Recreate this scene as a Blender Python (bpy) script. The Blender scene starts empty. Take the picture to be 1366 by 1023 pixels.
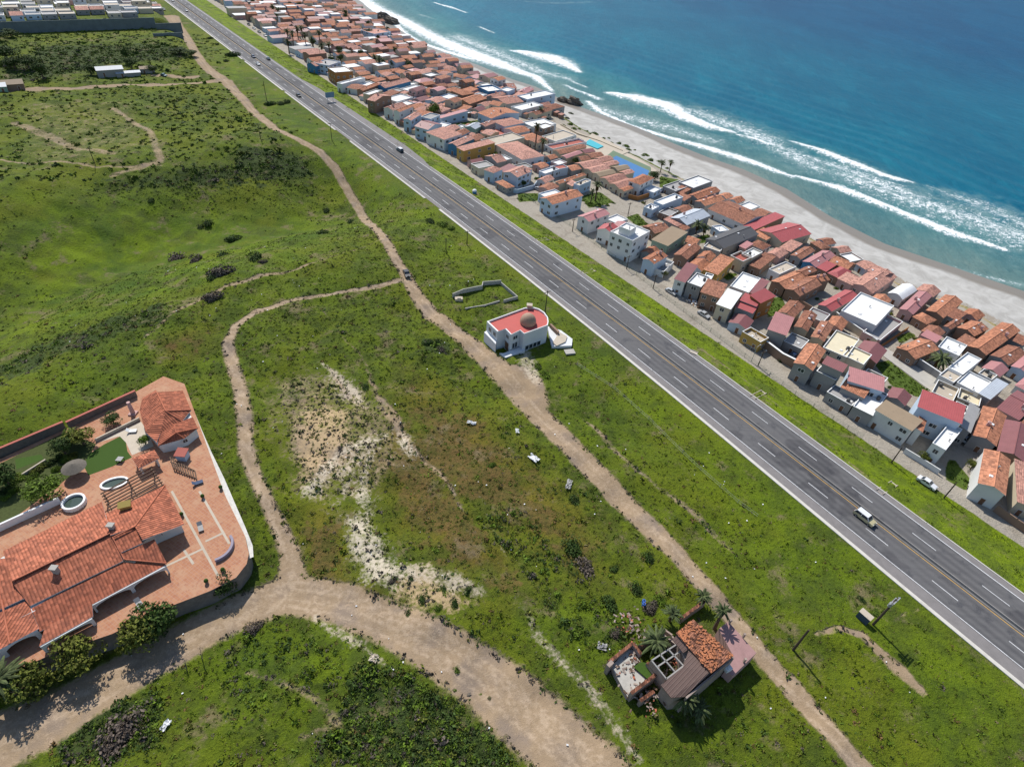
import bpy, bmesh, math, random
import numpy as np
from mathutils import Vector, Matrix
random.seed(7); RNG = np.random.default_rng(11)
SC = bpy.context.scene
COL = SC.collection
PI = math.pi

# ------------------------------------------------------------------ camera
# pinhole solved from the photograph (1366 x 1023): focal length, pitch, roll, height over the road
FOC = 785.0; CX, CY = 683.0, 511.5; NAD = (600.0, 1440.0); HCAM = 101.0
def _cd(px, py):
    return Vector(((px-CX)/FOC, -(py-CY)/FOC, -1.0)).normalized()
_up = -_cd(*NAD); _f = Vector((0, 0, -1)); _y = (_f-_up*_f.dot(_up)).normalized(); _x = _y.cross(_up)
ROT = Matrix((_x, _y, _up))                       # world = ROT @ cam
def at(px, py, z=0.0):
    d = ROT @ _cd(px, py); t = (z-HCAM)/d.z
    return Vector((d.x*t, d.y*t, z))
cam_d = bpy.data.cameras.new('camera'); cam = bpy.data.objects.new('camera', cam_d); COL.objects.link(cam)
cam_d.sensor_width = 36.0; cam_d.lens = 36.0*FOC/1366.0; cam_d.clip_end = 9000; cam_d.clip_start = 1.0
cam.matrix_world = Matrix.Translation((0, 0, HCAM)) @ ROT.to_4x4()
SC.camera = cam

# ------------------------------------------------------------------ coast frame: s along the highway, u towards the sea
D2 = np.array([.6127, -.7903]); N2 = np.array([.7903, .6127]); O2 = np.array([33., 140.])
def su(x, y): return ((x-O2[0])*D2[0]+(y-O2[1])*D2[1], (x-O2[0])*N2[0]+(y-O2[1])*N2[1])
def xy(s, u): return (O2[0]+s*D2[0]+u*N2[0], O2[1]+s*D2[1]+u*N2[1])
CS = np.array([-1500, -900, -609, -290, -200, -140, -100, -50, -10, 20, 50, 80, 110, 160, 300.])
CU = np.array([-10., -2.6, .9, 4.5, 6.1, 7.0, 7.35, 7.45, 7.15, 6.6, 5.8, 5.0, 4.3, 3.3, .6])
def cen(s): return np.interp(s, CS, CU)
def sst(x): x = np.clip(x, 0, 1); return x*x*(3-2*x)
def pu(pts, z):                                    # pixel polyline -> sorted (s, u) at a fixed height
    q = sorted(su(*at(px, py, z)[:2]) for px, py in pts)
    return np.array([a for a, b in q]), np.array([b for a, b in q])
ZSEA = -9.5
WS, WU = pu([(478, 0), (500, 18), (530, 38), (563, 59), (600, 73), (640, 88), (683, 106), (715, 116), (760, 138), (800, 152), (850, 170), (900, 192), (945, 210),
             (990, 225), (1050, 252), (1110, 290), (1180, 325), (1260, 352), (1330, 376), (1366, 388)], ZSEA)
BS, BU = pu([(470, 5), (500, 28), (518, 42), (548, 58), (590, 78), (640, 102), (680, 118), (730, 140), (775, 170), (860, 212), (920, 242), (1000, 278), (1080, 316),
             (1150, 350), (1220, 388), (1290, 408), (1366, 455)], -6.8)
WS = np.concatenate([[-3000], WS, [2000]]); WU = np.concatenate([[WU[0]+60], WU, [WU[-1]]])
BS = np.concatenate([[-3000], BS, [2000]]); BU = np.concatenate([[BU[0]+40], BU, [BU[-1]]])
_ph = RNG.uniform(0, 6.28, (12, 2)); _dr = RNG.uniform(0, 6.28, 12)
def bumps(x, y, L, seed=0):
    r = 0
    for i in range(4):
        k = (i+seed*4) % 12; f = 6.28/(L*(1, .62, .41, .27)[i])
        r = r+(1, .7, .45, .3)[i]*np.sin((x*math.cos(_dr[k])+y*math.sin(_dr[k]))*f+_ph[k, 0])*np.cos((-x*math.sin(_dr[k])+y*math.cos(_dr[k]))*f*.8+_ph[k, 1])
    return r
def pdist(x, y, P):                                # distance to a polyline, and parameter along it
    best = np.full(np.shape(x), 1e9); par = np.zeros(np.shape(x))
    for i in range(len(P)-1):
        ax, ay = P[i][:2]; bx, by = P[i+1][:2]; dx, dy = bx-ax, by-ay; l2 = dx*dx+dy*dy+1e-9
        t = np.clip(((x-ax)*dx+(y-ay)*dy)/l2, 0, 1); d = np.hypot(x-ax-t*dx, y-ay-t*dy)
        m = d < best; best = np.where(m, d, best); par = np.where(m, i+t, par)
    return best, par
RAV = [at(px, py, -6)[:2] for px, py in ((-250, 470), (-80, 420), (80, 355), (200, 315), (310, 290), (400, 275), (455, 262))]
VRD = [at(px, py, -2)[:2] for px, py in ((-140, 1010), (0, 950), (100, 905), (200, 862), (290, 822), (332, 795))]
def Z(x, y):
    s, u = su(x, y); v = u-cen(s); ub = np.interp(s, BS, BU); uw = np.interp(s, WS, WU)
    # sea side
    a = sst((v-10.5)/13.5)*-3.5
    a = np.where(u > 38, -3.5-2.8*np.clip((u-38)/np.maximum(ub-6-38, 10), 0, 1), a)
    a = np.where(u > ub-6, -6.3+(-3.2)*np.clip((u-ub+6)/(uw-ub+6), 0, 1), a)
    a = np.where(u > uw, ZSEA-.06*(u-uw), a)
    a = np.maximum(a, -30)
    # land side
    L = sst((-14-v)/22.)
    d, _ = pdist(x, y, RAV)
    b = -13.0*np.exp(-(d/33.)**2)+2.5*np.exp(-((d-62.)/22.)**2)+.55*bumps(x, y, 46.)+.22*bumps(x, y, 11., 1)
    dv, _ = pdist(x, y, VRD); b = b*(1-.6*sst((30-dv)/30.))-2.1*sst((24-dv)/17.)
    far = sst((-330-s)/110.)*sst((-20-u)/18.)
    b = b*(1-far)+far*6.0+sst((-452-s)/6.)*sst((-20-u)/18.)*5.0
    flat = sst((26-np.hypot(s+22, (u+136)))/18.)*0
    return np.where(v < -13, L*b, a)
def ground(px, py):
    z = 0.0
    for i in range(30):
        p = at(px, py, z); zn = float(Z(p.x, p.y)); z += (zn-z)*.7
    p = at(px, py, z); return Vector((p.x, p.y, float(Z(p.x, p.y))))
def G(pts): return [ground(*p) for p in pts]
def gz(p): return float(Z(p[0], p[1]))

# ------------------------------------------------------------------ node helpers
class NT:
    def __init__(s, mat):
        mat.use_nodes = True; s.t = mat.node_tree; s.t.nodes.clear()
        s.out = s.t.nodes.new('ShaderNodeOutputMaterial'); s.b = s.t.nodes.new('ShaderNodeBsdfPrincipled')
        s.t.links.new(s.b.outputs[0], s.out.inputs[0])
    def n(s, k, **kw):
        a = s.t.nodes.new(k)
        for q, w in kw.items(): setattr(a, q, w)
        return a
    def put(s, v, sock):
        if v is None: return
        if hasattr(v, 'is_output'): s.t.links.new(v, sock)
        elif isinstance(v, tuple) and len(v) == 3 and sock.type == 'RGBA': sock.default_value = (*v, 1)
        else: sock.default_value = v
    def mix(s, f, a, b, bt='MIX'):
        m = s.n('ShaderNodeMix', data_type='RGBA', blend_type=bt); m.clamp_factor = True
        s.put(f, m.inputs[0]); s.put(a, m.inputs[6]); s.put(b, m.inputs[7]); return m.outputs[2]
    def math(s, op, a, b=None, c=None, clamp=False):
        m = s.n('ShaderNodeMath', operation=op, use_clamp=clamp)
        s.put(a, m.inputs[0]); s.put(b, m.inputs[1]); s.put(c, m.inputs[2]); return m.outputs[0]
    def noise(s, scale, detail=4, rough=.55, vec=None, dist=0.0):
        m = s.n('ShaderNodeTexNoise'); m.inputs['Scale'].default_value = scale; m.inputs['Detail'].default_value = detail
        m.inputs['Roughness'].default_value = rough; m.inputs['Distortion'].default_value = dist
        s.put(vec if vec is not None else s.pos(), m.inputs['Vector']); return m.outputs[0]
    def pos(s):
        if not hasattr(s, '_p'): s._p = s.n('ShaderNodeNewGeometry').outputs['Position']
        return s._p
    def ramp(s, f, lo, hi):
        m = s.n('ShaderNodeMapRange', interpolation_type='SMOOTHSTEP'); m.clamp = True
        s.put(f, m.inputs[0]); m.inputs[1].default_value = lo; m.inputs[2].default_value = hi; return m.outputs[0]
    def attr(s, name):
        a = s.n('ShaderNodeAttribute', attribute_name=name); p = s.n('ShaderNodeSeparateColor'); s.t.links.new(a.outputs['Color'], p.inputs[0])
        return p.outputs[0], p.outputs[1], p.outputs[2], a.outputs['Alpha']
    def bump(s, h, dist, st=1.0):
        m = s.n('ShaderNodeBump'); m.inputs['Strength'].default_value = st; m.inputs['Distance'].default_value = dist
        s.put(h, m.inputs['Height']); s.t.links.new(m.outputs[0], s.b.inputs['Normal'])
    def set(s, col=None, rough=.8, metal=0.0, spec=.3):
        s.put(col, s.b.inputs['Base Color']); s.put(rough, s.b.inputs['Roughness']); s.b.inputs['Metallic'].default_value = metal
        s.b.inputs['Specular IOR Level'].default_value = spec
MATS = {}
def newmat(name): m = bpy.data.materials.new(name); MATS[name] = m; return m, NT(m)
def sc3(c, k): return tuple(min(1, x*k) for x in c)
def plain(name, c, rough=.7, var=.18, scale=1.5, metal=0.0, spec=.3, grime=0.0):
    m, t = newmat(name)
    f = t.noise(scale, 5, .6); col = t.mix(f, sc3(c, 1-var), sc3(c, 1+var))
    if grime:
        g = t.ramp(t.noise(.35, 6, .7), .48, .75); col = t.mix(t.math('MULTIPLY', g, grime), col, sc3(c, .45))
    oi = t.n('ShaderNodeObjectInfo').outputs['Random']
    col = t.mix(1.0, col, t.mix(oi, (.88, .88, .88), (1.0, 1.0, 1.0)), 'MULTIPLY')
    t.set(col, rough, metal, spec); return m
def tilemat(name, c, colw=.42, roww=.55, var=.35, bd=.07):
    m, t = newmat(name)
    uv = t.n('ShaderNodeUVMap', uv_map='UVMap').outputs[0]
    sp = t.n('ShaderNodeSeparateXYZ'); t.put(uv, sp.inputs[0]); U, V = sp.outputs[0], sp.outputs[1]
    cu = t.math('MULTIPLY', U, 1/colw); cv = t.math('MULTIPLY', V, 1/roww)
    fu = t.math('FLOOR', cu); fv = t.math('FLOOR', cv)
    cb = t.n('ShaderNodeCombineXYZ'); t.put(fu, cb.inputs[0]); t.put(fv, cb.inputs[1])
    wn = t.n('ShaderNodeTexWhiteNoise', noise_dimensions='2D'); t.put(cb.outputs[0], wn.inputs[0])
    big = t.noise(.5, 5, .65)
    a = t.mix(wn.outputs[0], sc3(c, 1-var), sc3(c, 1+var))
    a = t.mix(t.ramp(big, .42, .72), a, t.mix(.55, a, (c[0]*.45, c[1]*.5, c[2]*.6)))
    a = t.mix(t.ramp(t.noise(2.2, 3), .66, .74), a, (c[0]*1.25, c[1]*1.45, c[2]*1.7))
    oi = t.n('ShaderNodeObjectInfo').outputs['Random']
    a = t.mix(1.0, a, t.mix(oi, (.82, .78, .78), (1.08, 1.1, 1.12)), 'MULTIPLY')
    fx = t.math('SUBTRACT', t.math('FRACT', cu), .5); hx = t.math('SUBTRACT', 1.0, t.math('MULTIPLY', t.math('MULTIPLY', fx, fx), 4.0))
    hy = t.math('FRACT', cv)
    t.bump(t.math('ADD', hx, t.math('MULTIPLY', hy, .35)), bd, .85)
    t.set(a, .85, 0, .2); return m
def metalroof(name, c):
    m, t = newmat(name)
    uv = t.n('ShaderNodeUVMap', uv_map='UVMap').outputs[0]
    sp = t.n('ShaderNodeSeparateXYZ'); t.put(uv, sp.inputs[0])
    fx = t.math('FRACT', t.math('MULTIPLY', sp.outputs[0], 1/.5)); rib = t.ramp(t.math('ABSOLUTE', t.math('SUBTRACT', fx, .5)), .36, .46)
    a = t.mix(t.noise(.6, 6, .7), sc3(c, .72), sc3(c, 1.2)); a = t.mix(t.math('MULTIPLY', rib, .35), a, sc3(c, .6))
    oi = t.n('ShaderNodeObjectInfo').outputs['Random']; a = t.mix(1.0, a, t.mix(oi, (.86, .86, .86), (1.06, 1.06, 1.06)), 'MULTIPLY')
    t.bump(rib, .05, .7); t.set(a, .55, 0, .35); return m
def flatroof(name, c):
    m, t = newmat(name)
    a = t.mix(t.noise(.45, 6, .65), sc3(c, .8), sc3(c, 1.1)); a = t.mix(t.ramp(t.noise(1.1, 5, .7), .56, .78), a, sc3(c, .62))
    oi = t.n('ShaderNodeObjectInfo').outputs['Random']; a = t.mix(1.0, a, t.mix(oi, (.88, .88, .88), (1.02, 1.02, 1.02)), 'MULTIPLY')
    t.set(a, .75, 0, .25); return m

# ------------------------------------------------------------------ object helpers
def tag(o, label=None, cat=None, group=None, kind=None):
    if label: o['label'] = label
    if cat: o['category'] = cat
    if group: o['group'] = group
    if kind: o['kind'] = kind
    return o
def empty(name, loc, rz=0.0, label=None, cat=None, group=None):
    o = bpy.data.objects.new(name, None); COL.objects.link(o); o.location = loc; o.rotation_euler = (0, 0, rz); o.empty_display_size = .3
    return tag(o, label, cat, group)
def meshobj(name, verts, faces, mats, parent=None, midx=None, uvs=None, smooth=False, loc=None):
    me = bpy.data.meshes.new(name); me.from_pydata([tuple(v) for v in verts], [], faces)
    for m in (mats if isinstance(mats, (list, tuple)) else [mats]): me.materials.append(m)
    if midx is not None: me.polygons.foreach_set('material_index', midx)
    if uvs is not None:
        l = me.uv_layers.new(name='UVMap'); l.data.foreach_set('uv', [c for uv in uvs for c in uv])
    if smooth: me.polygons.foreach_set('use_smooth', [True]*len(me.polygons))
    me.update()
    o = bpy.data.objects.new(name, me); COL.objects.link(o)
    if parent: o.parent = parent
    if loc is not None: o.location = loc
    return o
def inst(me, name, parent=None, loc=(0, 0, 0), rz=0.0, scale=(1, 1, 1)):
    o = bpy.data.objects.new(name, me); COL.objects.link(o); o.location = loc; o.rotation_euler = (0, 0, rz); o.scale = scale
    if parent: o.parent = parent
    return o
class MB:                                          # mesh collector
    def __init__(s): s.v = []; s.f = []; s.m = []; s.u = []
    def quad(s, pts, m=0, uv=None):
        i = len(s.v); s.v += [Vector(p) for p in pts]; s.f.append(tuple(range(i, i+len(pts)))); s.m.append(m)
        s.u += uv if uv else [(0, 0)]*len(pts)
    def box(s, x0, x1, y0, y1, z0, z1, m=0, M=None, bottom=True, top=True):
        p = [Vector(c) for c in ((x0, y0, z0), (x1, y0, z0), (x1, y1, z0), (x0, y1, z0), (x0, y0, z1), (x1, y0, z1), (x1, y1, z1), (x0, y1, z1))]
        if M is not None: p = [M @ q for q in p]
        for a in ((0, 1, 5, 4), (1, 2, 6, 5), (2, 3, 7, 6), (3, 0, 4, 7))+(((4, 5, 6, 7),) if top else ())+(((3, 2, 1, 0),) if bottom else ()):
            e = (p[a[1]]-p[a[0]]).length; g = (p[a[3]]-p[a[0]]).length
            s.quad([p[k] for k in a], m, [(0, 0), (e, 0), (e, g), (0, g)])
    def beam(s, a, b, w, h=None, m=0):             # bar from a to b
        a = Vector(a); b = Vector(b); h = h or w; d = b-a; L = d.length
        if L < 1e-6: return
        d /= L; up = Vector((0, 0, 1)) if abs(d.z) < .95 else Vector((1, 0, 0)); sx = d.cross(up).normalized(); uy = sx.cross(d)
        c = [a+sx*(w/2*i)+uy*(h/2*j) for i, j in ((-1, -1), (1, -1), (1, 1), (-1, 1))]; e = [q+d*L for q in c]
        for k in range(4): s.quad([c[k], c[(k+1) % 4], e[(k+1) % 4], e[k]], m)
        s.quad(c[::-1], m); s.quad(e, m)
    def tube(s, pts, rad, n=6, m=0, cap=True):
        rings = []
        for i, p in enumerate(pts):
            p = Vector(p); a = Vector(pts[max(0, i-1)]); b = Vector(pts[min(len(pts)-1, i+1)]); d = (b-a).normalized()
            up = Vector((0, 0, 1)) if abs(d.z) < .9 else Vector((1, 0, 0)); sx = d.cross(up).normalized(); uy = sx.cross(d)
            r = rad[i] if isinstance(rad, (list, tuple)) else rad
            rings.append([p+(sx*math.cos(k*2*PI/n)+uy*math.sin(k*2*PI/n))*r for k in range(n)])
        for i in range(len(rings)-1):
            for k in range(n): s.quad([rings[i][k], rings[i][(k+1) % n], rings[i+1][(k+1) % n], rings[i+1][k]], m)
        if cap: s.quad(rings[-1], m); s.quad(rings[0][::-1], m)
    def prism(s, poly, z0, z1, m=0, mtop=None, bottom=True):   # poly: list of (x, y); z1 may be a list
        n = len(poly); A = sum(poly[i][0]*poly[(i+1) % n][1]-poly[(i+1) % n][0]*poly[i][1] for i in range(n))
        if A < 0: poly = poly[::-1]; z1 = z1[::-1] if isinstance(z1, list) else z1
        zt = z1 if isinstance(z1, list) else [z1]*n
        for i in range(n):
            j = (i+1) % n; a, b = poly[i], poly[j]
            s.quad([(a[0], a[1], z0), (b[0], b[1], z0), (b[0], b[1], zt[j]), (a[0], a[1], zt[i])], m)
        s.quad([(p[0], p[1], zt[i]) for i, p in enumerate(poly)], m if mtop is None else mtop, [(p[0], p[1]) for p in poly])
        if bottom: s.quad([(p[0], p[1], z0) for p in poly][::-1], m)
    def dome(s, c, rx, rz, n=20, k=8, m=0, lo=0.0):
        R = []
        for i in range(k+1):
            a = lo+(PI/2-lo)*i/k; R.append([(c[0]+rx*math.cos(a)*math.cos(j*2*PI/n), c[1]+rx*math.cos(a)*math.sin(j*2*PI/n), c[2]+rz*math.sin(a)) for j in range(n)])
        for i in range(k):
            for j in range(n):
                q = [R[i][j], R[i][(j+1) % n], R[i+1][(j+1) % n], R[i+1][j]]
                s.quad(q[:3] if i == k-1 else q, m)
    def obj(s, name, mats, parent=None, smooth=False, loc=None):
        return meshobj(name, s.v, s.f, mats, parent, s.m, s.u, smooth, loc)
def rel(pts, o): return [Vector(p)-Vector(o) for p in pts]
# ------------------------------------------------------------------ light
SUN_AZ = Vector((-.467, .884)); SUN_EL = math.radians(48)
w = bpy.data.worlds.new('World'); SC.world = w; w.use_nodes = True
wt = w.node_tree; bg = wt.nodes['Background']; sky = wt.nodes.new('ShaderNodeTexSky'); sky.sky_type = 'NISHITA'; sky.sun_disc = False
sky.sun_elevation = SUN_EL; sky.sun_rotation = math.atan2(SUN_AZ.x, SUN_AZ.y); sky.dust_density = .6; sky.ozone_density = 2.0
wt.links.new(sky.outputs[0], bg.inputs[0]); bg.inputs[1].default_value = .105
sl = bpy.data.lights.new('sun', 'SUN'); sl.energy = 4.1; sl.angle = math.radians(.5); sl.color = (1, .955, .88)
so = bpy.data.objects.new('sun', sl); COL.objects.link(so)
so.rotation_euler = Vector((-SUN_AZ.x*math.cos(SUN_EL), -SUN_AZ.y*math.cos(SUN_EL), -math.sin(SUN_EL))).to_track_quat('-Z', 'Y').to_euler()
SC.view_settings.view_transform = 'Standard'; SC.view_settings.look = 'None'; SC.view_settings.exposure = 0.38; SC.view_settings.gamma = 1.0
SC.cycles.max_bounces = 4; SC.cycles.diffuse_bounces = 2; SC.cycles.glossy_bounces = 2; SC.cycles.transmission_bounces = 2; SC.cycles.transparent_max_bounces = 4
SC.cycles.use_denoising = True

# ------------------------------------------------------------------ masks of what covers the ground
TR = []   # (world polyline, half widths, channel, strength)
def track(pts, hw, ch, st=1.0):
    P = G(pts); hw = hw if isinstance(hw, list) else [hw]*len(P); TR.append((P, hw, ch, st))
MAIN = [(228, 22), (236, 36), (248, 50), (258, 66), (268, 82), (283, 97), (303, 110), (322, 130), (345, 155), (372, 175), (400, 187), (425, 201), (447, 224), (462, 250), (480, 280),
        (505, 310), (525, 340), (541, 366), (553, 390), (575, 420), (610, 445), (645, 473), (680, 505), (708, 540), (735, 570), (775, 610), (815, 652), (860, 697), (900, 735), (940, 780),
        (975, 822), (1010, 867), (1050, 912), (1090, 957), (1130, 1002), (1160, 1036)]
track(MAIN, [6, 4.5, 3.6, 3.2, 3.0, 3.4, 3.4, 2.6, 2.2, 2.0, 1.9, 1.8, 1.7, 1.6, 1.6, 1.6, 1.7, 2.0, 2.3, 2.6, 3.0, 3.4, 3.8, 3.5, 3.2, 3.0, 2.9, 2.6, 2.4, 2.1, 1.9, 1.8, 1.8, 1.8, 1.8, 1.8], 'dirt')
track([(534, 374), (505, 382), (470, 387), (430, 394), (380, 403), (340, 416), (315, 434), (304, 460), (311, 490), (321, 520), (326, 560), (328, 600), (340, 635), (355, 667), (372, 700), (386, 735), (390, 765), (385, 792)],
      [1.2, 1.0, .8, .8, .9, 1.1, 1.4, 1.7, 1.8, 1.9, 2.0, 1.9, 1.6, 1.6, 1.7, 2.1, 2.8, 3.6], 'dirt', .92)
track([(-60, 1015), (0, 990), (60, 962), (130, 922), (200, 880), (260, 847), (320, 815), (385, 792), (450, 803), (520, 832), (580, 862), (640, 902), (690, 942), (740, 985), (800, 1040)],
      [5, 5, 4.6, 4.2, 3.9, 3.8, 3.6, 4.2, 3.9, 4.0, 4.6, 5.2, 5.6, 5.6, 5.6], 'dirt')
track([(-40, 128), (60, 119), (130, 116), (200, 114), (286, 108)], 2.6, 'dirt')
track([(560, 880), (640, 925), (700, 980), (760, 1040)], [1.5, 3.0, 3.2, 3], 'dirt', .62)
track([(1088, 846), (1118, 837), (1150, 846), (1172, 868), (1200, 893), (1230, 922)], [.5, .6, .9, 1.1, 1.5, .8], 'dirt', .9)
track([(1150, 795), (1185, 829), (1205, 820), (1226, 812)], .35, 'dirt', .8)
track([(415, 398), (440, 425), (462, 455), (486, 478), (497, 512), (512, 545), (534, 575), (548, 600)], [.2, .3, .3, .4, .6, .8, 1.0, .6], 'dirt', .85)
track([(478, 470), (495, 500), (505, 525), (530, 555), (545, 590), (600, 645), (617, 682)], [.3, .4, .5, .8, .8, .8, .5], 'dirt', .75)
track([(335, 475), (365, 460), (400, 440)], .35, 'dirt', .7)
track([(440, 490), (455, 515), (475, 540)], [.6, 1.0, .5], 'dirt', .8)
track([(-40, 214), (60, 217), (130, 223), (215, 221)], 1.5, 'dirt', .6)
track([(180, 460), (240, 412), (300, 382), (345, 368), (420, 350), (520, 314)], [.3, 1.0, 1.0, 1.2, .7, .5], 'dirt', .75)
track([(768, 552), (800, 577), (830, 610), (880, 652), (930, 688), (988, 745)], [.4, 1.3, 1.0, .9, 1.3, .6], 'dirt', .62)
track([(690, 795), (715, 845), (745, 878), (772, 905), (805, 945), (850, 1010)], [.5, 1.1, 1.3, 1.2, 1.2, 1.0], 'pale', .60)
track([(640, 660), (655, 700), (675, 745)], [.3, .5, .4], 'pale', .6)
track([(700, 470), (705, 492), (715, 508)], [2.5, 3.2, 2.2], 'pale', .62)
track([(150, 145), (200, 175), (215, 215), (150, 235)], [2, 2.6, 2.5, 2], 'dirt', .58)
track([(20, 165), (60, 180), (110, 200), (150, 205)], [3, 4, 3, 3], 'dirt', .55)
track([(410, 815), (440, 840), (480, 858), (510, 885)], [.5, .9, 1.2, .8], 'pale', .6)
track([(330, 895), (420, 930), (450, 965), (400, 985)], [1, 1.2, 1.6, 1], 'dirt', .55)
track([(205, 100), (235, 103), (262, 103)], [2.4, 3, 2.5], 'dirt', .85)
track([(880, 300), (980, 380), (1060, 440), (1160, 540), (1250, 600)], .1, 'dirt', 0)
PO = []   # polygons: (world polygon, soft metres, channel, strength)
def patch(pts, soft, ch, st=1.0): PO.append((G(pts), soft, ch, st))
patch([(335, 490), (420, 480), (500, 500), (560, 560), (570, 620), (520, 680), (470, 690), (420, 700), (380, 690), (345, 600)], 8, 'dirt', .50)
patch([(470, 700), (560, 730), (650, 780), (640, 830), (560, 800), (500, 760)], 6, 'dirt', .42)
patch([(740, 840), (800, 880), (860, 990), (800, 1010), (760, 930)], 5, 'dirt', .48)
patch([(0, 130), (200, 130), (230, 200), (120, 230), (0, 230)], 12, 'dirt', .42)
patch([(560, 870), (640, 920), (720, 990), (700, 1023), (620, 950), (540, 890)], 3, 'dirt', .58)
patch([(400, 690), (470, 690), (440, 730), (470, 790), (540, 820), (420, 800)], 5, 'dry', .8)
patch([(500, 600), (560, 600), (640, 700), (700, 780), (620, 770), (540, 700)], 7, 'dry', .8)
patch([(375, 545), (430, 555), (480, 572), (500, 612), (455, 640), (425, 668), (398, 650), (372, 600)], 5, 'dirt', .66)
patch([(335, 520), (380, 520), (400, 600), (430, 690), (390, 660), (350, 600)], 5, 'dirt', .52)
patch([(398, 548), (440, 540), (468, 547), (468, 590), (430, 630), (404, 660), (392, 610)], 4, 'tan', .72)
track([(412, 655), (432, 628), (457, 601), (480, 592), (500, 588), (515, 580)], [2.2, 1.8, 1.8, 2.2, 2, 1.2], 'white', .60)
track([(500, 590), (492, 618), (482, 645), (489, 690), (478, 710), (500, 745), (525, 775)], [1.2, 1.2, 1.5, 2.2, 3.4, 3.6, 2.5], 'white', .58)
track([(424, 480), (446, 498), (470, 520), (484, 536)], [.5, 1.2, 1.6, .6], 'pale', .72)
track([(520, 765), (560, 762), (600, 775), (640, 790)], [2, 2.5, 2.5, 1.5], 'pale', .6)
patch([(430, 490), (480, 500), (500, 545), (470, 550), (430, 530)], 4, 'pale', .5)
patch([(430, 620), (480, 580), (520, 590), (500, 630), (470, 670), (440, 690)], 4, 'pale', .5)
patch([(455, 690), (480, 682), (500, 700), (530, 745), (548, 768), (520, 785), (490, 778), (465, 742)], 2.5, 'white', .70)
patch([(470, 650), (490, 640), (510, 680), (500, 705), (478, 690)], 3, 'white', .58)
patch([(525, 570), (545, 575), (562, 610), (545, 615), (530, 595)], 2, 'white', .66)
patch([(410, 640), (440, 628), (450, 640), (425, 672)], 3, 'white', .55)
patch([(520, 765), (570, 745), (610, 785), (640, 800), (600, 822), (560, 818), (515, 802)], 3, 'tan', .68)
patch([(540, 500), (640, 560), (720, 640), (800, 720), (790, 770), (700, 720), (600, 660), (520, 640), (500, 600), (545, 560)], 8, 'dry', .72)
patch([(605, 635), (650, 640), (660, 665), (625, 670)], 2, 'dry', 1.0)
patch([(400, 700), (460, 770), (520, 810), (440, 800), (410, 760)], 5, 'dry', .75)
patch([(215, 455), (280, 440), (290, 465), (220, 475)], 5, 'dry', .75)
patch([(560, 450), (600, 455), (602, 475), (565, 470)], 2, 'dark', .8)
patch([(320, 195), (400, 205), (420, 235), (350, 245), (310, 225)], 6, 'dark', .9)
patch([(120, 235), (330, 205), (420, 250), (300, 262), (150, 262)], 10, 'dark', .6)
patch([(-60, 500), (60, 450), (150, 420), (230, 400), (240, 425), (120, 470), (-40, 540)], 6, 'dark', .6)
patch([(0, 85), (60, 60), (230, 58), (260, 78), (150, 88), (60, 108), (0, 112)], 10, 'dark', .75)
patch([(150, 120), (280, 120), (300, 160), (200, 165)], 8, 'dark', .4)
patch([(0, 250), (200, 265), (400, 280), (480, 300), (420, 345), (300, 380), (120, 430), (0, 460)], 12, 'lush', .75)
patch([(630, 448), (652, 470), (668, 486), (700, 488), (724, 505), (735, 545), (712, 545), (680, 508), (640, 475)], 1.5, 'dirt', .9)
patch([(560, 300), (640, 340), (640, 360), (560, 330), (520, 280)], 6, 'lush', .6)
patch([(640, 690), (700, 670), (760, 720), (850, 800), (830, 870), (760, 850), (700, 760)], 8, 'lush', .65)
patch([(300, 860), (360, 835), (440, 860), (480, 900), (400, 930), (330, 940), (280, 900)], 5, 'lush', .6)
patch([(480, 890), (560, 900), (640, 950), (700, 1020), (560, 1040), (420, 1010)], 5, 'dark', .8)
patch([(60, 960), (150, 930), (210, 920), (220, 1000), (80, 1030)], 3, 'dark', .75)
patch([(980, 760), (1120, 800), (1300, 960), (1366, 1023), (1180, 1023), (1050, 860)], 12, 'lush', .35)
patch([(600, 320), (660, 330), (860, 480), (1060, 640), (1290, 830), (1400, 930), (1400, 1060), (1250, 1060), (1120, 880), (960, 720), (800, 560), (700, 480)], 14, 'lush', .5)
patch([(0, 480), (200, 440), (480, 340), (520, 370), (330, 410), (290, 480), (310, 560), (250, 500), (120, 540), (0, 590)], 10, 'lush', .45)
patch([(300, 60), (420, 150), (600, 290), (560, 300), (400, 190), (290, 95)], 8, 'lush', .6)
patch([(700, 520), (740, 510), (800, 560), (880, 640), (1000, 760), (960, 770), (860, 670), (760, 570)], 8, 'lush', .3)
patch([(1180, 505), (1235, 530), (1200, 520), (1160, 480)], 2, 'lush', .0)
track([(905, 238), (960, 266), (1000, 284), (1080, 322), (1150, 354), (1220, 388), (1290, 412), (1366, 452)], [2, 3, 4, 6, 7, 6, 6, 6], 'tan', .62)
track([(510, 152), (600, 228), (690, 292), (820, 378), (900, 440), (1000, 512), (1100, 590), (1200, 672), (1300, 750)], .9, 'dirt', .55)
track([(575, 195), (600, 212), (640, 240)], 2.0, 'dirt', .5)
def GP(ch, *polys):
    for p in polys: patch(p, 1.2, ch, 1.0)
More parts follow.
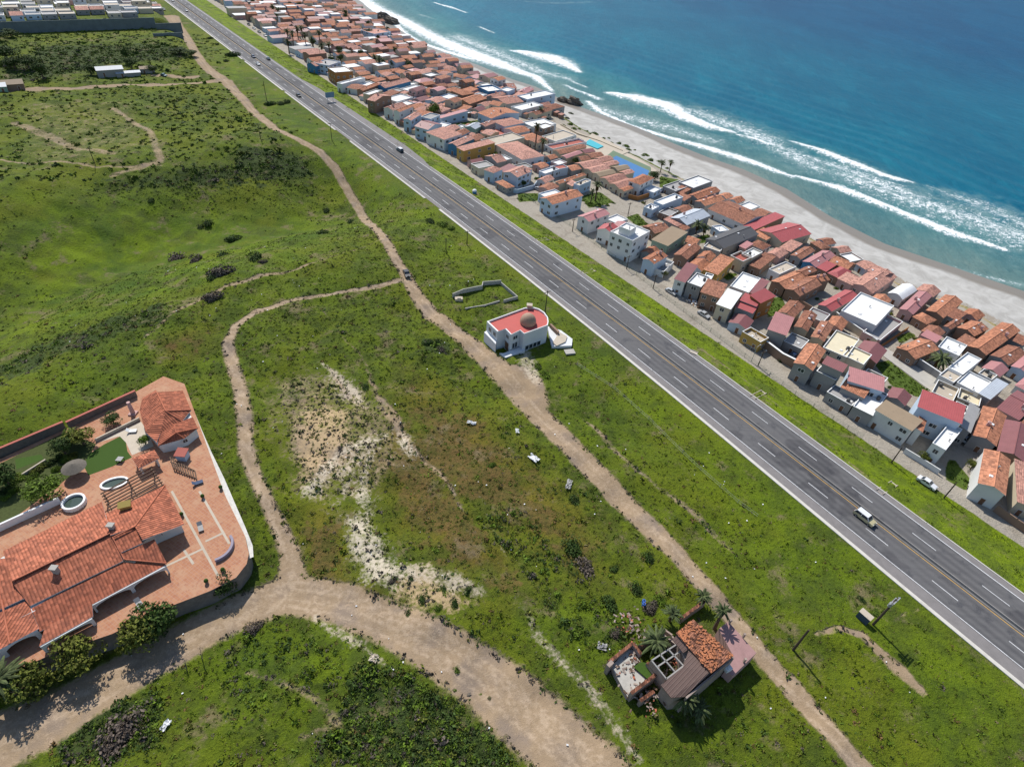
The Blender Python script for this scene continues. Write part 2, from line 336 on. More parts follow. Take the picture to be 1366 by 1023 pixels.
# planted or empty green lots between the houses
GP('lot', [(1165, 485), (1185, 480), (1240, 522), (1228, 532), (1190, 515)], [(1262, 618), (1270, 610), (1296, 640), (1288, 655), (1262, 640)],
   [(1022, 400), (1042, 395), (1050, 412), (1024, 425)], [(774, 262), (800, 256), (820, 270), (786, 278)], [(835, 290), (850, 285), (866, 300), (850, 302)],
   [(690, 258), (718, 258), (720, 268), (692, 270)], [(955, 360), (985, 366), (970, 376)], [(1196, 450), (1214, 442), (1222, 448), (1200, 460)],
   [(595, 167), (640, 160), (640, 168), (600, 172)], [(530, 122), (555, 118), (550, 126)], [(880, 235), (905, 240), (900, 250), (880, 250)], [(928, 318), (945, 312), (948, 322), (932, 326)])

def inpoly(x, y, P):
    c = np.zeros(np.shape(x), bool); n = len(P)
    for i in range(n):
        ax, ay = P[i][:2]; bx, by = P[(i+1) % n][:2]
        if abs(by-ay) < 1e-9: continue
        k = ((ay > y) != (by > y)) & (x < (bx-ax)*(y-ay)/(by-ay)+ax); c ^= k
    return c
for k_, offs in ((0, (-.85, .85)), (1, (-.7, .7)), (2, (-2.2, -.6, 1.1, 2.4))):
    P_ = TR[k_][0]
    for of in offs:
        Q_ = []
        for i_ in range(len(P_)):
            d_ = (P_[min(i_+1, len(P_)-1)]-P_[max(i_-1, 0)]); d_.z = 0; d_.normalize(); Q_.append(P_[i_]+Vector((-d_.y, d_.x, 0))*(of+.25*math.sin(i_*1.7+of)))
        TR.append((Q_, [.42]*len(Q_), 'rut', .8))
        if k_ == 1: TR.append((Q_, [.35]*len(Q_), 'dirt', .0))
def masks(x, y):
    M = {k: np.zeros(np.shape(x)) for k in ('dirt', 'pale', 'white', 'tan', 'dry', 'dark', 'lush', 'lot', 'sand', 'wet', 'pave', 'verge', 'rut')}
    for P, hw, ch, st in TR:
        if st == 0: continue
        mx = max(hw)+4; X = [p.x for p in P]; Y = [p.y for p in P]
        sel = (x > min(X)-mx) & (x < max(X)+mx) & (y > min(Y)-mx) & (y < max(Y)+mx)
        if not sel.any(): continue
        d, t = pdist(x[sel], y[sel], P); h = np.interp(t, range(len(hw)), hw)
        k = np.clip(.5+(h-d)/(1.5+h*.6), 0, 1)*st; M[ch][sel] = np.maximum(M[ch][sel], k)
    for P, soft, ch, st in PO:
        if st == 0: continue
        X = [p.x for p in P]; Y = [p.y for p in P]; mx = soft+2
        sel = (x > min(X)-mx) & (x < max(X)+mx) & (y > min(Y)-mx) & (y < max(Y)+mx)
        if not sel.any(): continue
        ins = inpoly(x[sel], y[sel], P); d, _ = pdist(x[sel], y[sel], P+[P[0]])
        k = np.clip(.5+np.where(ins, d, -d)/(2*soft), 0, 1)*st; M[ch][sel] = np.maximum(M[ch][sel], k)
    s, u = su(x, y); v = u-cen(s); ub = np.interp(s, BS, BU); uw = np.interp(s, WS, WU)
    M['sand'] = np.clip(.5+(u-ub+1.5)/5., 0, 1)
    M['wet'] = np.clip(.5+(u-uw+11)/9., 0, 1)
    vil = np.clip(.5+(u-31.5)/2.2, 0, 1)*np.clip(.5-(u-ub+3)/6., 0, 1)
    M['pave'] = vil*(1-M['lot'])
    M['verge'] = np.clip((v-8)/2., 0, 1)*np.clip((33-u)/2., 0, 1)
    return M

# ------------------------------------------------------------------ the ground sheet
def gridmesh(name, X, Y, Zv):
    n, m = X.shape; co = np.stack([X, Y, Zv], -1).reshape(-1, 3).astype(np.float32)
    i = np.arange(n*m).reshape(n, m); q = np.stack([i[:-1, :-1], i[1:, :-1], i[1:, 1:], i[:-1, 1:]], -1).reshape(-1, 4)
    return fastmesh(name, co, q)
def fastmesh(name, co, q, smooth=True):
    me = bpy.data.meshes.new(name); me.vertices.add(len(co)); me.vertices.foreach_set('co', np.ascontiguousarray(co, np.float32).ravel())
    k = q.shape[1]; me.loops.add(q.size); me.loops.foreach_set('vertex_index', np.ascontiguousarray(q, np.int32).ravel())
    me.polygons.add(len(q)); me.polygons.foreach_set('loop_start', np.arange(0, q.size, k, dtype=np.int32))
    me.polygons.foreach_set('use_smooth', np.full(len(q), smooth)); me.update(calc_edges=True); return me
def colattr(me, name, arrs):
    a = me.attributes.new(name, 'FLOAT_COLOR', 'POINT'); n = len(me.vertices); d = np.zeros((n, 4), np.float32)
    for i in range(4): d[:, i] = arrs[i].ravel() if i < len(arrs) else 1
    a.data.foreach_set('color', d.ravel())
def steps(a, b, f):
    r = [a]
    while r[-1] < b: r.append(r[-1]+f(r[-1]))
    return np.array(r)
S = steps(-1700, 420, lambda s: 1.0 if -120 < s < 125 else (1.4 if -300 < s <= -120 else (2.6 if -520 < s <= -300 else (9 if s < 125 else 5))))
U = steps(-520, 330, lambda u: 1.0 if -165 < u < 40 else (1.8 if 40 <= u < 190 else 7))
SS, UU = np.meshgrid(S, U, indexing='ij'); GX, GY = xy(SS, UU); GZ = Z(GX, GY)
gme = gridmesh('ground', GX, GY, GZ); MK = masks(GX, GY)
colattr(gme, 'ma', [MK['dirt'], MK['pale'], MK['white'], MK['tan']]); colattr(gme, 'mb', [MK['dry'], MK['dark'], MK['lush'], MK['lot']])
colattr(gme, 'mc', [MK['sand'], MK['wet'], MK['pave'], MK['verge']]); colattr(gme, 'md', [MK['rut'], MK['rut'], MK['rut'], MK['rut']])
gm, t = newmat('ground_cover')
rut = t.attr('md')[0]; dirt, pale, white, tan = t.attr('ma'); dry, dark, lush, lot = t.attr('mb'); sand, wet, pave, verge = t.attr('mc')
nb, nm_, nf, nff = t.noise(.035, 5, .6), t.noise(.22, 5, .6, dist=.4), t.noise(1.3, 6, .65), t.noise(5.0, 4, .6)
veg = t.mix(t.ramp(nm_, .38, .62), (.054, .078, .008), (.092, .128, .006))
veg = t.mix(t.ramp(nb, .45, .62), veg, (.108, .132, .006))
veg = t.mix(t.math('MULTIPLY', lush, t.ramp(t.noise(.11, 5, .6), .3, .62)), veg, t.mix(t.ramp(t.noise(.028, 6, .68, dist=.6), .40, .60), (.046, .092, .006), (.132, .195, .002)))
def thr(mask, n, amt, lo=.42, hi=.58):
    return t.ramp(t.math('ADD', mask, t.math('MULTIPLY', t.math('SUBTRACT', n, .5), amt)), lo, hi)
veg = t.mix(t.math('MULTIPLY', dry, .82), veg, t.mix(t.ramp(t.noise(.07, 5, .7), .4, .62), (.100, .092, .014), (.165, .085, .024)))
veg = t.mix(t.math('MULTIPLY', thr(dry, t.noise(.13, 5, .65), 1.7), .7), veg, t.mix(t.ramp(t.noise(.5, 5, .7), .35, .65), (.085, .072, .020), (.150, .088, .034)))
veg = t.mix(t.math('MULTIPLY', thr(dark, nm_, 1.4), .8), veg, (.032, .052, .016))
veg = t.mix(verge, veg, t.mix(t.ramp(t.noise(.16, 5, .65), .36, .62), (.082, .118, .010), (.145, .205, .003)))
veg = t.mix(t.math('MULTIPLY', t.ramp(t.noise(.10, 7, .75), .54, .67), .75), veg, t.mix(nf, (.13, .10, .05), (.25, .19, .12)))
veg = t.mix(t.ramp(nf, .50, .70), veg, t.mix(1.0, veg, (.55, .58, .58), 'MULTIPLY'))
veg = t.mix(t.ramp(nff, .52, .66), veg, t.mix(1.0, veg, (1.45, 1.4, 1.3), 'MULTIPLY'))
veg = t.mix(t.math('MULTIPLY', t.ramp(t.noise(2.6, 3), .70, .74), .6), veg, (.30, .27, .21))
lotc = t.mix(nm_, (.055, .09, .016), (.10, .155, .018))
veg = t.mix(lot, veg, t.mix(t.ramp(nf, .5, .7), lotc, sc3((.05, .07, .015), .8)))
soil = t.mix(nf, (.22, .155, .095), (.36, .265, .170)); soil = t.mix(t.ramp(t.noise(.16, 4), .45, .7), soil, (.235, .18, .135)); soil = t.mix(t.ramp(t.noise(.55, 5, .7, dist=1.5), .56, .66), soil, (.36, .265, .18))
soil = t.mix(t.ramp(nff, .6, .75), soil, (.17, .135, .10))
soil = t.mix(t.math('MULTIPLY', thr(rut, nf, .9, .3, .7), .8), soil, (.42, .32, .225))
c = t.mix(thr(dirt, t.math('ADD', t.math('MULTIPLY', nm_, .45), t.math('MULTIPLY', nf, .55)), .95, .36, .66), veg, soil)
mixn = t.math('ADD', t.math('MULTIPLY', nm_, .35), t.math('MULTIPLY', nf, .65))
c = t.mix(thr(tan, mixn, 1.9, .32, .78), c, t.mix(nf, (.36, .255, .135), (.46, .34, .20)))
c = t.mix(thr(pale, mixn, 1.9, .32, .80), c, t.mix(nff, (.40, .33, .24), (.55, .47, .36)))
c = t.mix(thr(white, mixn, 2.0, .30, .82), c, t.mix(nff, (.46, .39, .285), (.60, .53, .42)))
pv = t.mix(nf, (.30, .265, .215), (.40, .36, .30)); pv = t.mix(t.ramp(nm_, .5, .7), pv, (.27, .235, .19))
c = t.mix(thr(pave, nm_, .5), c, pv)
sd = t.mix(t.ramp(t.noise(.12, 5, .7, dist=.8), .35, .65), (.335, .322, .298), (.455, .442, .415)); sd = t.mix(t.ramp(nff, .55, .8), sd, (.36, .33, .28))
sd = t.mix(thr(wet, t.noise(.06, 4), .7, .3, .8), sd, (.205, .180, .150))
sd = t.mix(t.math('MULTIPLY', thr(tan, mixn, 1.8), t.ramp(wet, .2, .0)), sd, t.mix(nff, (.20, .165, .125), (.36, .31, .25)))
c = t.mix(thr(sand, nm_, .8), c, sd)
t.set(c, t.mix(wet, (.95,)*3, (.42,)*3), 0, .2)
vegk = t.math('SUBTRACT', 1.0, t.math('MAXIMUM', thr(sand, nm_, .8), t.math('MULTIPLY', thr(dirt, nm_, .75), .8)))
bare = t.math('SUBTRACT', 1.0, t.math('MULTIPLY', t.math('MAXIMUM', t.math('MAXIMUM', white, tan), pale), .95), clamp=True)
t.bump(t.math('ADD', t.math('MULTIPLY', t.math('ADD', nf, t.math('MULTIPLY', nff, .35)), t.math('MULTIPLY', vegk, bare)), t.math('MULTIPLY', nff, .12)), .45, 1.0)
gme.materials.append(gm); go = bpy.data.objects.new('ground', gme); COL.objects.link(go); tag(go, 'green scrub land, dirt tracks, village ground and pale beach', 'ground', kind='structure')

# ------------------------------------------------------------------ the sea
FO = []
def foam(pts, hw, st=1.0): FO.append(([at(a, b, ZSEA) for a, b in pts], hw, st))
foam([(476, -3), (500, 12), (536, 27), (572, 47), (607, 63), (640, 77), (662, 84), (690, 95), (715, 103), (726, 113), (737, 122)], [7, 6.5, 5, 5, 6.5, 7.5, 6, 3.5, 2.6, 1.6, .8])
foam([(526, 30), (540, 45), (557, 56), (592, 68), (625, 78)], [1.6, 2, 2, 2, 2])
foam([(683, 68), (705, 71), (735, 78), (755, 86), (772, 96)], [1.5, 5, 7, 4.5, 1.5])
foam([(810, 124), (845, 130), (889, 141), (918, 158), (950, 170), (977, 177)], [1.2, 5, 6, 4, 2.6, 1.5])
foam([(985, 181), (1008, 186), (1030, 195)], [.6, 1.6, .7])
foam([(1057, 189), (1095, 201), (1140, 219), (1180, 234), (1217, 244)], [.8, 2.6, 3.0, 2.2, .6])
foam([(785, 136), (800, 149), (840, 167), (890, 183), (942, 197), (1000, 215), (1056, 236)], [1.2, 1.3, 1.2, 1.4, 2.2, 2.2, 1.0])
foam([(1064, 236), (1118, 250), (1206, 285), (1272, 311), (1338, 332)], [1.0, 2.0, 2.4, 2.8, 1.2])
foam([(1120, 232), (1200, 262), (1290, 290), (1366, 318)], [6, 10, 13, 14], .60)
foam([(1240, 250), (1300, 270), (1366, 300)], [2, 7, 10], .55)
foam([(850, 135), (930, 150), (1010, 180), (1090, 225)], [4, 8, 9, 7], .60)
foam([(1060, 205), (1130, 226), (1220, 262)], [4, 8, 8], .60)
foam([(754, 114), (772, 122)], [.8, .8]); foam([(776, 123), (798, 132)], [.8, 1.4]); foam([(760, 108), (782, 117)], [.5, .6])
foam([(798, 145), (850, 160), (900, 172), (950, 188)], [6, 7, 6, 5], .58)
foam([(610, 50), (660, 70), (720, 96), (760, 106)], [9, 9, 7, 4], .60)
foam([(579, 4), (600, 10), (622, 17)], [.8, 1.4, .8]); foam([(640, 36), (658, 44)], [.8, .8]); foam([(560, 20), (580, 26)], [1, 1], .6)
foam([(700, 2), (740, 5), (790, 3)], 3.0 if False else [2, 3, 2], .45)
foam([(1240, 350), (1300, 366), (1366, 381)], [1.0, 1.2, 1.0], .62); foam([(1060, 262), (1100, 283)], [.5, .6], .7)
foam([(560, -8), (500, -30), (430, -60)], [10, 12, 14], .9)
Ss = steps(-2600, 700, lambda s: 2.0 if -330 < s < 130 else (3.5 if -760 < s <= -330 else 40)); Us = steps(128, 4200, lambda u: 1.6 if u < 300 else min(90, 1.6+(u-300)*.08))
A, B = np.meshgrid(Ss, Us, indexing='ij'); SX, SY = xy(A, B)
fm = np.zeros(SX.shape)
for P, hw, st in FO:
    mx = max(hw)*2+4; X = [p.x for p in P]; Y = [p.y for p in P]; sel = (SX > min(X)-mx) & (SX < max(X)+mx) & (SY > min(Y)-mx) & (SY < max(Y)+mx)
    if not sel.any(): continue
    d, tt = pdist(SX[sel], SY[sel], P); h = np.interp(tt, range(len(hw)), hw)*1.75
    fm[sel] = np.maximum(fm[sel], np.clip(.5+(h*1.05-d)/(h*2.2+2.6), 0, 1)*st)
off = B-np.interp(A, WS, WU)
swell = .12*np.sin(off*2*PI/27.+1.5*np.sin(A*.013)+A*.02)*np.clip((off-10)/60., 0, 1)
swell += .28*np.sin(off*2*PI/16.+1.1*np.sin(A*.021))*np.clip((off-15)/40., 0, 1)*np.clip(1-(off-120)/250., .35, 1)
swell += .9*np.clip(fm-.5, 0, .5)*np.clip(off/30, 0, 1)*2
sme = gridmesh('sea', SX, SY, ZSEA+.02+swell); sh = np.clip(off/110., 0, 1)
colattr(sme, 'fa', [fm, sh, np.clip(off/700., 0, 1), np.clip(off/14., 0, 1)])
sm, t = newmat('sea_water')
foamk, shal, deep, edge = t.attr('fa')
mp = t.n('ShaderNodeMapping'); t.put(t.pos(), mp.inputs[0]); mp.inputs['Rotation'].default_value = (0, 0, math.radians(-37.8)); mp.inputs['Scale'].default_value = (1, .35, 1)
n1, n2, n3 = t.noise(.018, 5, .6, mp.outputs[0]), t.noise(.12, 5, .65), t.noise(.7, 4, .6)
wc = t.mix(t.ramp(shal, 0, .55), (.105, .180, .170), (.026, .150, .170))
wc = t.mix(t.ramp(shal, .45, 1.0), wc, (.003, .115, .178))
wc = t.mix(t.ramp(deep, .1, 1.0), wc, (.001, .066, .145))
wc = t.mix(t.ramp(n1, .42, .62), wc, t.mix(1.0, wc, (.72, .84, .90), 'MULTIPLY'))
wc = t.mix(t.ramp(t.noise(.05, 7, .75, mp.outputs[0]), .48, .66), wc, t.mix(1.0, wc, (1.5, 1.22, 1.14), 'MULTIPLY')); wc = t.mix(t.ramp(t.noise(.35, 5, .75, mp.outputs[0]), .52, .68), wc, t.mix(1.0, wc, (.70, .82, .86), 'MULTIPLY'))
wc = t.mix(t.ramp(n2, .5, .75), wc, t.mix(1.0, wc, (1.35, 1.15, 1.1), 'MULTIPLY'))
lace = t.math('ADD', t.math('MULTIPLY', t.noise(.33, 6, .7, dist=1.2), .6), t.math('MULTIPLY', t.noise(1.4, 4, .65, dist=.8), .4))
ff = t.ramp(t.math('ADD', foamk, t.math('MULTIPLY', t.math('SUBTRACT', lace, .5), 2.3)), .44, .74)
churn = t.math('MULTIPLY', t.ramp(t.math('ADD', foamk, t.math('SUBTRACT', n2, .5)), .08, .70), .75); wc = t.mix(churn, wc, (.17, .27, .265))
wc = t.mix(ff, wc, (.80, .82, .83))
caps = t.math('MULTIPLY', t.ramp(t.noise(.09, 6, .75, mp.outputs[0]), .70, .78), t.ramp(t.noise(.006, 3), .45, .6))
wc = t.mix(t.math('MULTIPLY', caps, .25), wc, (.5, .6, .62))
t.set(wc, t.mix(ff, (.42,)*3, (.9,)*3), 0, .05)
t.bump(t.math('ADD', t.noise(.22, 6, .7, mp.outputs[0]), t.math('MULTIPLY', n3, .25)), 1.6, .7)
sme.materials.append(sm); sobj = bpy.data.objects.new('sea', sme); COL.objects.link(sobj); tag(sobj, 'teal sea with white breakers rolling to the beach', 'sea', kind='structure')

# ------------------------------------------------------------------ the highway
def strip(name, s0, s1, v0, v1, z, mat, step=4.0, fn=None, thick=0.0, parent=None, label=None, cat=None, kind=None, group=None):
    ss = np.linspace(s0, s1, max(2, int(abs(s1-s0)/step)+1)); mb = MB(); rows = []
    for s in ss:
        a, b = (fn(s) if fn else (v0, v1)); c = float(cen(s)); p = xy(s, c+a); q = xy(s, c+b); rows.append((p, q, s))
    for (p, q, s), (p2, q2, s2) in zip(rows, rows[1:]):
        mb.quad([(*p, z), (*p2, z), (*q2, z), (*q, z)], 0, [(0, s), (0, s2), (1, s2), (1, s)])
        if thick:
            mb.quad([(*p, z-thick), (*p2, z-thick), (*p2, z), (*p, z)]); mb.quad([(*q2, z-thick), (*q, z-thick), (*q, z), (*q2, z)])
    if thick:
        p, q, _ = rows[0]; mb.quad([(*q, z-thick), (*p, z-thick), (*p, z), (*q, z)]); p, q, _ = rows[-1]; mb.quad([(*p, z-thick), (*q, z-thick), (*q, z), (*p, z)])
    o = mb.obj(name, mat, parent); return tag(o, label, cat, group, kind)
asph, t = newmat('asphalt')
mp = t.n('ShaderNodeMapping'); t.put(t.pos(), mp.inputs[0]); mp.inputs['Rotation'].default_value = (0, 0, math.radians(52.2)); mp.inputs['Scale'].default_value = (.06, 1.3, 1)
a = t.mix(t.noise(1, 4, .6, mp.outputs[0]), (.085, .084, .088), (.145, .140, .139)); a = t.mix(t.ramp(t.noise(.3, 4), .55, .7), a, (.068, .068, .074))
a = t.mix(t.ramp(t.noise(9, 2), .5, .7), a, (.125, .122, .122)); uvn = t.n('ShaderNodeUVMap', uv_map='UVMap').outputs[0]; su_ = t.n('ShaderNodeSeparateXYZ'); t.put(uvn, su_.inputs[0])
wv = t.math('MULTIPLY', t.math('ADD', t.math('SINE', t.math('MULTIPLY', su_.outputs[0], 2*PI*8.4)), 1.0), .5); a = t.mix(t.math('MULTIPLY', t.math('MULTIPLY', wv, t.ramp(t.noise(.05, 3), .3, .6)), .45), a, (.045, .045, .05))
a = t.mix(t.ramp(t.noise(.045, 4, .5), .60, .63), a, t.mix(1.0, a, (.72, .72, .74), 'MULTIPLY')); a = t.mix(t.math('MULTIPLY', t.ramp(t.noise(.9, 6, .8, dist=2), .63, .66), .5), a, (.05, .05, .053))
t.set(a, .85, 0, .25)
shm = plain('shoulder_asphalt', (.20, .185, .18), .9, .2, .8, grime=.3); ccm = plain('kerb_concrete', (.54, .51, .46), .85, .2, .6, grime=.35)
wpaint = plain('white_road_paint', (.70, .70, .70), .6, .22, 2.2, grime=.8); ypaint = plain('yellow_road_paint', (.60, .36, .09), .6, .2, 2.2, grime=.8); dkm = plain('barrier_concrete', (.30, .28, .26), .9, .25, .4, grime=.5)
def vedge(s): return float(np.interp(s, [-900, -520, -330, -312, -290, -180, -160, -150, 60, 130], [9.0, 9.0, 9.0, 9.2, 11.5, 12.2, 11, 9.2, 9.3, 9.2]))
def nedge(s): return float(np.interp(s, [-900, -300, -180, -60, 0, 40, 90, 130], [-8.8, -8.9, -9.3, -9.6, -9.8, -10.0, -10.6, -10.8]))
strip('highway_shoulder', -1500, 260, 0, 0, .06, shm, fn=lambda s: (nedge(s), vedge(s)), label='grey shoulder along the coastal highway', cat='shoulder', kind='structure')
strip('highway', -1500, 260, -7.75, 7.75, .075, asph, label='grey four lane asphalt coastal highway', cat='highway', kind='structure')
KE = [(-1500, -372), (-366, -292), (-288, -214), (-196, -120), (-108, 260)]
for i, (a, b) in enumerate(KE):
    strip('kerb', a, b, 0, 0, .18, ccm, fn=lambda s: (nedge(s)-.85, nedge(s)), thick=.3, label='pale concrete gutter kerb on the land side of the highway', cat='kerb', kind='structure')
strip('kerb', -150, 260, 0, 0, .16, ccm, fn=lambda s: (vedge(s), vedge(s)+.28), thick=.3, label='thin white kerb on the sea side of the highway', cat='kerb', kind='structure')
# painted lines
for nm, v, wd, m in (('edge_line', -7.55, .16, wpaint), ('edge_line', 7.55, .18, wpaint), ('median_line', -.62, .16, ypaint), ('median_line', .62, .15, ypaint)):
    strip(nm, -1500, 260, v-wd/2, v+wd/2, .083, m, label='painted line along the highway', cat='road marking', kind='structure')
dm = MB()
for v, ph in ((-4.15, 1.2), (3.9, 7.5)):
    k = -60
    while True:
        s0 = k*14.6+ph; k += 1
        if s0 < -900: continue
        if s0 > 250: break
        c = float(cen(s0)); c2 = float(cen(s0+5.2)); w_ = .08
        dm.quad([(*xy(s0, c+v-w_), .083), (*xy(s0+5.2, c2+v-w_), .083), (*xy(s0+5.2, c2+v+w_), .083), (*xy(s0, c+v+w_), .083)])
tag(dm.obj('lane_dashes', wpaint), 'white lane dashes painted on the highway', 'road marking', kind='structure')
# concrete median barrier: a New-Jersey profile
prof = [(-.32, .07), (-.32, .16), (-.14, .36), (-.09, .86), (.09, .86), (.14, .36), (.32, .16), (.32, .07)]
mb = MB(); ss = np.linspace(-1500, 260, 350)
for s, s2 in zip(ss, ss[1:]):
    for (v, z), (v2, z2) in zip(prof, prof[1:]):
        mb.quad([(*xy(s, cen(s)+v2), z2), (*xy(s, cen(s)+v), z), (*xy(s2, cen(s2)+v), z), (*xy(s2, cen(s2)+v2), z2)])
tag(mb.obj('median_barrier', dkm), 'long low concrete barrier down the middle of the highway', 'barrier')
ORD = ['first', 'second', 'third', 'fourth', 'fifth', 'sixth', 'seventh', 'eighth', 'ninth', 'tenth', 'eleventh', 'twelfth', 'thirteenth', 'fourteenth', 'fifteenth', 'sixteenth', 'seventeenth', 'eighteenth', 'nineteenth', 'twentieth']
def ordw(n):
    if n < 20: return ORD[n]
    t_, o_ = divmod(n+1, 10); base = {2: 'twenty', 3: 'thirty', 4: 'forty', 5: 'fifty'}[t_]
    return base+'-'+ORD[o_-1] if o_ else {2: 'twentieth', 3: 'thirtieth', 4: 'fortieth', 5: 'fiftieth'}[t_]
# ------------------------------------------------------------------ house materials and builder
ROOF = dict(orr=tilemat('orange_roof_tile', (.43, .185, .105)), br=tilemat('brown_roof_tile', (.31, .14, .088)), sa=tilemat('salmon_roof_tile', (.47, .245, .185)),
            pk=metalroof('pink_roof', (.45, .20, .195)), rd=metalroof('red_roof', (.39, .085, .085)), ma=metalroof('maroon_roof', (.25, .095, .095)), ta=flatroof('tan_roof', (.30, .225, .15)),
            gy=flatroof('grey_roof', (.34, .33, .32)), wh=flatroof('white_roof', (.76, .76, .75)), cr=flatroof('cream_roof', (.70, .62, .44)), bm=metalroof('pale_metal_roof', (.46, .50, .55)),
            dk=flatroof('charcoal_roof', (.10, .10, .105)), be=flatroof('beige_roof', (.50, .43, .34)), td=flatroof('red_terrace', (.42, .12, .09)))
WALL = dict(wh=plain('white_wall', (.66, .66, .64), .8, .08, .7, grime=.25), cr=plain('cream_wall', (.55, .47, .34), .8, .1, .7, grime=.25), bl=plain('pale_blue_wall', (.46, .56, .66), .8, .08, .7, grime=.2),
            gy=plain('grey_wall', (.30, .29, .28), .85, .15, .7, grime=.35), br=plain('brown_wall', (.26, .17, .12), .85, .15, .7, grime=.3), ye=plain('ochre_wall', (.48, .30, .08), .8, .12, .7, grime=.3),
            pk=plain('pink_wall', (.52, .33, .30), .8, .1, .7, grime=.2), bd=plain('blue_wall', (.06, .20, .36), .8, .12, .7, grime=.2), gn=plain('green_wall', (.26, .37, .29), .8, .12, .7, grime=.2),
            oc=plain('rust_wall', (.33, .15, .05), .85, .12, .7, grime=.2))
glass, t = newmat('dark_glass'); t.set((.025, .035, .045), .12, 0, .5)
doorm = plain('door_wood', (.16, .08, .045), .7, .2, 3); framem = plain('window_frame', (.62, .62, .60), .7, .06, 3); whitem = plain('white_plaster', (.78, .78, .77), .75, .06, 1, grime=.15)
woodm = plain('dark_timber', (.12, .075, .05), .85, .3, 3); stonem = plain('dark_stone', (.17, .15, .13), .95, .5, 1.6, grime=.5); concm = plain('concrete', (.40, .38, .34), .9, .18, .8, grime=.4)
def winmesh():
    mb = MB(); f = .07
    for x0, x1, z0, z1 in ((-.5, .5, 0, f), (-.5, .5, 1-f, 1), (-.5, -.5+f, f, 1-f), (.5-f, .5, f, 1-f), (-.03, .03, f, 1-f)): mb.box(x0, x1, -.06, .05, z0, z1, 0)
    mb.quad([(-.5+f, -.02, f), (.5-f, -.02, f), (.5-f, -.02, 1-f), (-.5+f, -.02, 1-f)], 1)
    me = mb.obj('window', [framem, glass]); d = me.data; bpy.data.objects.remove(me); return d
def doormesh():
    mb = MB(); mb.box(-.5, .5, -.05, .05, 0, 1, 0); mb.box(-.58, -.5, -.09, .05, 0, 1.04, 1); mb.box(.5, .58, -.09, .05, 0, 1.04, 1); mb.box(-.5, .5, -.09, .05, 1, 1.04, 1); mb.box(.3, .36, -.09, -.05, .45, .5, 1)
    me = mb.obj('door', [doorm, framem]); d = me.data; bpy.data.objects.remove(me); return d
def boxmesh(name, m, s=(1, 1, 1)):
    mb = MB(); mb.box(-s[0]/2, s[0]/2, -s[1]/2, s[1]/2, 0, s[2]); o = mb.obj(name, m); d = o.data; bpy.data.objects.remove(o); return d
def chimneymesh():
    mb = MB(); mb.box(-.35, .35, -.35, .35, -1.2, 1.0); mb.box(-.45, .45, -.45, .45, 1.0, 1.12); mb.box(-.22, .22, -.22, .22, 1.12, 1.32); o = mb.obj('chimney', WALL['pk']); d = o.data; bpy.data.objects.remove(o); return d
def skymesh():
    mb = MB(); mb.box(-.4, .4, -.4, .4, -.3, .12); mb.prism([(-.33, -.33), (.33, -.33), (.33, .33), (-.33, .33)], .12, .2); o = mb.obj('skylight', whitem); d = o.data; bpy.data.objects.remove(o); return d
def ventmesh():
    mb = MB(); mb.tube([(0, 0, -.2), (0, 0, .55)], .12, 8); mb.tube([(0, 0, .5), (0, 0, .7)], .22, 8); o = mb.obj('roof_vent', ROOF['gy']); d = o.data; bpy.data.objects.remove(o); return d
def tankmesh():
    mb = MB(); mb.tube([(0, 0, -.1), (0, 0, .95), (0, 0, 1.1)], [.5, .5, .32], 12); mb.tube([(0, 0, 1.1), (0, 0, 1.2)], .2, 8); o = mb.obj('water_tank', plain('tank_plastic', (.10, .10, .10), .6, .3)); d = o.data; bpy.data.objects.remove(o); return d
TANK = tankmesh()
WIN, DOOR, CHIM, SKYL, VENT = winmesh(), doormesh(), chimneymesh(), skymesh(), ventmesh()
FOOT = []      # footprints already taken (x, y, r)
def rectify(W, S, N, h, zadd=0.0):
    g = ground(*W); z = g.z+h
    for _ in range(3):
        w3, s3, n3 = at(*W, z), at(*S, z), at(*N, z); c = (s3+n3)/2; z = gz(c)+h
    ds, du = s3-w3, n3-w3; a, b = ds.length, du.length
    a1 = math.atan2(ds.y, ds.x); a2 = math.atan2(du.y, du.x)-PI/2
    df = (a2-a1+PI) % (2*PI)-PI; ang = a1+df*b*b/(a*a+b*b)
    k = max(.6, math.cos(df))
    return Vector((c.x, c.y, z-h)), ang, a*(.5+.5*k), b*(.5+.5*k)
def roofslab(mb, q, th, uvw):                      # sloping slab from 4 eave/ridge corners (ccw from above)
    e = [Vector(p) for p in q]; l = [p-Vector((0, 0, th)) for p in e]
    uv = [uvw(p) for p in e]; mb.quad(e, 0, uv); mb.quad(l[::-1], 1)
    n = len(e)
    for i in range(n): mb.quad([l[i], l[(i+1) % n], e[(i+1) % n], e[i]], 1)
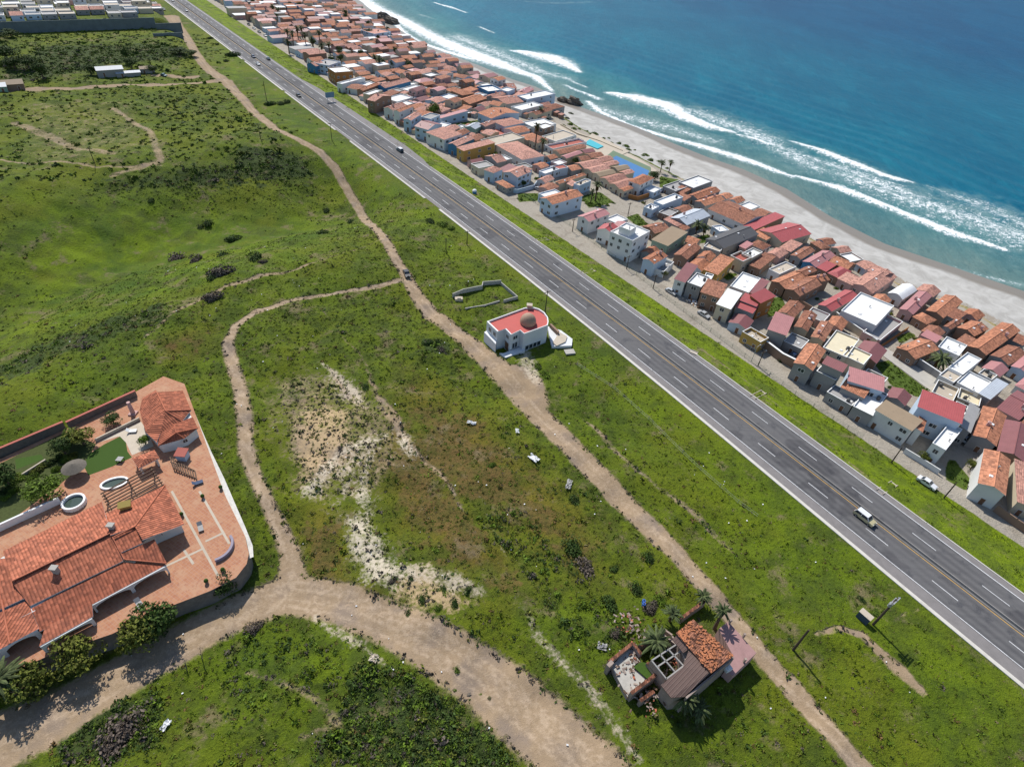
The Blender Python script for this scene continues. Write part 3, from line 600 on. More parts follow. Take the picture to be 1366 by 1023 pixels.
def block(root, cen3, ang, a, b, h, kind, roof, wall, rise=None, det=2, base=0.0, front=True, wins=True, first=False):
    Mw = Matrix.Translation(cen3) @ Matrix.Rotation(ang, 4, 'Z')
    Mr = Matrix.Translation(root.location) @ Matrix.Rotation(root.rotation_euler.z, 4, 'Z')
    T = Mr.inverted() @ Mw; lang = ang-root.rotation_euler.z
    ov = .28 if kind not in ('flat', 'terr') else 0.0
    x0, x1, y0, y1 = -a/2+ov, a/2-ov, -b/2+ov, b/2-ov
    rm, wm = ROOF[roof], WALL[wall]; zb = base-1.2
    wb = MB(); rb = MB()
    X0, X1, Y0, Y1 = -a/2, a/2, -b/2, b/2
    if kind == 'gu':
        r = rise if rise is not None else min(1.5, .16*a); zt = h+r
        wb.box(x0, x1, y0, y1, zb, h-.16, 0, None, False)
        for y in (y0, y1):
            q = [(x0, y, h-.16), (x1, y, h-.16), (0, y, zt-.2)]; wb.quad(q if y == y0 else q[::-1])
        roofslab(rb, [(X0, Y0, h), (0, Y0, zt), (0, Y1, zt), (X0, Y1, h)], .14, lambda p: (p.y+50, p.x+50)); roofslab(rb, [(0, Y0, zt), (X1, Y0, h), (X1, Y1, h), (0, Y1, zt)], .14, lambda p: (p.y+50, 50-p.x))
        if det > 1: rb.tube([(0, Y0-.02, zt+.02), (0, Y1+.02, zt+.02)], .13, 6, 0)
    elif kind == 'gs':
        r = rise if rise is not None else min(1.5, .16*b); zt = h+r
        wb.box(x0, x1, y0, y1, zb, h-.16, 0, None, False)
        for x in (x0, x1):
            q = [(x, y1, h-.16), (x, y0, h-.16), (x, 0, zt-.2)]; wb.quad(q if x == x0 else q[::-1])
        roofslab(rb, [(X0, Y0, h), (X1, Y0, h), (X1, 0, zt), (X0, 0, zt)], .14, lambda p: (p.x+50, p.y+50)); roofslab(rb, [(X0, 0, zt), (X1, 0, zt), (X1, Y1, h), (X0, Y1, h)], .14, lambda p: (p.x+50, 50-p.y))
        if det > 1: rb.tube([(X0-.02, 0, zt+.02), (X1+.02, 0, zt+.02)], .13, 6, 0)
    elif kind in ('sf', 'sb', 'sl', 'sr'):          # one slope falling to the front / back / left / right
        r = rise if rise is not None else .7
        zz = {'sf': (h, h, h+r, h+r), 'sb': (h+r, h+r, h, h), 'sl': (h, h+r, h+r, h), 'sr': (h+r, h, h, h+r)}[kind]
        wb.prism([(x0, y0), (x1, y0), (x1, y1), (x0, y1)], zb, [z-.2 for z in zz], 0, None, False)
        roofslab(rb, [(X0, Y0, zz[0]), (X1, Y0, zz[1]), (X1, Y1, zz[2]), (X0, Y1, zz[3])], .14, (lambda p: (p.x+50, p.y+50)) if kind in ('sf', 'sb') else (lambda p: (p.y+50, p.x+50)))
    elif kind == 'hip':
        r = rise if rise is not None else min(1.6, .2*min(a, b)); zt = h+r; k = min(a, b)/2
        wb.box(x0, x1, y0, y1, zb, h-.16, 0, None, False)
        if b >= a: P, Q = (0, Y0+k, zt), (0, Y1-k+.01, zt)
        else: P, Q = (X0+k, 0, zt), (X1-k-.01, 0, zt)
        A_, B_, C_, D_ = (X0, Y0, h), (X1, Y0, h), (X1, Y1, h), (X0, Y1, h)
        fu = lambda p: (p.x+50, p.y+50); fv = lambda p: (p.y+50, p.x+50)
        if b >= a:
            for q, f in (([A_, B_, P], fu), ([B_, C_, Q, P], fv), ([C_, D_, Q], fu), ([D_, A_, P, Q], fv)): roofslab(rb, q, .12, f)
        else:
            for q, f in (([A_, B_, Q, P], fu), ([B_, C_, Q], fv), ([C_, D_, P, Q], fu), ([D_, A_, P], fv)): roofslab(rb, q, .12, f)
    elif kind == 'barrel':
        r = rise if rise is not None else .2*a; n = 8
        pr = [(X0+a*i/n, h+r*math.sin(PI*i/n)) for i in range(n+1)]
        wb.box(x0, x1, y0, y1, zb, h-.1, 0, None, False)
        for y in (y0, y1):
            q = [(x, y, z-.08) for x, z in pr][1:-1]; q = [(x0, y, h-.1)]+q+[(x1, y, h-.1)]; wb.quad(q[::-1] if y == y0 else q)
        for (xa, za), (xb, zb2) in zip(pr, pr[1:]): roofslab(rb, [(xa, Y0, za), (xb, Y0, zb2), (xb, Y1, zb2), (xa, Y1, za)], .1, lambda p: (p.y+50, p.x+50))
    else:                                            # flat roof inside a parapet
        ph = .45 if kind == 'flat' else .9; pw = .18
        wb.box(x0, x1, y0, y1, zb, h-ph, 0, None, False, False)
        for q in ((X0, X1, Y0, Y0+pw), (X0, X1, Y1-pw, Y1), (X0, X0+pw, Y0+pw, Y1-pw), (X1-pw, X1, Y0+pw, Y1-pw)): wb.box(q[0], q[1], q[2], q[3], h-ph, h, 0, None, False)
        rb.quad([(X0+pw, Y0+pw, h-ph+.02), (X1-pw, Y0+pw, h-ph+.02), (X1-pw, Y1-pw, h-ph+.02), (X0+pw, Y1-pw, h-ph+.02)])
        rb.box(X0-.03, X1+.03, Y0-.03, Y0+pw, h, h+.06, 1); rb.box(X0-.03, X0+pw, Y0+pw, Y1+.03, h, h+.06, 1); rb.box(X1-pw, X1+.03, Y0+pw, Y1+.03, h, h+.06, 1); rb.box(X0+pw, X1-pw, Y1-pw, Y1+.03, h, h+.06, 1)
    for m_ in (wb, rb): m_.v = [T @ p for p in m_.v]
    wo = wb.obj('wall', wm, root); ro = rb.obj('roof', [rm, whitem if kind in ('flat', 'terr') else wm], root)
    if det and wins:
        st = max(1, int((h-base)/2.75)); faces = []
        if front: faces.append((x0, y0, a-2*ov, 0.0, (1, 0)))
        faces.append((x1, y0, b-2*ov, PI/2, (0, 1)))
        for fi, (fx, fy, L, rz, dr) in enumerate(faces):
            n = max(1, min(3 if det > 1 else 2, int(L/3.0)))
            dk = random.randrange(n) if (fi == 0 and front) else -1
            for k in range(st):
                for i in range(n):
                    u = L*(i+.5)/n+random.uniform(-.25, .25); p = T @ Vector((fx+dr[0]*u, fy+dr[1]*u, base+2.75*k+1.0))
                    if k == 0 and i == dk and L > 2.5:
                        inst(DOOR, 'door', root, (p.x, p.y, p.z-.98), lang+rz, (.95, 1, 2.05)); continue
                    if random.random() < (.16 if det > 1 else .3): continue
                    if base+2.75*k+2.2 > h-.25: continue
                    inst(WIN, 'window', root, p, lang+rz, (random.choice((1.2, 1.5, 1.9)), 1, random.choice((1.2, 1.35))))
    if det > 1:
        for _ in range(random.choice((1, 2, 2, 3))):
            px_, py_ = random.uniform(x0*.7, x1*.7), random.uniform(y0*.7, y1*.7)
            if kind == 'gu': zz_ = h+(r)*(1-abs(px_)/(a/2))
            elif kind == 'gs': zz_ = h+(r)*(1-abs(py_)/(b/2))
            elif kind in ('flat', 'terr'): zz_ = h-.43 if kind == 'flat' else h-.88
            else: continue
            p = T @ Vector((px_, py_, zz_)); nm, me = random.choice((('skylight', SKYL), ('roof_vent', VENT), ('skylight', SKYL), ('chimney', CHIM))) if kind not in ('flat', 'terr') else random.choice((('roof_vent', VENT), ('skylight', SKYL), ('water_tank', TANK)))
            inst(me, nm, ro, p, lang)
    FOOT.append((cen3.x, cen3.y, a/2, b/2, ang))
    return wo, ro
CROP = dict(A=(1206, 560), B=(1206, 460), C=(1080, 470), D=(1206, 370), E=(1080, 370), F=(980, 420), G=(980, 320), H=(860, 330), I=(860, 220), J=(760, 240), K=(700, 150), L=(620, 150),
            M=(540, 100), R=(640, 80), P=(460, 50), Q=(380, 20))
CR2 = dict(Z3=(480, 60), Z4=(640, 160), Z5=(820, 220), Z6=(940, 300))
def cpx(c, p):
    if c in CROP: o = CROP[c]; k = 8.525
    else: o = CR2[c]; k = 4.871
    return (o[0]+p[0]/k, o[1]+p[1]/k)
TRL = []; USED = set()
def short(l):
    l = l.split(',')[0]
    for w_ in (' with ', ' beside ', ' behind ', ' between ', ' next to ', ' above ', ' at the ', ' by ', ' in front ', ' in the ', ' around ', ' in two ', ' near ', ' over ', ' on the '): l = l.split(w_)[0]
    return ' '.join(l.split()[:9])
def nextto(desc, x, y):
    for L in sorted(TRL, key=lambda q: (q[0]-x)**2+(q[1]-y)**2)[:6]:
        a, b = su(x, y), su(L[0], L[1]); ds, du = a[0]-b[0], a[1]-b[1]
        dr = ('on the sea side of' if du > 0 else 'on the highway side of') if abs(du) > abs(ds) else ('right of' if ds > 0 else 'left of')
        lb = f'{desc} {dr} the {L[2]}'
        if len(lb.split()) <= 16 and lb not in USED: USED.add(lb); return lb
    i = 2
    while True:
        lb = f'{desc}, {ordw(i-1)} one {dr} the {L[2]}'
        if lb not in USED: USED.add(lb); return lb
        i += 1
def house(label, *blocks, det=2, cat='house', name='house', group='houses of the seaside village'):
    root = None
    for b in blocks:
        c, W, S_, N_, h, kind, roof, wall = b[:8]; kw = b[8] if len(b) > 8 else {}
        c3, ang, a, bb = rectify(cpx(c, W), cpx(c, S_), cpx(c, N_), h)
        if root is None: root = empty(name, c3, ang, label, cat, group); TRL.append((c3.x, c3.y, short(label)))
        c3.z = root.location.z; a *= 1.04; bb *= 1.05
        block(root, c3, ang, a, bb, h, kind, roof, wall, det=kw.pop('det', det), **kw)
    return root
# ------------------------------------------------------------------ the village, house by house
H = house
H('big orange tiled gable house, blue grey end wall over the street, nearest the camera', ('A', (862, 702), (1165, 878), (905, 312), 5.6, 'gu', 'orr', 'wh'))
H('salmon roofed house at the right edge with air conditioner box on its roof', ('A', (1290, 912), (1500, 1010), (1235, 460), 4.2, 'sf', 'sa', 'cr'))
H('bright orange tiled gable house between the grey slab roof and the maroon roof', ('B', (775, 1018), (1050, 1145), (900, 700), 4.5, 'gu', 'orr', 'gy'))
H('long maroon metal gable house just behind the big orange gable', ('A', (1065, 342), (1380, 480), (1150, 0), 4.5, 'gu', 'ma', 'br'))
H('maroon pink roofed house with white skylights behind the long maroon gable', ('B', (1075, 715), (1310, 862), (1290, 510), 4.0, 'gs', 'ma', 'pk'))
H('tall pale blue house with a long red roof and white corner tower', ('B', (150, 700), (640, 885), (212, 540), 8.2, 'sf', 'rd', 'bl'), ('A', (335, 250), (480, 330), (520, 30), 6.2, 'flat', 'wh', 'wh'))
H('grey brown slab roofed house between the red roof and the bright orange gable', ('B', (640, 935), (757, 1014), (740, 660), 5.4, 'sr', 'gy', 'gy'), ('B', (545, 735), (680, 790), (600, 650), 4.6, 'flat', 'gy', 'gy'))
H('white two storey house with tan flat roof and arched windows over a gate', ('C', (785, 660), (1190, 920), (838, 532), 5.8, 'sf', 'ta', 'wh', dict(rise=.5)), ('C', (1170, 890), (1270, 895), (1250, 755), 5.2, 'sr', 'orr', 'wh', dict(rise=.5, wins=False)))
H('low house with white flat roof half in blue shade beside the lane', ('C', (508, 606), (720, 716), (672, 380), 4.2, 'flat', 'wh', 'gy'))
H('house with a wide pink flat roof and orange tiled porch', ('C', (430, 322), (830, 440), (460, 182), 6.6, 'sf', 'pk', 'bl', dict(rise=.4)), ('C', (340, 388), (612, 505), (428, 322), 5.2, 'sf', 'orr', 'gy'), ('C', (200, 440), (480, 590), (300, 370), 3.6, 'flat', 'gy', 'gy'))
H('narrow grey house with maroon top floor and two white water tanks', ('C', (145, 125), (375, 228), (190, 62), 8.2, 'sf', 'ma', 'gy'), ('C', (92, 212), (300, 318), (128, 150), 5.4, 'terr', 'orr', 'gy'), ('C', (65, 245), (260, 350), (95, 205), 3.8, 'flat', 'gy', 'gy'))
H('wide cream flat roofed house with a pergola notch at its back', ('E', (165, 790), (420, 905), (305, 602), 5.5, 'flat', 'cr', 'cr'), ('E', (405, 880), (622, 1000), (470, 765), 5.4, 'flat', 'cr', 'cr'))
H('brown gable house with two skylights, first left of the cream roof', ('F', (895, 245), (1012, 338), (985, 40), 4.6, 'gu', 'br', 'cr'))
H('brown gable house with two skylights, middle one of three in a row', ('F', (702, 128), (825, 218), (795, -75), 4.6, 'gu', 'br', 'cr'))
H('brown gable house beside the yellow railed yard, left one of three in a row', ('G', (520, 815), (668, 912), (626, 668), 4.6, 'gu', 'br', 'cr'))
H('two storey house with rosy metal roof over a dark balcony', ('F', (358, 168), (580, 218), (470, 0), 6.4, 'sf', 'pk', 'gy'))
H('orange gable house with dark grey walls behind the parked pickup', ('F', (697, 536), (890, 656), (826, 303), 5.8, 'gu', 'orr', 'gy'))
H('low grey flat roofed house behind the walled dark yard', ('F', (575, 296), (760, 390), (650, 198), 3.4, 'flat', 'gy', 'gy'))
H('low house with a beige roof terrace and yellow parapet at the street', ('F', (95, 190), (293, 308), (185, 142), 4.0, 'terr', 'be', 'ye'))
H('house with plain white sloping roof between brown and maroon roofs', ('H', (815, 642), (980, 700), (940, 490), 5.8, 'sf', 'wh', 'cr'))
H('brown tiled two storey house with dark recessed entrance by the silver car', ('H', (615, 512), (850, 562), (725, 388), 5.9, 'sf', 'br', 'br'))
H('grey two storey house with white flat roof behind the street rubbish heap', ('H', (505, 392), (642, 460), (592, 280), 5.8, 'flat', 'wh', 'gy'), ('H', (640, 400), (720, 430), (700, 290), 5.3, 'flat', 'wh', 'gy'))
H('white house with faded pink striped roof by the garden shrubs', ('H', (350, 352), (460, 412), (480, 178), 5.8, 'sf', 'ma', 'wh'))
H('little pale blue two storey house with bright orange roof', ('H', (8, 130), (100, 210), (140, 24), 5.4, 'gu', 'orr', 'bl'), ('H', (130, 240), (215, 285), (235, 130), 2.6, 'terr', 'gy', 'wh', dict(wins=False)))
H('stepped house with three deep red metal roofs down to the street', ('G', (205, 652), (282, 745), (352, 548), 6.8, 'sr', 'rd', 'oc'), ('G', (75, 682), (258, 762), (108, 612), 6.0, 'sf', 'rd', 'gy'), ('G', (20, 752), (212, 835), (66, 682), 5.0, 'sf', 'rd', 'gy'))
H('long narrow maroon roofed house behind the stepped red roofs', ('G', (163, 590), (250, 632), (300, 455), 4.4, 'sf', 'ma', 'pk'))
H('broad white roofed house with a dark notch above the maroon roof', ('H', (945, 448), (1172, 492), (1125, 302), 4.6, 'flat', 'wh', 'wh'))
H('ochre walled house with wide orange roof above a small green yard', ('H', (660, 252), (832, 302), (856, 104), 4.8, 'sf', 'orr', 'ye'))
H('flat roofed house with a red terrace corner and white roof', ('H', (985, 92), (1118, 160), (1090, 40), 5.0, 'terr', 'td', 'cr'), ('G', (95, 160), (190, 215), (205, 92), 5.0, 'flat', 'wh', 'cr'))
H('brown tiled low house between the red terrace and the white grid roof', ('G', (160, 282), (290, 330), (335, 163), 3.5, 'sf', 'br', 'br'))
H('white framed flat roof house with pinkish roof court and dish', ('G', (420, 330), (500, 402), (592, 236), 4.0, 'flat', 'be', 'wh'))
H('large terracotta house of four joined gables in the middle of the village', ('G', (420, 466), (575, 550), (690, 352), 4.0, 'gu', 'orr', 'br'), ('G', (582, 552), (745, 640), (820, 430), 4.2, 'gu', 'br', 'br'), ('G', (690, 362), (800, 412), (830, 308), 4.6, 'gu', 'br', 'br', dict(wins=False)), ('G', (840, 432), (920, 500), (985, 395), 4.4, 'gu', 'orr', 'br', dict(wins=False)))
H('long red metal gable house beside the white flat roofed compound', ('E', (108, 305), (255, 388), (400, 140), 3.6, 'gu', 'rd', 'gy'))
H('large white flat roofed compound with sunken terrace and pink side wall', ('E', (290, 388), (720, 495), (610, 213), 5.2, 'flat', 'wh', 'wh'), ('E', (640, 610), (795, 725), (880, 400), 3.2, 'terr', 'gy', 'pk'))
H('white barrel roofed house on the beach edge beside a pink roof', ('E', (890, 178), (1058, 250), (1055, 80), 3.6, 'barrel', 'wh', 'wh', dict(rise=1.2)))
H('pink and maroon gable house right of the white barrel roof', ('E', (1028, 352), (1180, 420), (1238, 155), 3.6, 'gu', 'pk', 'pk'))
H('wide red tiled house with skylights on the beach side of the dark alley', ('Z6', (965, 378), (1090, 452), (1110, 272), 3.6, 'gu', 'sa', 'pk'), ('Z6', (1060, 300), (1150, 350), (1135, 272), 4.0, 'gs', 'sa', 'pk', dict(wins=False)))
H('red roofed house at the left end of the dark alley', ('Z6', (865, 348), (960, 392), (922, 315), 3.4, 'sf', 'sa', 'pk'))
H('small crimson roofed house in front of two orange beach roofs', ('Z6', (735, 276), (790, 308), (790, 240), 3.2, 'sf', 'rd', 'br'))
H('pale pink gable house with blue windowed front wall', ('Z6', (640, 236), (725, 276), (765, 165), 3.4, 'gu', 'pk', 'bd'))
H('orange roofed beach house right of the pale pink gable', ('Z6', (810, 240), (930, 290), (860, 205), 3.4, 'gs', 'orr', 'br'))
H('bright red square roofed house behind the orange beach roof', ('Z6', (800, 312), (872, 347), (882, 270), 3.4, 'hip', 'rd', 'br'))
H('brown gable house with grey end wall left of the pale pink gable', ('Z6', (560, 196), (626, 226), (650, 140), 3.4, 'gu', 'br', 'gy'))
H('brown hip roofed house standing out over the beach edge', ('Z6', (700, 116), (762, 166), (742, 95), 3.4, 'hip', 'br', 'br'))
H('small salmon roofed house with a dark eave line near the beach', ('Z6', (480, 146), (560, 172), (560, 108), 3.2, 'sf', 'sa', 'gy'))
H('long crimson metal roofed house at the beach edge', ('Z5', (838, 396), (902, 426), (1035, 318), 3.6, 'sf', 'rd', 'br'))
H('gable house half red and half orange beside the crimson beach roof', ('Z5', (960, 426), (1086, 510), (1128, 368), 3.8, 'gu', 'rd', 'cr'), ('Z5', (890, 440), (985, 482), (965, 415), 3.2, 'sf', 'orr', 'cr'))
H('very large brown tiled beachfront house with a ridge parallel to the shore', ('Z5', (612, 286), (838, 386), (745, 235), 3.8, 'gs', 'br', 'wh'))
H('long narrow orange roofed house next to the white roofed beach building', ('Z5', (490, 196), (530, 230), (632, 138), 3.6, 'gu', 'orr', 'gy'))
H('second long narrow orange roofed house, beside the very large brown roof', ('Z5', (530, 236), (586, 270), (652, 195), 3.6, 'gu', 'orr', 'gy'))
H('white roofed beach building with a grey wing and small red roof', ('Z5', (435, 112), (510, 155), (545, 64), 4.2, 'flat', 'wh', 'gy'), ('Z5', (335, 132), (392, 172), (425, 90), 3.6, 'flat', 'gy', 'gy'), ('Z5', (388, 160), (440, 190), (436, 130), 2.8, 'sf', 'br', 'br'))
H('long white flat roofed house with two roof levels by the paved plaza', ('I', (120, 410), (205, 455), (340, 325), 4.8, 'flat', 'wh', 'bl'), ('I', (5, 466), (90, 505), (70, 425), 4.2, 'flat', 'wh', 'bl'))
H('pale blue metal gable house with small orange front roof', ('I', (310, 600), (480, 690), (560, 495), 3.8, 'gu', 'bm', 'gy'), ('I', (215, 612), (372, 692), (300, 588), 3.2, 'sf', 'sa', 'gy'), ('I', (375, 690), (452, 746), (430, 668), 3.0, 'sf', 'br', 'gy'))
H('small white roofed outbuilding with blue wall in the garden block', ('I', (795, 702), (852, 772), (872, 668), 3.4, 'flat', 'wh', 'bl'))
H('large charcoal roofed house with white skylight frames', ('I', (720, 842), (900, 952), (1090, 690), 4.2, 'gu', 'dk', 'gy'))
H('tiny rosy roofed box house beside the charcoal roof', ('I', (1085, 922), (1142, 962), (1160, 875), 3.2, 'sf', 'pk', 'pk'))
H('low beige flat roofed house left of the charcoal roof', ('I', (680, 925), (850, 985), (745, 862), 3.2, 'flat', 'be', 'gy'))
H('brown tiled hip house right of the olive roofed green house', ('Z5', (398, 580), (468, 622), (480, 500), 4.0, 'gu', 'br', 'br'))
H('green walled house with olive tan roof behind the white cube', ('I', (75, 848), (266, 916), (302, 720), 4.0, 'sf', 'ta', 'gn'))
H('brown roofed low house touching the back of the white cube', ('I', (5, 702), (112, 796), (152, 640), 3.6, 'gu', 'br', 'br'))
H('tall white cube house with a rooftop stair box', ('J', (558, 590), (722, 750), (660, 432), 9.2, 'flat', 'wh', 'wh'), ('J', (577, 528), (690, 575), (638, 482), 11.6, 'flat', 'wh', 'wh', dict(wins=False, base=8.5)))
H('white house with crimson gable roof left of the white cube', ('J', (333, 560), (500, 630), (386, 488), 5.4, 'gu', 'rd', 'wh', dict(rise=1.4)))
H('white two storey house with pink ridge roof by the street bend', ('J', (105, 412), (216, 480), (330, 325), 5.6, 'gu', 'pk', 'wh'))
H('white two storey house with pale orange roof by the green lawn island', ('Z4', (390, 508), (478, 548), (585, 455), 6.0, 'gu', 'orr', 'bl'))
H('white house with broken salmon roofs beside the lane of parked cars', ('L', (465, 682), (600, 752), (590, 610), 5.6, 'gu', 'sa', 'bl'), ('L', (600, 640), (700, 690), (650, 600), 5.2, 'hip', 'sa', 'bl', dict(wins=False)))
H('salmon hip roofed white house above the low orange roof', ('L', (240, 652), (330, 702), (322, 600), 4.8, 'hip', 'sa', 'bl'))
H('low orange hip roof with a blue grey yard wall beside the highway slope', ('L', (355, 792), (480, 870), (432, 765), 2.8, 'hip', 'orr', 'gy'))
H('terracotta house with a white roof panel beside the ochre house', ('L', (240, 502), (370, 582), (330, 470), 4.6, 'gu', 'sa', 'gy'), ('L', (395, 500), (480, 550), (440, 480), 4.4, 'flat', 'wh', 'gy', dict(wins=False)))
H('ochre walled house with a long pinkish tile strip roof', ('M', (602, 822), (668, 868), (945, 752), 5.8, 'sf', 'sa', 'ye', dict(rise=.9)))
H('very wide terracotta hip house in the middle of the block', ('L', (378, 374), (655, 545), (600, 325), 4.2, 'hip', 'sa', 'wh'))
H('large flat beige roofed house by the pink courtyard', ('L', (190, 312), (332, 372), (530, 230), 4.2, 'flat', 'be', 'cr'))
H('blue grey roofed house with a red wing at the pink courtyard', ('M', (690, 592), (802, 622), (772, 545), 4.0, 'gu', 'bm', 'gn'), ('M', (850, 572), (908, 602), (962, 520), 4.2, 'gu', 'sa', 'gy'))
H('two storey house with dark maroon gable roof facing the highway', ('M', (150, 582), (260, 642), (278, 508), 6.0, 'gs', 'ma', 'bl'))
H('long white two storey house with salmon roof above the highway verge', ('M', (265, 655), (450, 745), (440, 598), 5.8, 'sf', 'sa', 'wh'))
H('red roofed house with a bright blue street wall', ('M', (510, 782), (582, 822), (700, 690), 5.0, 'gu', 'sa', 'bd'))
H('long pink roofed house with pale blue front beside a green lot', ('M', (362, 476), (422, 492), (662, 408), 4.0, 'sf', 'pk', 'bl'))
H('orange roofed house with dark arches on its side wall', ('M', (820, 432), (992, 492), (1142, 378), 4.8, 'gs', 'orr', 'bl'))
H('white house with salmon roof at the foot of the lone tall palm', ('M', (0, 502), (62, 532), (112, 420), 6.0, 'gu', 'sa', 'bl'))
H('white walled gable house with small windows above the highway verge', ('P', (560, 832), (622, 852), (712, 770), 6.6, 'gu', 'orr', 'wh'))
H('orange roofed house left of the white walled gable', ('P', (450, 802), (542, 832), (602, 745), 5.0, 'gu', 'sa', 'wh'))
H('large grey brown walled block with a pink tile roof', ('P', (270, 707), (332, 737), (452, 640), 6.6, 'gs', 'sa', 'br'))
H('house with pale green white roof left of the grey brown block', ('P', (210, 637), (282, 652), (352, 590), 5.0, 'flat', 'wh', 'cr'))
H('long ochre tiled roof behind the pale green roof', ('P', (145, 592), (202, 612), (332, 520), 4.2, 'gu', 'orr', 'br'))
H('long salmon roofed house with a vivid blue side wall', ('P', (370, 547), (452, 582), (652, 470), 4.2, 'gu', 'sa', 'bd'))
H('long white roofed hall next to the rust orange block', ('Q', (600, 772), (652, 787), (852, 705), 5.0, 'flat', 'wh', 'wh'))
H('tall rust orange block with white flat roof', ('Q', (500, 602), (570, 657), (682, 585), 7.4, 'flat', 'wh', 'oc'))
H('pale blue house left of the rust orange block', ('Q', (415, 545), (500, 600), (470, 480), 5.8, 'flat', 'gy', 'bl'))
H('house with a teal blue end wall under the dark hedge', ('Q', (300, 560), (350, 605), (360, 520), 4.6, 'gu', 'sa', 'bd'))
# the repeated cottages by the pool and the blue court
KL = [(325, 435, 400, 480, 500, 395, 'br'), (405, 500, 480, 522, 590, 440, 'pk'), (530, 395, 570, 435, 640, 355, 'br'), (630, 430, 680, 470, 740, 405, 'ma'), (700, 480, 750, 525, 830, 445, 'br'),
      (590, 510, 640, 555, 690, 490, 'br'), (570, 580, 680, 640, 790, 535, 'sa'), (685, 640, 770, 690, 880, 590, 'sa'), (810, 525, 870, 575, 930, 485, 'sa'), (885, 580, 935, 620, 1010, 540, 'sa'),
      (780, 690, 850, 735, 960, 645, 'ta'), (1000, 625, 1050, 670, 1130, 590, 'ta'), (870, 745, 960, 805, 1060, 690, 'sa'), (965, 810, 1075, 865, 1170, 750, 'sa'), (1090, 680, 1140, 720, 1180, 640, 'sa'), (1080, 872, 1122, 906, 1180, 830, 'orr')]
KN = ['leftmost long maroon brown roof', 'faded pink roof in front', 'short brown roof beside the pool', 'dull maroon roof beside the pool', 'brown roof nearest the pool terrace', 'small brown roof behind the dark tree', 'long salmon roof at the lane corner',
      'second long salmon roof from the lane corner', 'salmon roof facing the blue court', 'narrow salmon roof beside the blue court', 'olive tan roof on the lane', 'olive tan roof facing the blue court', 'long salmon roof by the tall palms', 'broad salmon roof by the walled red yard',
      'small salmon roof behind a dark shrub', 'lowest orange porch roof by the lane']
for q, nm in zip(KL, KN): H('cottage with '+nm+' in the poolside cluster', ('K', q[0:2], q[2:4], q[4:6], 3.4, 'gu', q[6], 'cr'), det=1, cat='cottage', name='cottage', group='cottages by the pool')
H('white two storey house with orange hip roof beside the dark red yard', ('Z4', (982, 395), (1040, 430), (1062, 345), 5.6, 'hip', 'orr', 'wh'))
H('low white house whose flat roof is half white half red', ('K', (180, 667), (226, 702), (330, 612), 3.6, 'flat', 'wh', 'bl'), ('K', (300, 620), (350, 660), (430, 590), 3.58, 'flat', 'td', 'bl'))
H('orange roofed house with a flower yard behind the lawn island', ('K', (345, 792), (402, 812), (642, 695), 4.0, 'gu', 'orr', 'cr'), ('K', (480, 802), (545, 850), (520, 770), 3.4, 'sf', 'sa', 'cr'))
H('pale house with oval windows behind the lawn island', ('K', (565, 807), (622, 832), (692, 752), 4.6, 'flat', 'be', 'bl'))
H('flat pale roofed clubhouse with pinkish roof terrace above the pool', ('K', (200, 272), (352, 326), (430, 205), 3.2, 'flat', 'be', 'wh'), ('K', (245, 367), (322, 412), (610, 292), 3.4, 'terr', 'td', 'wh'))
H('big white roofed beach block beside the dark rocks', ('R', (440, 407), (540, 450), (742, 345), 6.0, 'flat', 'wh', 'bl'))
H('white flat roofed building behind the big white beach block', ('R', (390, 532), (462, 582), (612, 465), 4.2, 'flat', 'wh', 'wh'))
H('brown roofed house with a tall palm in front, by the beach rocks', ('R', (570, 602), (642, 632), (742, 545), 4.0, 'gu', 'br', 'cr'))
H('wide salmon roofed house left of the white flat roofed building', ('R', (140, 432), (290, 510), (330, 400), 4.0, 'gu', 'sa', 'gy'))
H('red roofed house behind the wide salmon roof', ('R', (90, 412), (162, 440), (212, 365), 4.0, 'gu', 'sa', 'gy'))
H('large orange house of stepped roofs left of the wide salmon roof', ('M', (625, 292), (722, 350), (792, 215), 4.2, 'gu', 'orr', 'br'), ('M', (545, 187), (662, 240), (662, 160), 4.4, 'hip', 'orr', 'br'))
H('white and blue painted flat roofed house near the beach', ('M', (840, 132), (952, 190), (992, 110), 4.2, 'terr', 'wh', 'bd'))
H('salmon roofed beach house at the dark hedge', ('R', (280, 272), (332, 332), (352, 260), 4.0, 'gu', 'sa', 'pk'))
H('pink roofed beach house behind the big white block', ('R', (440, 362), (522, 390), (522, 310), 4.0, 'gu', 'pk', 'pk'))
H('long blue windowed seafront block at the far end of the beach', ('Q', (960, 180), (1010, 240), (1050, 130), 5.5, 'flat', 'sa', 'bl'))
NTRACED = len(FOOT)
# ------------------------------------------------------------------ more traced houses, near the right edge and the beach
H('orange hip roofed beach house around a dark courtyard', ('D', (215, 388), (440, 442), (480, 215), 3.8, 'gu', 'orr', 'br'), ('D', (108, 436), (268, 524), (215, 385), 3.4, 'hip', 'orr', 'br'))
H('brown roofed house in two parts next to the orange courtyard house', ('D', (452, 552), (532, 592), (600, 460), 3.6, 'gu', 'br', 'gy'), ('D', (478, 432), (600, 500), (575, 368), 3.4, 'sf', 'br', 'gy'))
H('orange gable beach house with a lower front roof', ('D', (640, 572), (800, 690), (765, 470), 4.0, 'gu', 'orr', 'br'), ('D', (598, 712), (715, 775), (690, 650), 3.2, 'sf', 'br', 'br'))
H('longest pale orange gable house on the beach edge, at the right', ('D', (735, 772), (940, 882), (1110, 512), 4.4, 'gu', 'orr', 'br'))
H('brown gable house at the right edge below the longest orange gable', ('D', (978, 880), (1190, 1000), (1180, 765), 3.6, 'gu', 'br', 'gy'), ('D', (1172, 702), (1340, 790), (1240, 650), 3.4, 'sf', 'br', 'gy'))
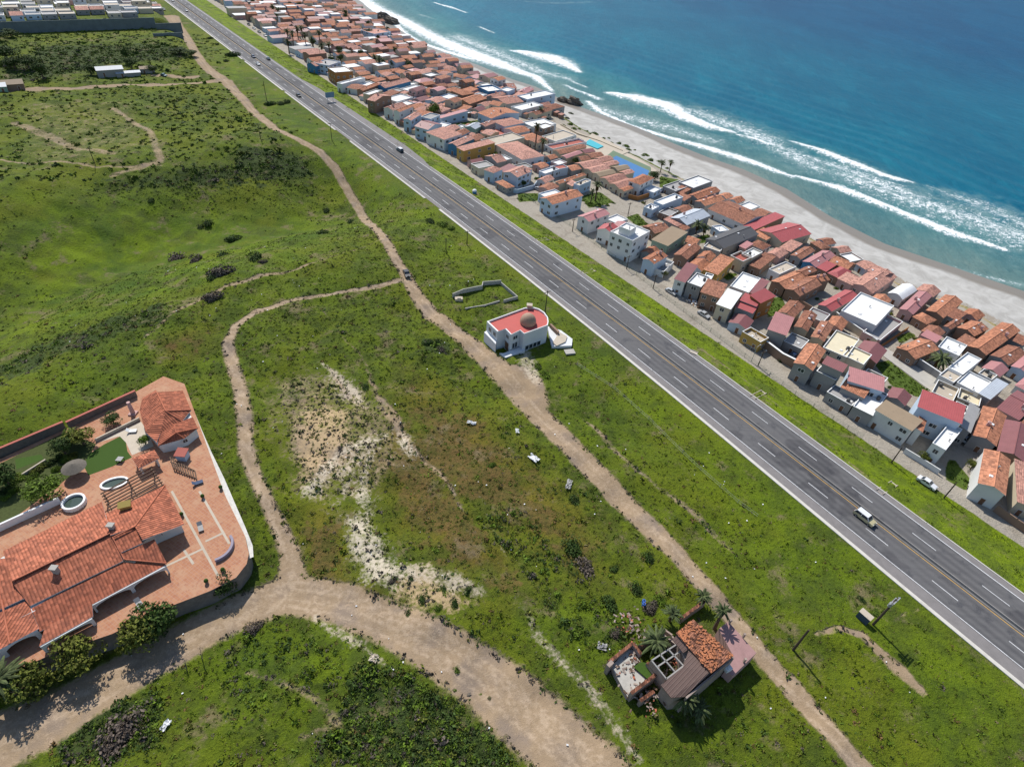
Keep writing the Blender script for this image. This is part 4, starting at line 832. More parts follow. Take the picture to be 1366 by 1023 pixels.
H('white walled flat roofed house around a paved court with a palm', ('B', (510, 252), (670, 332), (720, 90), 4.2, 'flat', 'wh', 'wh'), ('D', (375, 792), (612, 882), (490, 690), 4.0, 'flat', 'wh', 'wh'), ('B', (410, 332), (570, 415), (500, 260), 3.8, 'flat', 'be', 'wh'))
H('white flat roofed house with two dark roof wells', ('B', (598, 425), (850, 542), (745, 308), 3.6, 'flat', 'wh', 'wh'), ('B', (850, 330), (990, 408), (905, 275), 3.3, 'flat', 'be', 'wh'))
H('pale metal single slope roof beside the two dark roof wells', ('B', (860, 545), (980, 627), (1040, 392), 3.9, 'sf', 'bm', 'gy'))
H('brown tiled house with a pink strip roof and dark roof hole', ('E', (1035, 802), (1190, 955), (1270, 668), 3.6, 'gu', 'orr', 'br'), ('D', (190, 665), (360, 752), (240, 620), 3.4, 'sf', 'pk', 'pk'))
H('beige roof terrace house with potted cactus behind the long red roof', ('B', (330, 532), (560, 642), (388, 395), 3.0, 'terr', 'be', 'cr'), ('B', (600, 600), (840, 690), (650, 500), 2.6, 'terr', 'cr', 'cr'))
H('pink roofed house with white blue arched front at the right edge', ('B', (1220, 240), (1400, 330), (1370, 120), 3.8, 'gu', 'pk', 'bl'))

# ------------------------------------------------------------------ the remaining houses, set row by row into the free plots
def proj(p):
    c = ROT.transposed() @ (Vector(p)-Vector((0, 0, HCAM)))
    return (CX-FOC*c.x/c.z, CY+FOC*c.y/c.z)
STR = []
def street(pts, hw): STR.append((G(pts), hw))
street([(690, 262), (760, 300), (830, 350), (900, 400), (960, 445), (1030, 500), (1100, 545), (1180, 600), (1260, 655), (1366, 720)], 3.6)
street([(735, 235), (755, 258), (775, 285), (790, 300)], 2.4); street([(800, 250), (830, 272), (860, 295), (880, 310)], 4.5); street([(850, 285), (900, 260)], 3); street([(780, 290), (840, 285)], 4)
street([(1165, 462), (1200, 480), (1245, 510), (1300, 560)], 2.4); street([(1005, 372), (1060, 402), (1100, 415), (1160, 435), (1200, 455)], 2.0); street([(1020, 390), (1060, 412)], 2.0)
street([(690, 162), (720, 178), (700, 165), (660, 140)], 2.0); street([(640, 160), (720, 165)], 3); street([(880, 330), (915, 352)], 1.6); street([(640, 168), (668, 182), (700, 200), (722, 215)], 1.8)
street([(275, -3), (330, 32), (345, 46), (400, 72), (415, 82)], 3.0); street([(400, 48), (430, 72), (450, 90)], 2.5); street([(800, 200), (840, 215), (880, 245)], 4.0); street([(960, 340), (985, 352)], 1.6)
LOT = [P for P, soft, ch, st in PO if ch == 'lot']
BLUE = G([(803, 218), (818, 203), (875, 225), (862, 240)]); SHOR = G([(728, 160), (760, 160), (815, 180), (900, 228), (905, 245), (880, 250), (862, 243), (800, 210), (770, 198), (742, 175)]); POOLP = G([(775, 190), (790, 183), (815, 195), (800, 203)])
def corners(x, y, a2, b2, ang, g=0.0):
    c, s = math.cos(ang), math.sin(ang)
    return [(x+c*i*(a2+g)-s*j*(b2+g), y+s*i*(a2+g)+c*j*(b2+g)) for i, j in ((-1, -1), (1, -1), (1, 1), (-1, 1))]
def overlap(A, B, m):
    if math.hypot(A[0]-B[0], A[1]-B[1]) > math.hypot(A[2], A[3])+math.hypot(B[2], B[3])+m: return False
    ca, cb = corners(*A, m), corners(*B)
    for ang in (A[4], A[4]+PI/2, B[4], B[4]+PI/2):
        dx, dy = math.cos(ang), math.sin(ang); pa = [q[0]*dx+q[1]*dy for q in ca]; pb = [q[0]*dx+q[1]*dy for q in cb]
        if max(pa) < min(pb) or max(pb) < min(pa): return False
    return True
def free(F, m):
    for B_ in FOOT:
        if overlap(F, B_, m): return False
    cs = corners(*F)+[(F[0], F[1])]
    for q in cs:
        for P, hw in STR:
            if float(pdist(np.array([q[0]]), np.array([q[1]]), P)[0][0]) < hw: return False
        for P in LOT+[BLUE, POOLP, SHOR]:
            if bool(inpoly(np.array([q[0]]), np.array([q[1]]), P)[0]): return False
    return True
ANG0 = math.atan2(D2[1], D2[0])
FILL = []
RCOL = ['sa', 'orr', 'sa', 'orr', 'br', 'orr', 'pk', 'sa', 'wh', 'orr', 'ma', 'gy', 'br', 'wh', 'orr']; WCOL = ['wh', 'cr', 'bl', 'gy', 'pk', 'br', 'cr', 'wh']
RW = dict(orr='orange tiled', br='brown tiled', sa='salmon tiled', pk='pink', rd='red', ma='maroon', ta='tan', gy='grey', wh='white', cr='cream', bm='pale metal', be='beige', dk='charcoal', td='red')
KW = dict(gu='gable', gs='cross gable', flat='flat', hip='hip', sf='lean-to', terr='terrace')
def tryfill(s, u, sizes, m, smin=None):
    for (a, b) in sizes:
        x, y = xy(s, u); ang = ANG0+random.uniform(-.06, .06)
        near = min(FOOT, key=lambda q: (q[0]-x)**2+(q[1]-y)**2)
        if math.hypot(near[0]-x, near[1]-y) < 30: ang = near[4]+random.uniform(-.03, .03)
        F = (x, y, a/2, b/2, ang)
        px, py = proj((x, y, gz((x, y))+3))
        if not (-25 < px < 1391 and -12 < py < 1040): return None
        if free(F, m): return F
    return None
ROWN = ['row above the highway verge', 'second row from the highway', 'third row from the highway', 'fourth row from the highway', 'fifth row from the highway', 'sixth row from the highway', 'row along the beach']
s = -960.0
while s < 120:
    ub = float(np.interp(s, BS, BU)); u = 40.0 if s > -600 else 42.0; row = 0
    while u < ub-4:
        far = s < -150
        sz = [(random.uniform(9.5, 12), random.uniform(13, 17)), (random.uniform(8, 10), random.uniform(10, 13)), (random.uniform(6, 7.5), random.uniform(8, 10))] if far else [(random.uniform(7, 9), random.uniform(9, 12)), (random.uniform(5, 6.5), random.uniform(6, 9))]
        F = tryfill(s+random.uniform(-1, 1), u+random.uniform(-1.0, 1.0), sz, .35)
        if F: FILL.append((F, min(6, int((u-36)/16)) if u < ub-20 else 6)); FOOT.append(F)
        u += 3.2 if far else 3.0
    s += 3.6 if s < -150 else 2.6
cnt = {}
FILL.sort(key=lambda q: su(q[0][0], q[0][1])[0])
NFAR = max(0, len(FILL)-128); FARH = FILL[:NFAR]; FILL = FILL[NFAR:]
for F, row in FILL:
    x, y, a2, b2, ang = F; s_, u_ = su(x, y); far = s_ < -150
    i = cnt.get(row, 0); cnt[row] = i+1
    rf = random.choice(RCOL); wl = random.choice(WCOL)
    kind = 'flat' if rf in ('wh', 'gy', 'be') else random.choice(['gu', 'gu', 'gu', 'hip', 'gs', 'sf'])
    h = random.choice([3.2, 3.4, 3.8]) if a2 > 3.2 else 2.9
    if far and random.random() < .16: h = 5.8
    r = empty('house', (x, y, gz((x, y))), ang, nextto(('low ' if h < 3.3 else 'two storey ' if h > 5 else '')+f'{RW[rf]} {KW[kind]} house', x, y), 'house', 'houses of the seaside village')
    FOOT.pop(FOOT.index(F))
    block(r, Vector((x, y, gz((x, y)))), ang, a2*2, b2*2, h, kind, rf, wl, det=1 if (s_ > -420) else (1 if row == 0 else 0), rise=random.uniform(.8, 1.3) if kind in ('gu', 'gs', 'hip') else None)
class _R: pass
def mergefar(items):                                # past three hundred houses the farthest become one mass
    names = list(ROOF)+['w_'+k for k in WALL]; mats = [ROOF[k] for k in ROOF]+[WALL[k] for k in WALL]; ix = {k: i for i, k in enumerate(names)}; mb = MB()
    for F, row in items:
        x, y, a2, b2, ang = F; M_ = Matrix.Translation((x, y, gz((x, y)))) @ Matrix.Rotation(ang, 4, 'Z'); rf = random.choice(RCOL); wl = ix['w_'+random.choice(WCOL)]; h = random.choice([3.2, 3.4, 3.8, 5.6]); r = ix[rf]
        mb.box(-a2+.25, a2-.25, -b2+.25, b2-.25, -1, h-.1, wl, M_, False)
        if rf in ('wh', 'gy', 'be'): mb.box(-a2, a2, -b2, b2, h-.1, h+.2, r, M_); continue
        t_ = h+random.uniform(.9, 1.4); sg = [((-a2, -b2, h), (0, -b2, t_), (0, b2, t_), (-a2, b2, h)), ((0, -b2, t_), (a2, -b2, h), (a2, b2, h), (0, b2, t_))]
        for q in sg: mb.quad([M_ @ Vector(p) for p in q], r, [(p[1]+50, p[0]+50) for p in q])
        for y_ in (-b2+.2, b2-.2):
            q = [(-a2+.25, y_, h-.1), (a2-.25, y_, h-.1), (0, y_, t_-.1)]; mb.quad([M_ @ Vector(p) for p in (q if y_ < 0 else q[::-1])], wl)
        if random.random() < .6:
            for k in (-.4, .3): c_ = a2*k; mb.box(c_-.5, c_+.5, -b2+.2, -b2+.28, 1.0, 2.1, len(mats), M_)
    tag(mb.obj('far_houses', mats+[glass]), 'far mass of pink and orange roofed village houses up the coast', 'houses', kind='stuff')
if FARH: mergefar(FARH)
# sheds and yard walls in the small gaps
sheds = 0; s = -300.0
while s < 118 and sheds < 120:
    u = 37.0; ub = float(np.interp(s, BS, BU))
    while u < ub-3:
        F = tryfill(s, u, [(random.uniform(3.4, 4.6), random.uniform(4, 6)), (2.8, 3.4)], .05)
        if F and sheds < 120:
            FOOT.append(F); x, y, a2, b2, ang = F; rf = random.choice(['be', 'sa', 'wh', 'sa', 'br', 'pk', 'orr']); sheds += 1
            r = empty('shed', (x, y, gz((x, y))), ang, nextto(f'low {RW[rf]} shed', x, y), 'shed', 'sheds between the houses'); FOOT.pop()
            block(r, Vector((x, y, gz((x, y)))), ang, a2*2, b2*2, 2.4, 'sf' if rf in ('sa', 'br', 'pk', 'orr') else 'flat', rf, random.choice(['gy', 'cr', 'br', 'wh']), det=1, rise=.3, wins=False)
        u += 2.2
    s += 2.4

# ------------------------------------------------------------------ boundary walls round yards
def wallrun(label, pts, h, th, mat, z0=-.6, cat='wall', name='boundary_wall', cap=None):
    P = [ground(*p) for p in pts]; o = P[0].copy(); root = empty(name, o, 0, label, cat); mb = MB(); cb = MB()
    for a, b in zip(P, P[1:]):
        d = (b-a); d.z = 0; d.normalize(); n = Vector((-d.y, d.x, 0))*th/2; a2 = a-d*th*.4; b2 = b+d*th*.4
        q = [a2-n, b2-n, b2+n, a2+n]; q = [p-o for p in q]
        lo = [Vector((p.x, p.y, p.z+z0)) for p in q]; hi = [Vector((p.x, p.y, p.z+h)) for p in q]
        for i in range(4): mb.quad([lo[i], lo[(i+1) % 4], hi[(i+1) % 4], hi[i]])
        mb.quad(hi)
        if cap:
            n2 = n*1.35; q = [a2-n2-o, b2-n2-o, b2+n2-o, a2+n2-o]; l = [Vector((p.x, p.y, p.z+h+.004)) for p in q]; t_ = [Vector((p.x, p.y, p.z+h+.12)) for p in q]
            for i in range(4): cb.quad([l[i], l[(i+1) % 4], t_[(i+1) % 4], t_[i]])
            cb.quad(t_); cb.quad(l[::-1])
    mb.obj('masonry', mat, root)
    if cap: cb.obj('coping', cap, root)
    return root
wallrun('dark red yard wall in front of the orange hip roofed white house', [(838, 265), (850, 268), (880, 258)], 2.0, .25, WALL['oc'])
wallrun('long white topped wall with dark front along the street by the pickup', [(1014, 462), (1040, 482), (1060, 492)], 3.0, .5, WALL['br'], cap=whitem)
wallrun('pale blue yard wall by the low orange hip roof', [(676, 256), (690, 258), (712, 252), (716, 246)], 1.8, .25, WALL['bl'])
wallrun('pink beige wall of the flat white compound along the alley', [(1112, 425), (1140, 445), (1165, 462)], 2.6, .3, WALL['cr'], cap=whitem)
wallrun('white yard wall with square openings by the tall pale blue house', [(1205, 604), (1228, 618), (1250, 632)], 1.6, .3, WALL['wh'])
wallrun('long brown wall behind the orange four gable house', [(1030, 388), (1060, 405), (1086, 420)], 2.4, .3, WALL['br'])
wallrun('dark teal courtyard wall beside the half red flat roof', [(716, 226), (738, 222), (766, 210)], 2.4, .25, WALL['bd'])
wallrun('green brown wall at the right edge under the salmon roof', [(1345, 660), (1366, 672), (1390, 688)], 2.6, .3, WALL['gn'])
wallrun('brown street wall at the lower right edge of the village', [(1325, 682), (1350, 700), (1380, 720)], 2.2, .3, WALL['br'])
wallrun('dark hedge topped seawall beside the pool terrace', [(748, 168), (770, 180), (800, 190), (830, 203)], 1.0, .4, WALL['cr'])
wallrun('wall of the white court house along the lane', [(1222, 488), (1240, 500), (1252, 508)], 2.6, .3, WALL['gy'], cap=whitem)
wallrun('rust brown wall around the grassy corner beside the compound', [(1170, 466), (1180, 460), (1210, 440)], 1.2, .25, WALL['oc'])

rb_ = random.Random(9)
for lb, px, py in (('heap of boxes and rubbish on the street by the grey white roofed house', 921, 403), ('second rubbish heap on the street, nearer the brown two storey house', 930, 409), ('pile of planks in the yard below the beige roof terrace', 1022, 466)):
    r = empty('rubbish_heap', ground(px, py), 0, lb, 'rubbish heap'); mb = MB()
    for i in range(26): a_ = rb_.uniform(.12, .5); M_ = Matrix.Translation((rb_.gauss(0, 1.0), rb_.gauss(0, .8), rb_.uniform(0, .5))) @ Matrix.Rotation(rb_.uniform(0, 3), 4, 'Z') @ Matrix.Rotation(rb_.uniform(-.5, .5), 4, 'X'); mb.box(-a_, a_, -a_*.6, a_*.6, 0, a_*.7, rb_.randrange(4), M_)
    mb.obj('boxes', [whitem, woodm, ROOF['be'], WALL['oc']], r)
# ------------------------------------------------------------------ pool, court, lawns by the shore
def flat(name, pts, z, mat, label=None, cat=None, kind='structure', thick=.3):
    P = [ground(*p) for p in pts]; zz = max(p.z for p in P)+z; Q = [at(*p, zz) for p in pts]; o = Q[0].copy()
    mb = MB(); mb.prism([(p.x-o.x, p.y-o.y) for p in Q], -thick-1.0, 0.0); ob = mb.obj(name, mat, None, loc=o)
    return tag(ob, label, cat, kind=kind)
courtg = plain('green_court', (.14, .20, .13), .9, .12, .4); courtb = plain('blue_court', (.07, .20, .42), .9, .12, .4); water, t = newmat('pool_water'); t.set((.05, .42, .46), .1, 0, .5)
flat('court', [(800, 216), (818, 201), (868, 223), (868, 242), (850, 244)], .10, courtg, 'green surround of the sports court', 'court')
flat('court_surface', [(806, 218), (822, 208), (866, 228), (862, 240), (842, 240)], .115, courtb, 'blue sports court beside the beach promenade', 'court')
flat('pool_terrace', [(770, 195), (790, 178), (840, 202), (818, 212), (800, 208)], .08, ROOF['be'], 'pale paved terrace around the turquoise pool', 'terrace')
pr = flat('swimming_pool', [(779, 191), (787, 186), (805, 195), (797, 198.5)], .75, water, 'turquoise swimming pool on the pale beach terrace', 'pool', kind=None)
flat('promenade', [(735, 167), (742, 165), (800, 188), (850, 210), (880, 230), (874, 234), (840, 214), (790, 192)], .06, ROOF['be'], 'pale promenade along the top of the beach', 'promenade')
flat('courtyard', [(650, 180), (666, 170), (693, 178), (675, 190)], .05, ROOF['td'], 'pinkish red paved courtyard between village houses', 'courtyard')
flat('village_lane', [(1164, 464), (1172, 458), (1250, 505), (1310, 560), (1296, 562), (1240, 520)], .05, concm, 'pale concrete lane between the houses', 'lane')

# ------------------------------------------------------------------ the walled town on the far rise
TW = ['wh', 'cr', 'bl', 'gy', 'pk', 'wh', 'cr']; TR_ = ['wh', 'wh', 'be', 'gy', 'sa', 'gy', 'be']
n_ = 0; rows_ = {}
s = -466.0
while s > -640:
    u = -136.0; j = 0
    while u < -28:
        a, b = random.uniform(9, 12), random.uniform(7, 10)
        x, y = xy(s+random.uniform(-1.5, 1.5), u+b/2); px, py = proj((x, y, gz((x, y))+3))
        if -20 < px < 208 and py > -6 and random.random() < .93:
            ri = int((-466-s)/14+.5); rf = random.choice(TR_); wl = random.choice(TW); i = rows_.get(ri, 0); rows_[ri] = i+1; hh = random.choice([3.2, 3.2, 5.8])
            r = empty('house', (x, y, gz((x, y))), ANG0, f'{"tall" if hh > 5 else "low"} {RW[rf]} town house, {ordw(i)} from left, {ordw(ri)} row behind retaining wall', 'house', 'houses of the walled town')
            block(r, Vector((x, y, gz((x, y)))), ANG0, a, b, hh, 'gu' if rf == 'sa' else 'flat', rf, wl, det=1 if ri < 4 else 0)
        u += b+random.choice([.6, 1.2, 3.0])
    s -= 14
def suwall(name, label, s0, u0, s1, u1, z0, z1, th, mat, cat='wall'):
    a, b = xy(s0, u0), xy(s1, u1); d = Vector((b[0]-a[0], b[1]-a[1], 0)); L = d.length; ang = math.atan2(d.y, d.x)
    r = empty(name, (a[0], a[1], z0), ang, label, cat); mb = MB(); mb.box(0, L, -th/2, th/2, -2, z1-z0); mb.obj('masonry', mat, r)
    cb = MB(); n = int(L/6)
    for i in range(n+1): cb.box(L*i/n-.25, L*i/n+.25, -th/2-.2, th/2+.2, -2, z1-z0+.15)
    cb.obj('pilaster', mat, r); return r
retm = plain('teal_grey_block', (.15, .18, .19), .95, .25, .3, grime=.4)
suwall('retaining_wall', 'long dark teal retaining wall below the far walled town', -450, -160, -450, -42, 5.6, 12.6, .6, retm)
suwall('retaining_wall', 'short dark retaining wall step right of the long one, by the track', -446, -42, -446, -26, 5.0, 9.6, .6, retm)
suwall('retaining_wall', 'low dark block wall in the grass below the short retaining step', -425, -48, -425, -30, 4.8, 7.4, .5, retm)
# ------------------------------------------------------------------ villa, dome house, ruin
VT = tilemat('villa_roof_tile', (.39, .130, .072), .50, .60, .34, .16)
pavem, t = newmat('terracotta_paving')
br_ = t.n('ShaderNodeTexBrick'); br_.inputs['Scale'].default_value = 1.0; br_.inputs['Brick Width'].default_value = .6; br_.inputs['Row Height'].default_value = .6; br_.inputs['Mortar Size'].default_value = .025; br_.offset = 0
mp = t.n('ShaderNodeMapping'); t.put(t.pos(), mp.inputs[0]); mp.inputs['Rotation'].default_value = (0, 0, math.radians(28)); t.put(mp.outputs[0], br_.inputs['Vector'])
br_.inputs['Color1'].default_value = (.36, .155, .085, 1); br_.inputs['Color2'].default_value = (.43, .215, .118, 1); br_.inputs['Mortar'].default_value = (.40, .25, .19, 1)
a = t.mix(t.ramp(t.noise(.35, 6, .7), .45, .7), br_.outputs[0], (.43, .25, .155)); a = t.mix(t.ramp(t.noise(1.6, 6, .75), .54, .66), a, (.31, .145, .095)); a = t.mix(t.ramp(t.noise(3.5, 4, .7), .62, .72), a, (.50, .32, .22)); t.set(a, .85, 0, .2)
lawnm = plain('lawn_grass', (.042, .085, .010), .95, .45, 5); rubm = plain('white_rubble', (.62, .60, .56), .95, .35, 2.5, grime=.3)
def rslab(mb, pts, th=.16, m=0, m2=1):
    P = [Vector(p) for p in pts]; n = (P[1]-P[0]).cross(P[2]-P[0])
    if n.z < 0: P = P[::-1]; n = -n
    n.normalize(); U = Vector((0, 0, 1)).cross(n)
    U = U.normalized() if U.length > 1e-3 else Vector((1, 0, 0)); V = n.cross(U)
    uv = [(p.dot(U)+300, p.dot(V)+300) for p in P]; l = [p-Vector((0, 0, th)) for p in P]
    mb.quad(P, m, uv); mb.quad(l[::-1], m2)
    for i in range(len(P)): mb.quad([l[i], l[(i+1) % len(P)], P[(i+1) % len(P)], P[i]], m2)
def pz(l, o=None): return [at(p[0], p[1], p[2])-(o or Vector((0, 0, 0))) for p in l]
def roofpart(root, slopes, mats, name='roof', th=.16, ridge=()):
    mb = MB(); o = root.location
    for s_ in slopes: rslab(mb, pz(s_, o), th)
    for s_ in ridge: mb.tube(pz(s_, o), .14, 6, 0)
    return mb.obj(name, mats, root)
def prismpart(root, poly, z0, z1, mat, name='wall', ztop=None, mtop=None):
    q = pz([(p[0], p[1], ztop if ztop is not None else z1) for p in poly], root.location); mb = MB()
    mb.prism([(p.x, p.y) for p in q], z0-root.location.z, z1-root.location.z, 0, 1 if mtop else None)
    return mb.obj(name, [mat, mtop] if mtop else mat, root)
def arcade(root, a, b, zb, zt, n, mat, th=.35, pier=.55, name='arcade'):
    A = at(a[0], a[1], zt)-root.location; B = at(b[0], b[1], zt)-root.location; zb -= root.location.z; zt -= root.location.z
    d = B-A; d.z = 0; L = d.length; d.normalize(); nn = Vector((-d.y, d.x, 0))*th; W = L/n; mb = MB()
    def P(u, z, k): p = A+d*u+nn*k; return (p.x, p.y, z)
    for i in range(n):
        u0 = i*W; r = W/2-pier/2; uc = u0+W/2; zs = min(zb+1.2, zt-.5); rz = zt-.3-zs; N = 10
        arc = [(uc-r*math.cos(PI*j/N), zs+rz*math.sin(PI*j/N)) for j in range(N+1)]
        for k, fl in ((0, 0), (1, 1)):
            for q in ([(u0, zb), (uc-r, zb), (uc-r, zt), (u0, zt)], [(uc+r, zb), (u0+W, zb), (u0+W, zt), (uc+r, zt)]):
                w_ = [P(u, z, k) for u, z in q]; mb.quad(w_[::-1] if fl else w_)
            for (ua, za), (ub_, zb_) in zip(arc, arc[1:]):
                w_ = [P(ua, za, k), P(ub_, zb_, k), P(ub_, zt, k), P(ua, zt, k)]; mb.quad(w_[::-1] if fl else w_)
        for (ua, za), (ub_, zb_) in zip(arc, arc[1:]): mb.quad([P(ub_, zb_, 0), P(ua, za, 0), P(ua, za, 1), P(ub_, zb_, 1)])
        for u in (uc-r, uc+r): mb.quad([P(u, zb, 0), P(u, zb, 1), P(u, zs, 1), P(u, zs, 0)])
    for u in (0, L): mb.quad([P(u, zb, 0), P(u, zb, 1), P(u, zt, 1), P(u, zt, 0)])
    mb.quad([P(0, zt, 0), P(L, zt, 0), P(L, zt, 1), P(0, zt, 1)])
    return mb.obj(name, mat, root)
ZP = 2.0
v0 = at(120, 740, ZP)
villa = empty('villa', v0, 0, 'large white villa with stepped terracotta tile roofs on a walled terrace', 'villa')
TERR = [(-120, 965), (0, 903), (70, 872), (150, 845), (210, 815), (280, 788), (315, 770), (329, 752), (332, 738), (327, 715), (300, 660), (278, 600), (258, 545), (246, 512), (218, 502), (182, 522), (90, 571), (0, 612), (-120, 660)]
tq = pz([(p[0], p[1], ZP) for p in TERR])
mb = MB(); mb.prism([(p.x, p.y) for p in tq], -4, ZP, 0, 1); tag(mb.obj('terrace', [stonem, pavem]), 'terracotta paved terrace on a dark stone retaining wall', 'terrace', kind='structure')
roofpart(villa, [[(4, 735, 5.2), (136, 669, 5.2), (147, 711, 6.7), (16, 775, 6.7)]], [VT, WALL['wh']], ridge=[[(16, 775, 6.75), (147, 711, 6.75)]])
roofpart(villa, [[(16, 777, 6.4), (148, 713, 6.4), (164, 748, 5.3), (40, 808, 5.3)]], [VT, WALL['wh']])
roofpart(villa, [[(42, 811, 5.0), (164, 750, 5.0), (222, 753, 4.3), (123, 806, 4.3), (53, 842, 4.3)]], [VT, WALL['wh']])
roofpart(villa, [[(60, 836, 4.55), (123, 805, 4.55), (124, 822, 4.1), (52, 862, 4.1)]], [VT, WALL['wh']], name='porch_roof')
roofpart(villa, [[(141, 685, 5.2), (220, 647, 5.2), (180, 702, 6.8), (147, 714, 6.8)], [(220, 647, 5.2), (246, 699, 5.2), (190, 720, 6.8), (180, 702, 6.8)]], [VT, WALL['wh']], ridge=[[(220, 647, 5.25), (180, 702, 6.85), (152, 716, 6.85)]])
roofpart(villa, [[(152, 717, 6.5), (181, 703, 6.5), (190, 724, 5.9), (161, 737, 5.9)], [(163, 738, 5.7), (206, 719, 5.7), (222, 750, 4.6), (166, 746, 5.3)]], [VT, WALL['wh']], ridge=[[(150, 716, 6.55), (166, 746, 5.4)], [(166, 746, 5.3), (222, 751, 4.6)]])
roofpart(villa, [[(-120, 800, 6.2), (0, 745, 6.2), (20, 743, 5.9), (34, 797, 5.6), (-120, 868, 5.3)], [(-120, 872, 5.2), (10, 812, 5.2), (36, 800, 5.2), (52, 838, 4.5), (-120, 930, 4.5)]], [VT, WALL['wh']], ridge=[[(2, 800, 5.75), (13, 858, 4.8)]])
prismpart(villa, [(8, 740), (133, 678), (146, 692), (214, 658), (240, 697), (205, 712), (190, 724), (163, 746), (60, 800), (46, 815), (-120, 890), (-120, 820)], ZP-.2, 4.9, WALL['wh'], ztop=4.9)
arcade(villa, (122, 808), (222, 755), ZP-.1, 4.25, 2, WALL['wh']); arcade(villa, (54, 863), (123, 825), ZP-.1, 4.0, 1, WALL['wh'], pier=.9); arcade(villa, (-120, 932), (50, 840), ZP-.1, 4.4, 3, WALL['wh'], pier=1.3)
for (px, py, z, nm) in ((75, 762, 6.2, 'chimney'), (150, 705, 6.4, 'chimney')):
    p = at(px, py, z)-v0; mb = MB(); mb.box(-.45, .45, -.35, .35, -1.0, 1.1); mb.box(-.62, .62, -.5, .5, 1.1, 1.25); mb.obj(nm, concm, villa, loc=p)
p = at(168, 677, 5.6)-v0; mb = MB(); mb.box(-.9, .9, -.5, .5, -.8, .9); rslab(mb, [(-1.1, -.7, .9), (1.1, -.7, .9), (1.1, .7, 1.2), (-1.1, .7, 1.2)], .1, 1, 1); mb.obj('dormer', [WALL['ye'], plain('moss_ochre', (.28, .21, .06), .9)], villa, loc=p).rotation_euler.z = .45
def winat(root, px, py, z, rz, w=1.2, h=1.1): inst(WIN, 'window', root, at(px, py, z)-root.location, rz, (w, 1, h))
rzv = math.atan2((at(222, 753, 4)-at(123, 806, 4)).y, (at(222, 753, 4)-at(123, 806, 4)).x)
winat(villa, 222, 711, 3.6, rzv, 1.8, 1.0)
def thing_at(name, label, cat, px, py, z, rz=0): return empty(name, at(px, py, z), rz, label, cat)
# guest house
gh = thing_at('guest_house', 'small guest house with overlapping hipped terracotta roofs on the terrace corner', 'guest house', 222, 555, ZP)
roofpart(gh, [[(209, 523, 7.0), (221, 548, 7.0), (194, 576, 5.2), (186, 547, 5.2), (190, 531, 5.5)], [(209, 523, 7.0), (244, 521, 5.2), (255, 547, 5.2), (221, 548, 7.0)], [(221, 548, 7.0), (255, 547, 5.2), (243, 562, 5.2)], [(221, 548, 7.0), (243, 562, 5.2), (213, 580, 5.2)], [(221, 548, 7.0), (213, 580, 5.2), (209, 590, 5.0), (194, 576, 5.2)], [(209, 523, 7.0), (190, 531, 5.5), (208, 520, 5.5)]], [VT, WALL['wh']], ridge=[[(209, 523, 7.05), (221, 548, 7.05)], [(221, 548, 7.05), (255, 547, 5.25)], [(221, 548, 7.05), (243, 562, 5.25)]])
roofpart(gh, [[(232, 566, 5.9), (235, 577, 5.9), (211, 595, 4.6), (210, 580, 5.0)], [(232, 566, 5.9), (257, 556, 4.8), (264, 571, 4.6), (235, 577, 5.9)], [(235, 577, 5.9), (264, 571, 4.6), (246, 585, 4.6)], [(235, 577, 5.9), (246, 585, 4.6), (211, 595, 4.6)]], [VT, WALL['wh']], ridge=[[(232, 566, 5.95), (235, 577, 5.95)], [(235, 577, 5.95), (264, 571, 4.65)], [(235, 577, 5.95), (246, 585, 4.65)], [(235, 577, 5.95), (211, 595, 4.65)]])
prismpart(gh, [(190, 549), (195, 532), (210, 524), (241, 524), (252, 548), (261, 570), (246, 582), (230, 588), (213, 592), (197, 574)], ZP-.2, 4.6, WALL['wh'], ztop=4.8)
winat(gh, 248, 590, 3.4, rzv, 1.0, 1.0)
# tiled canopy and white barbecue
cn = thing_at('garden_canopy', 'little hipped tile canopy over a white barbecue corner beside the pergola', 'canopy', 198, 612, ZP)
roofpart(cn, [[(176, 611, 4.2), (206, 600, 4.5), (193, 612, 4.9)], [(206, 600, 4.5), (213, 611, 4.3), (193, 612, 4.9)], [(213, 611, 4.3), (185, 625, 4.2), (193, 612, 4.9)], [(185, 625, 4.2), (176, 611, 4.2), (193, 612, 4.9)]], [VT, WALL['wh']])
mb = MB()
for px, py in ((179, 612), (204, 603), (208, 612), (187, 623)):
    p = at(px, py, 4.2)-cn.location; mb.box(p.x-.15, p.x+.15, p.y-.15, p.y+.15, 0, p.z-.05)
mb.obj('post', WALL['wh'], cn)
# pergola of dark beams
pg = thing_at('pergola', 'timber pergola of thin dark beams over the terrace between pool and villa', 'pergola', 175, 655, ZP)
for k in range(8):
    f = k/7; a = at(134+13*f, 659+25*f, 4.7)-pg.location; b = at(203+16*f, 622+24*f, 4.7)-pg.location; mb = MB(); mb.beam(a, b, .16, .22); mb.obj('beam', woodm, pg)
for x0, y0, x1, y1 in ((138, 659, 150, 682), (170, 640, 184, 664), (201, 624, 216, 646)):
    a = at(x0, y0, 4.5)-pg.location; b = at(x1, y1, 4.5)-pg.location; mb = MB(); mb.beam(a, b, .18, .2); mb.obj('crossbeam', woodm, pg)
    for q in (a, b): mb = MB(); mb.box(q.x-.12, q.x+.12, q.y-.12, q.y+.12, 0, q.z-.1); mb.obj('post', woodm, pg)
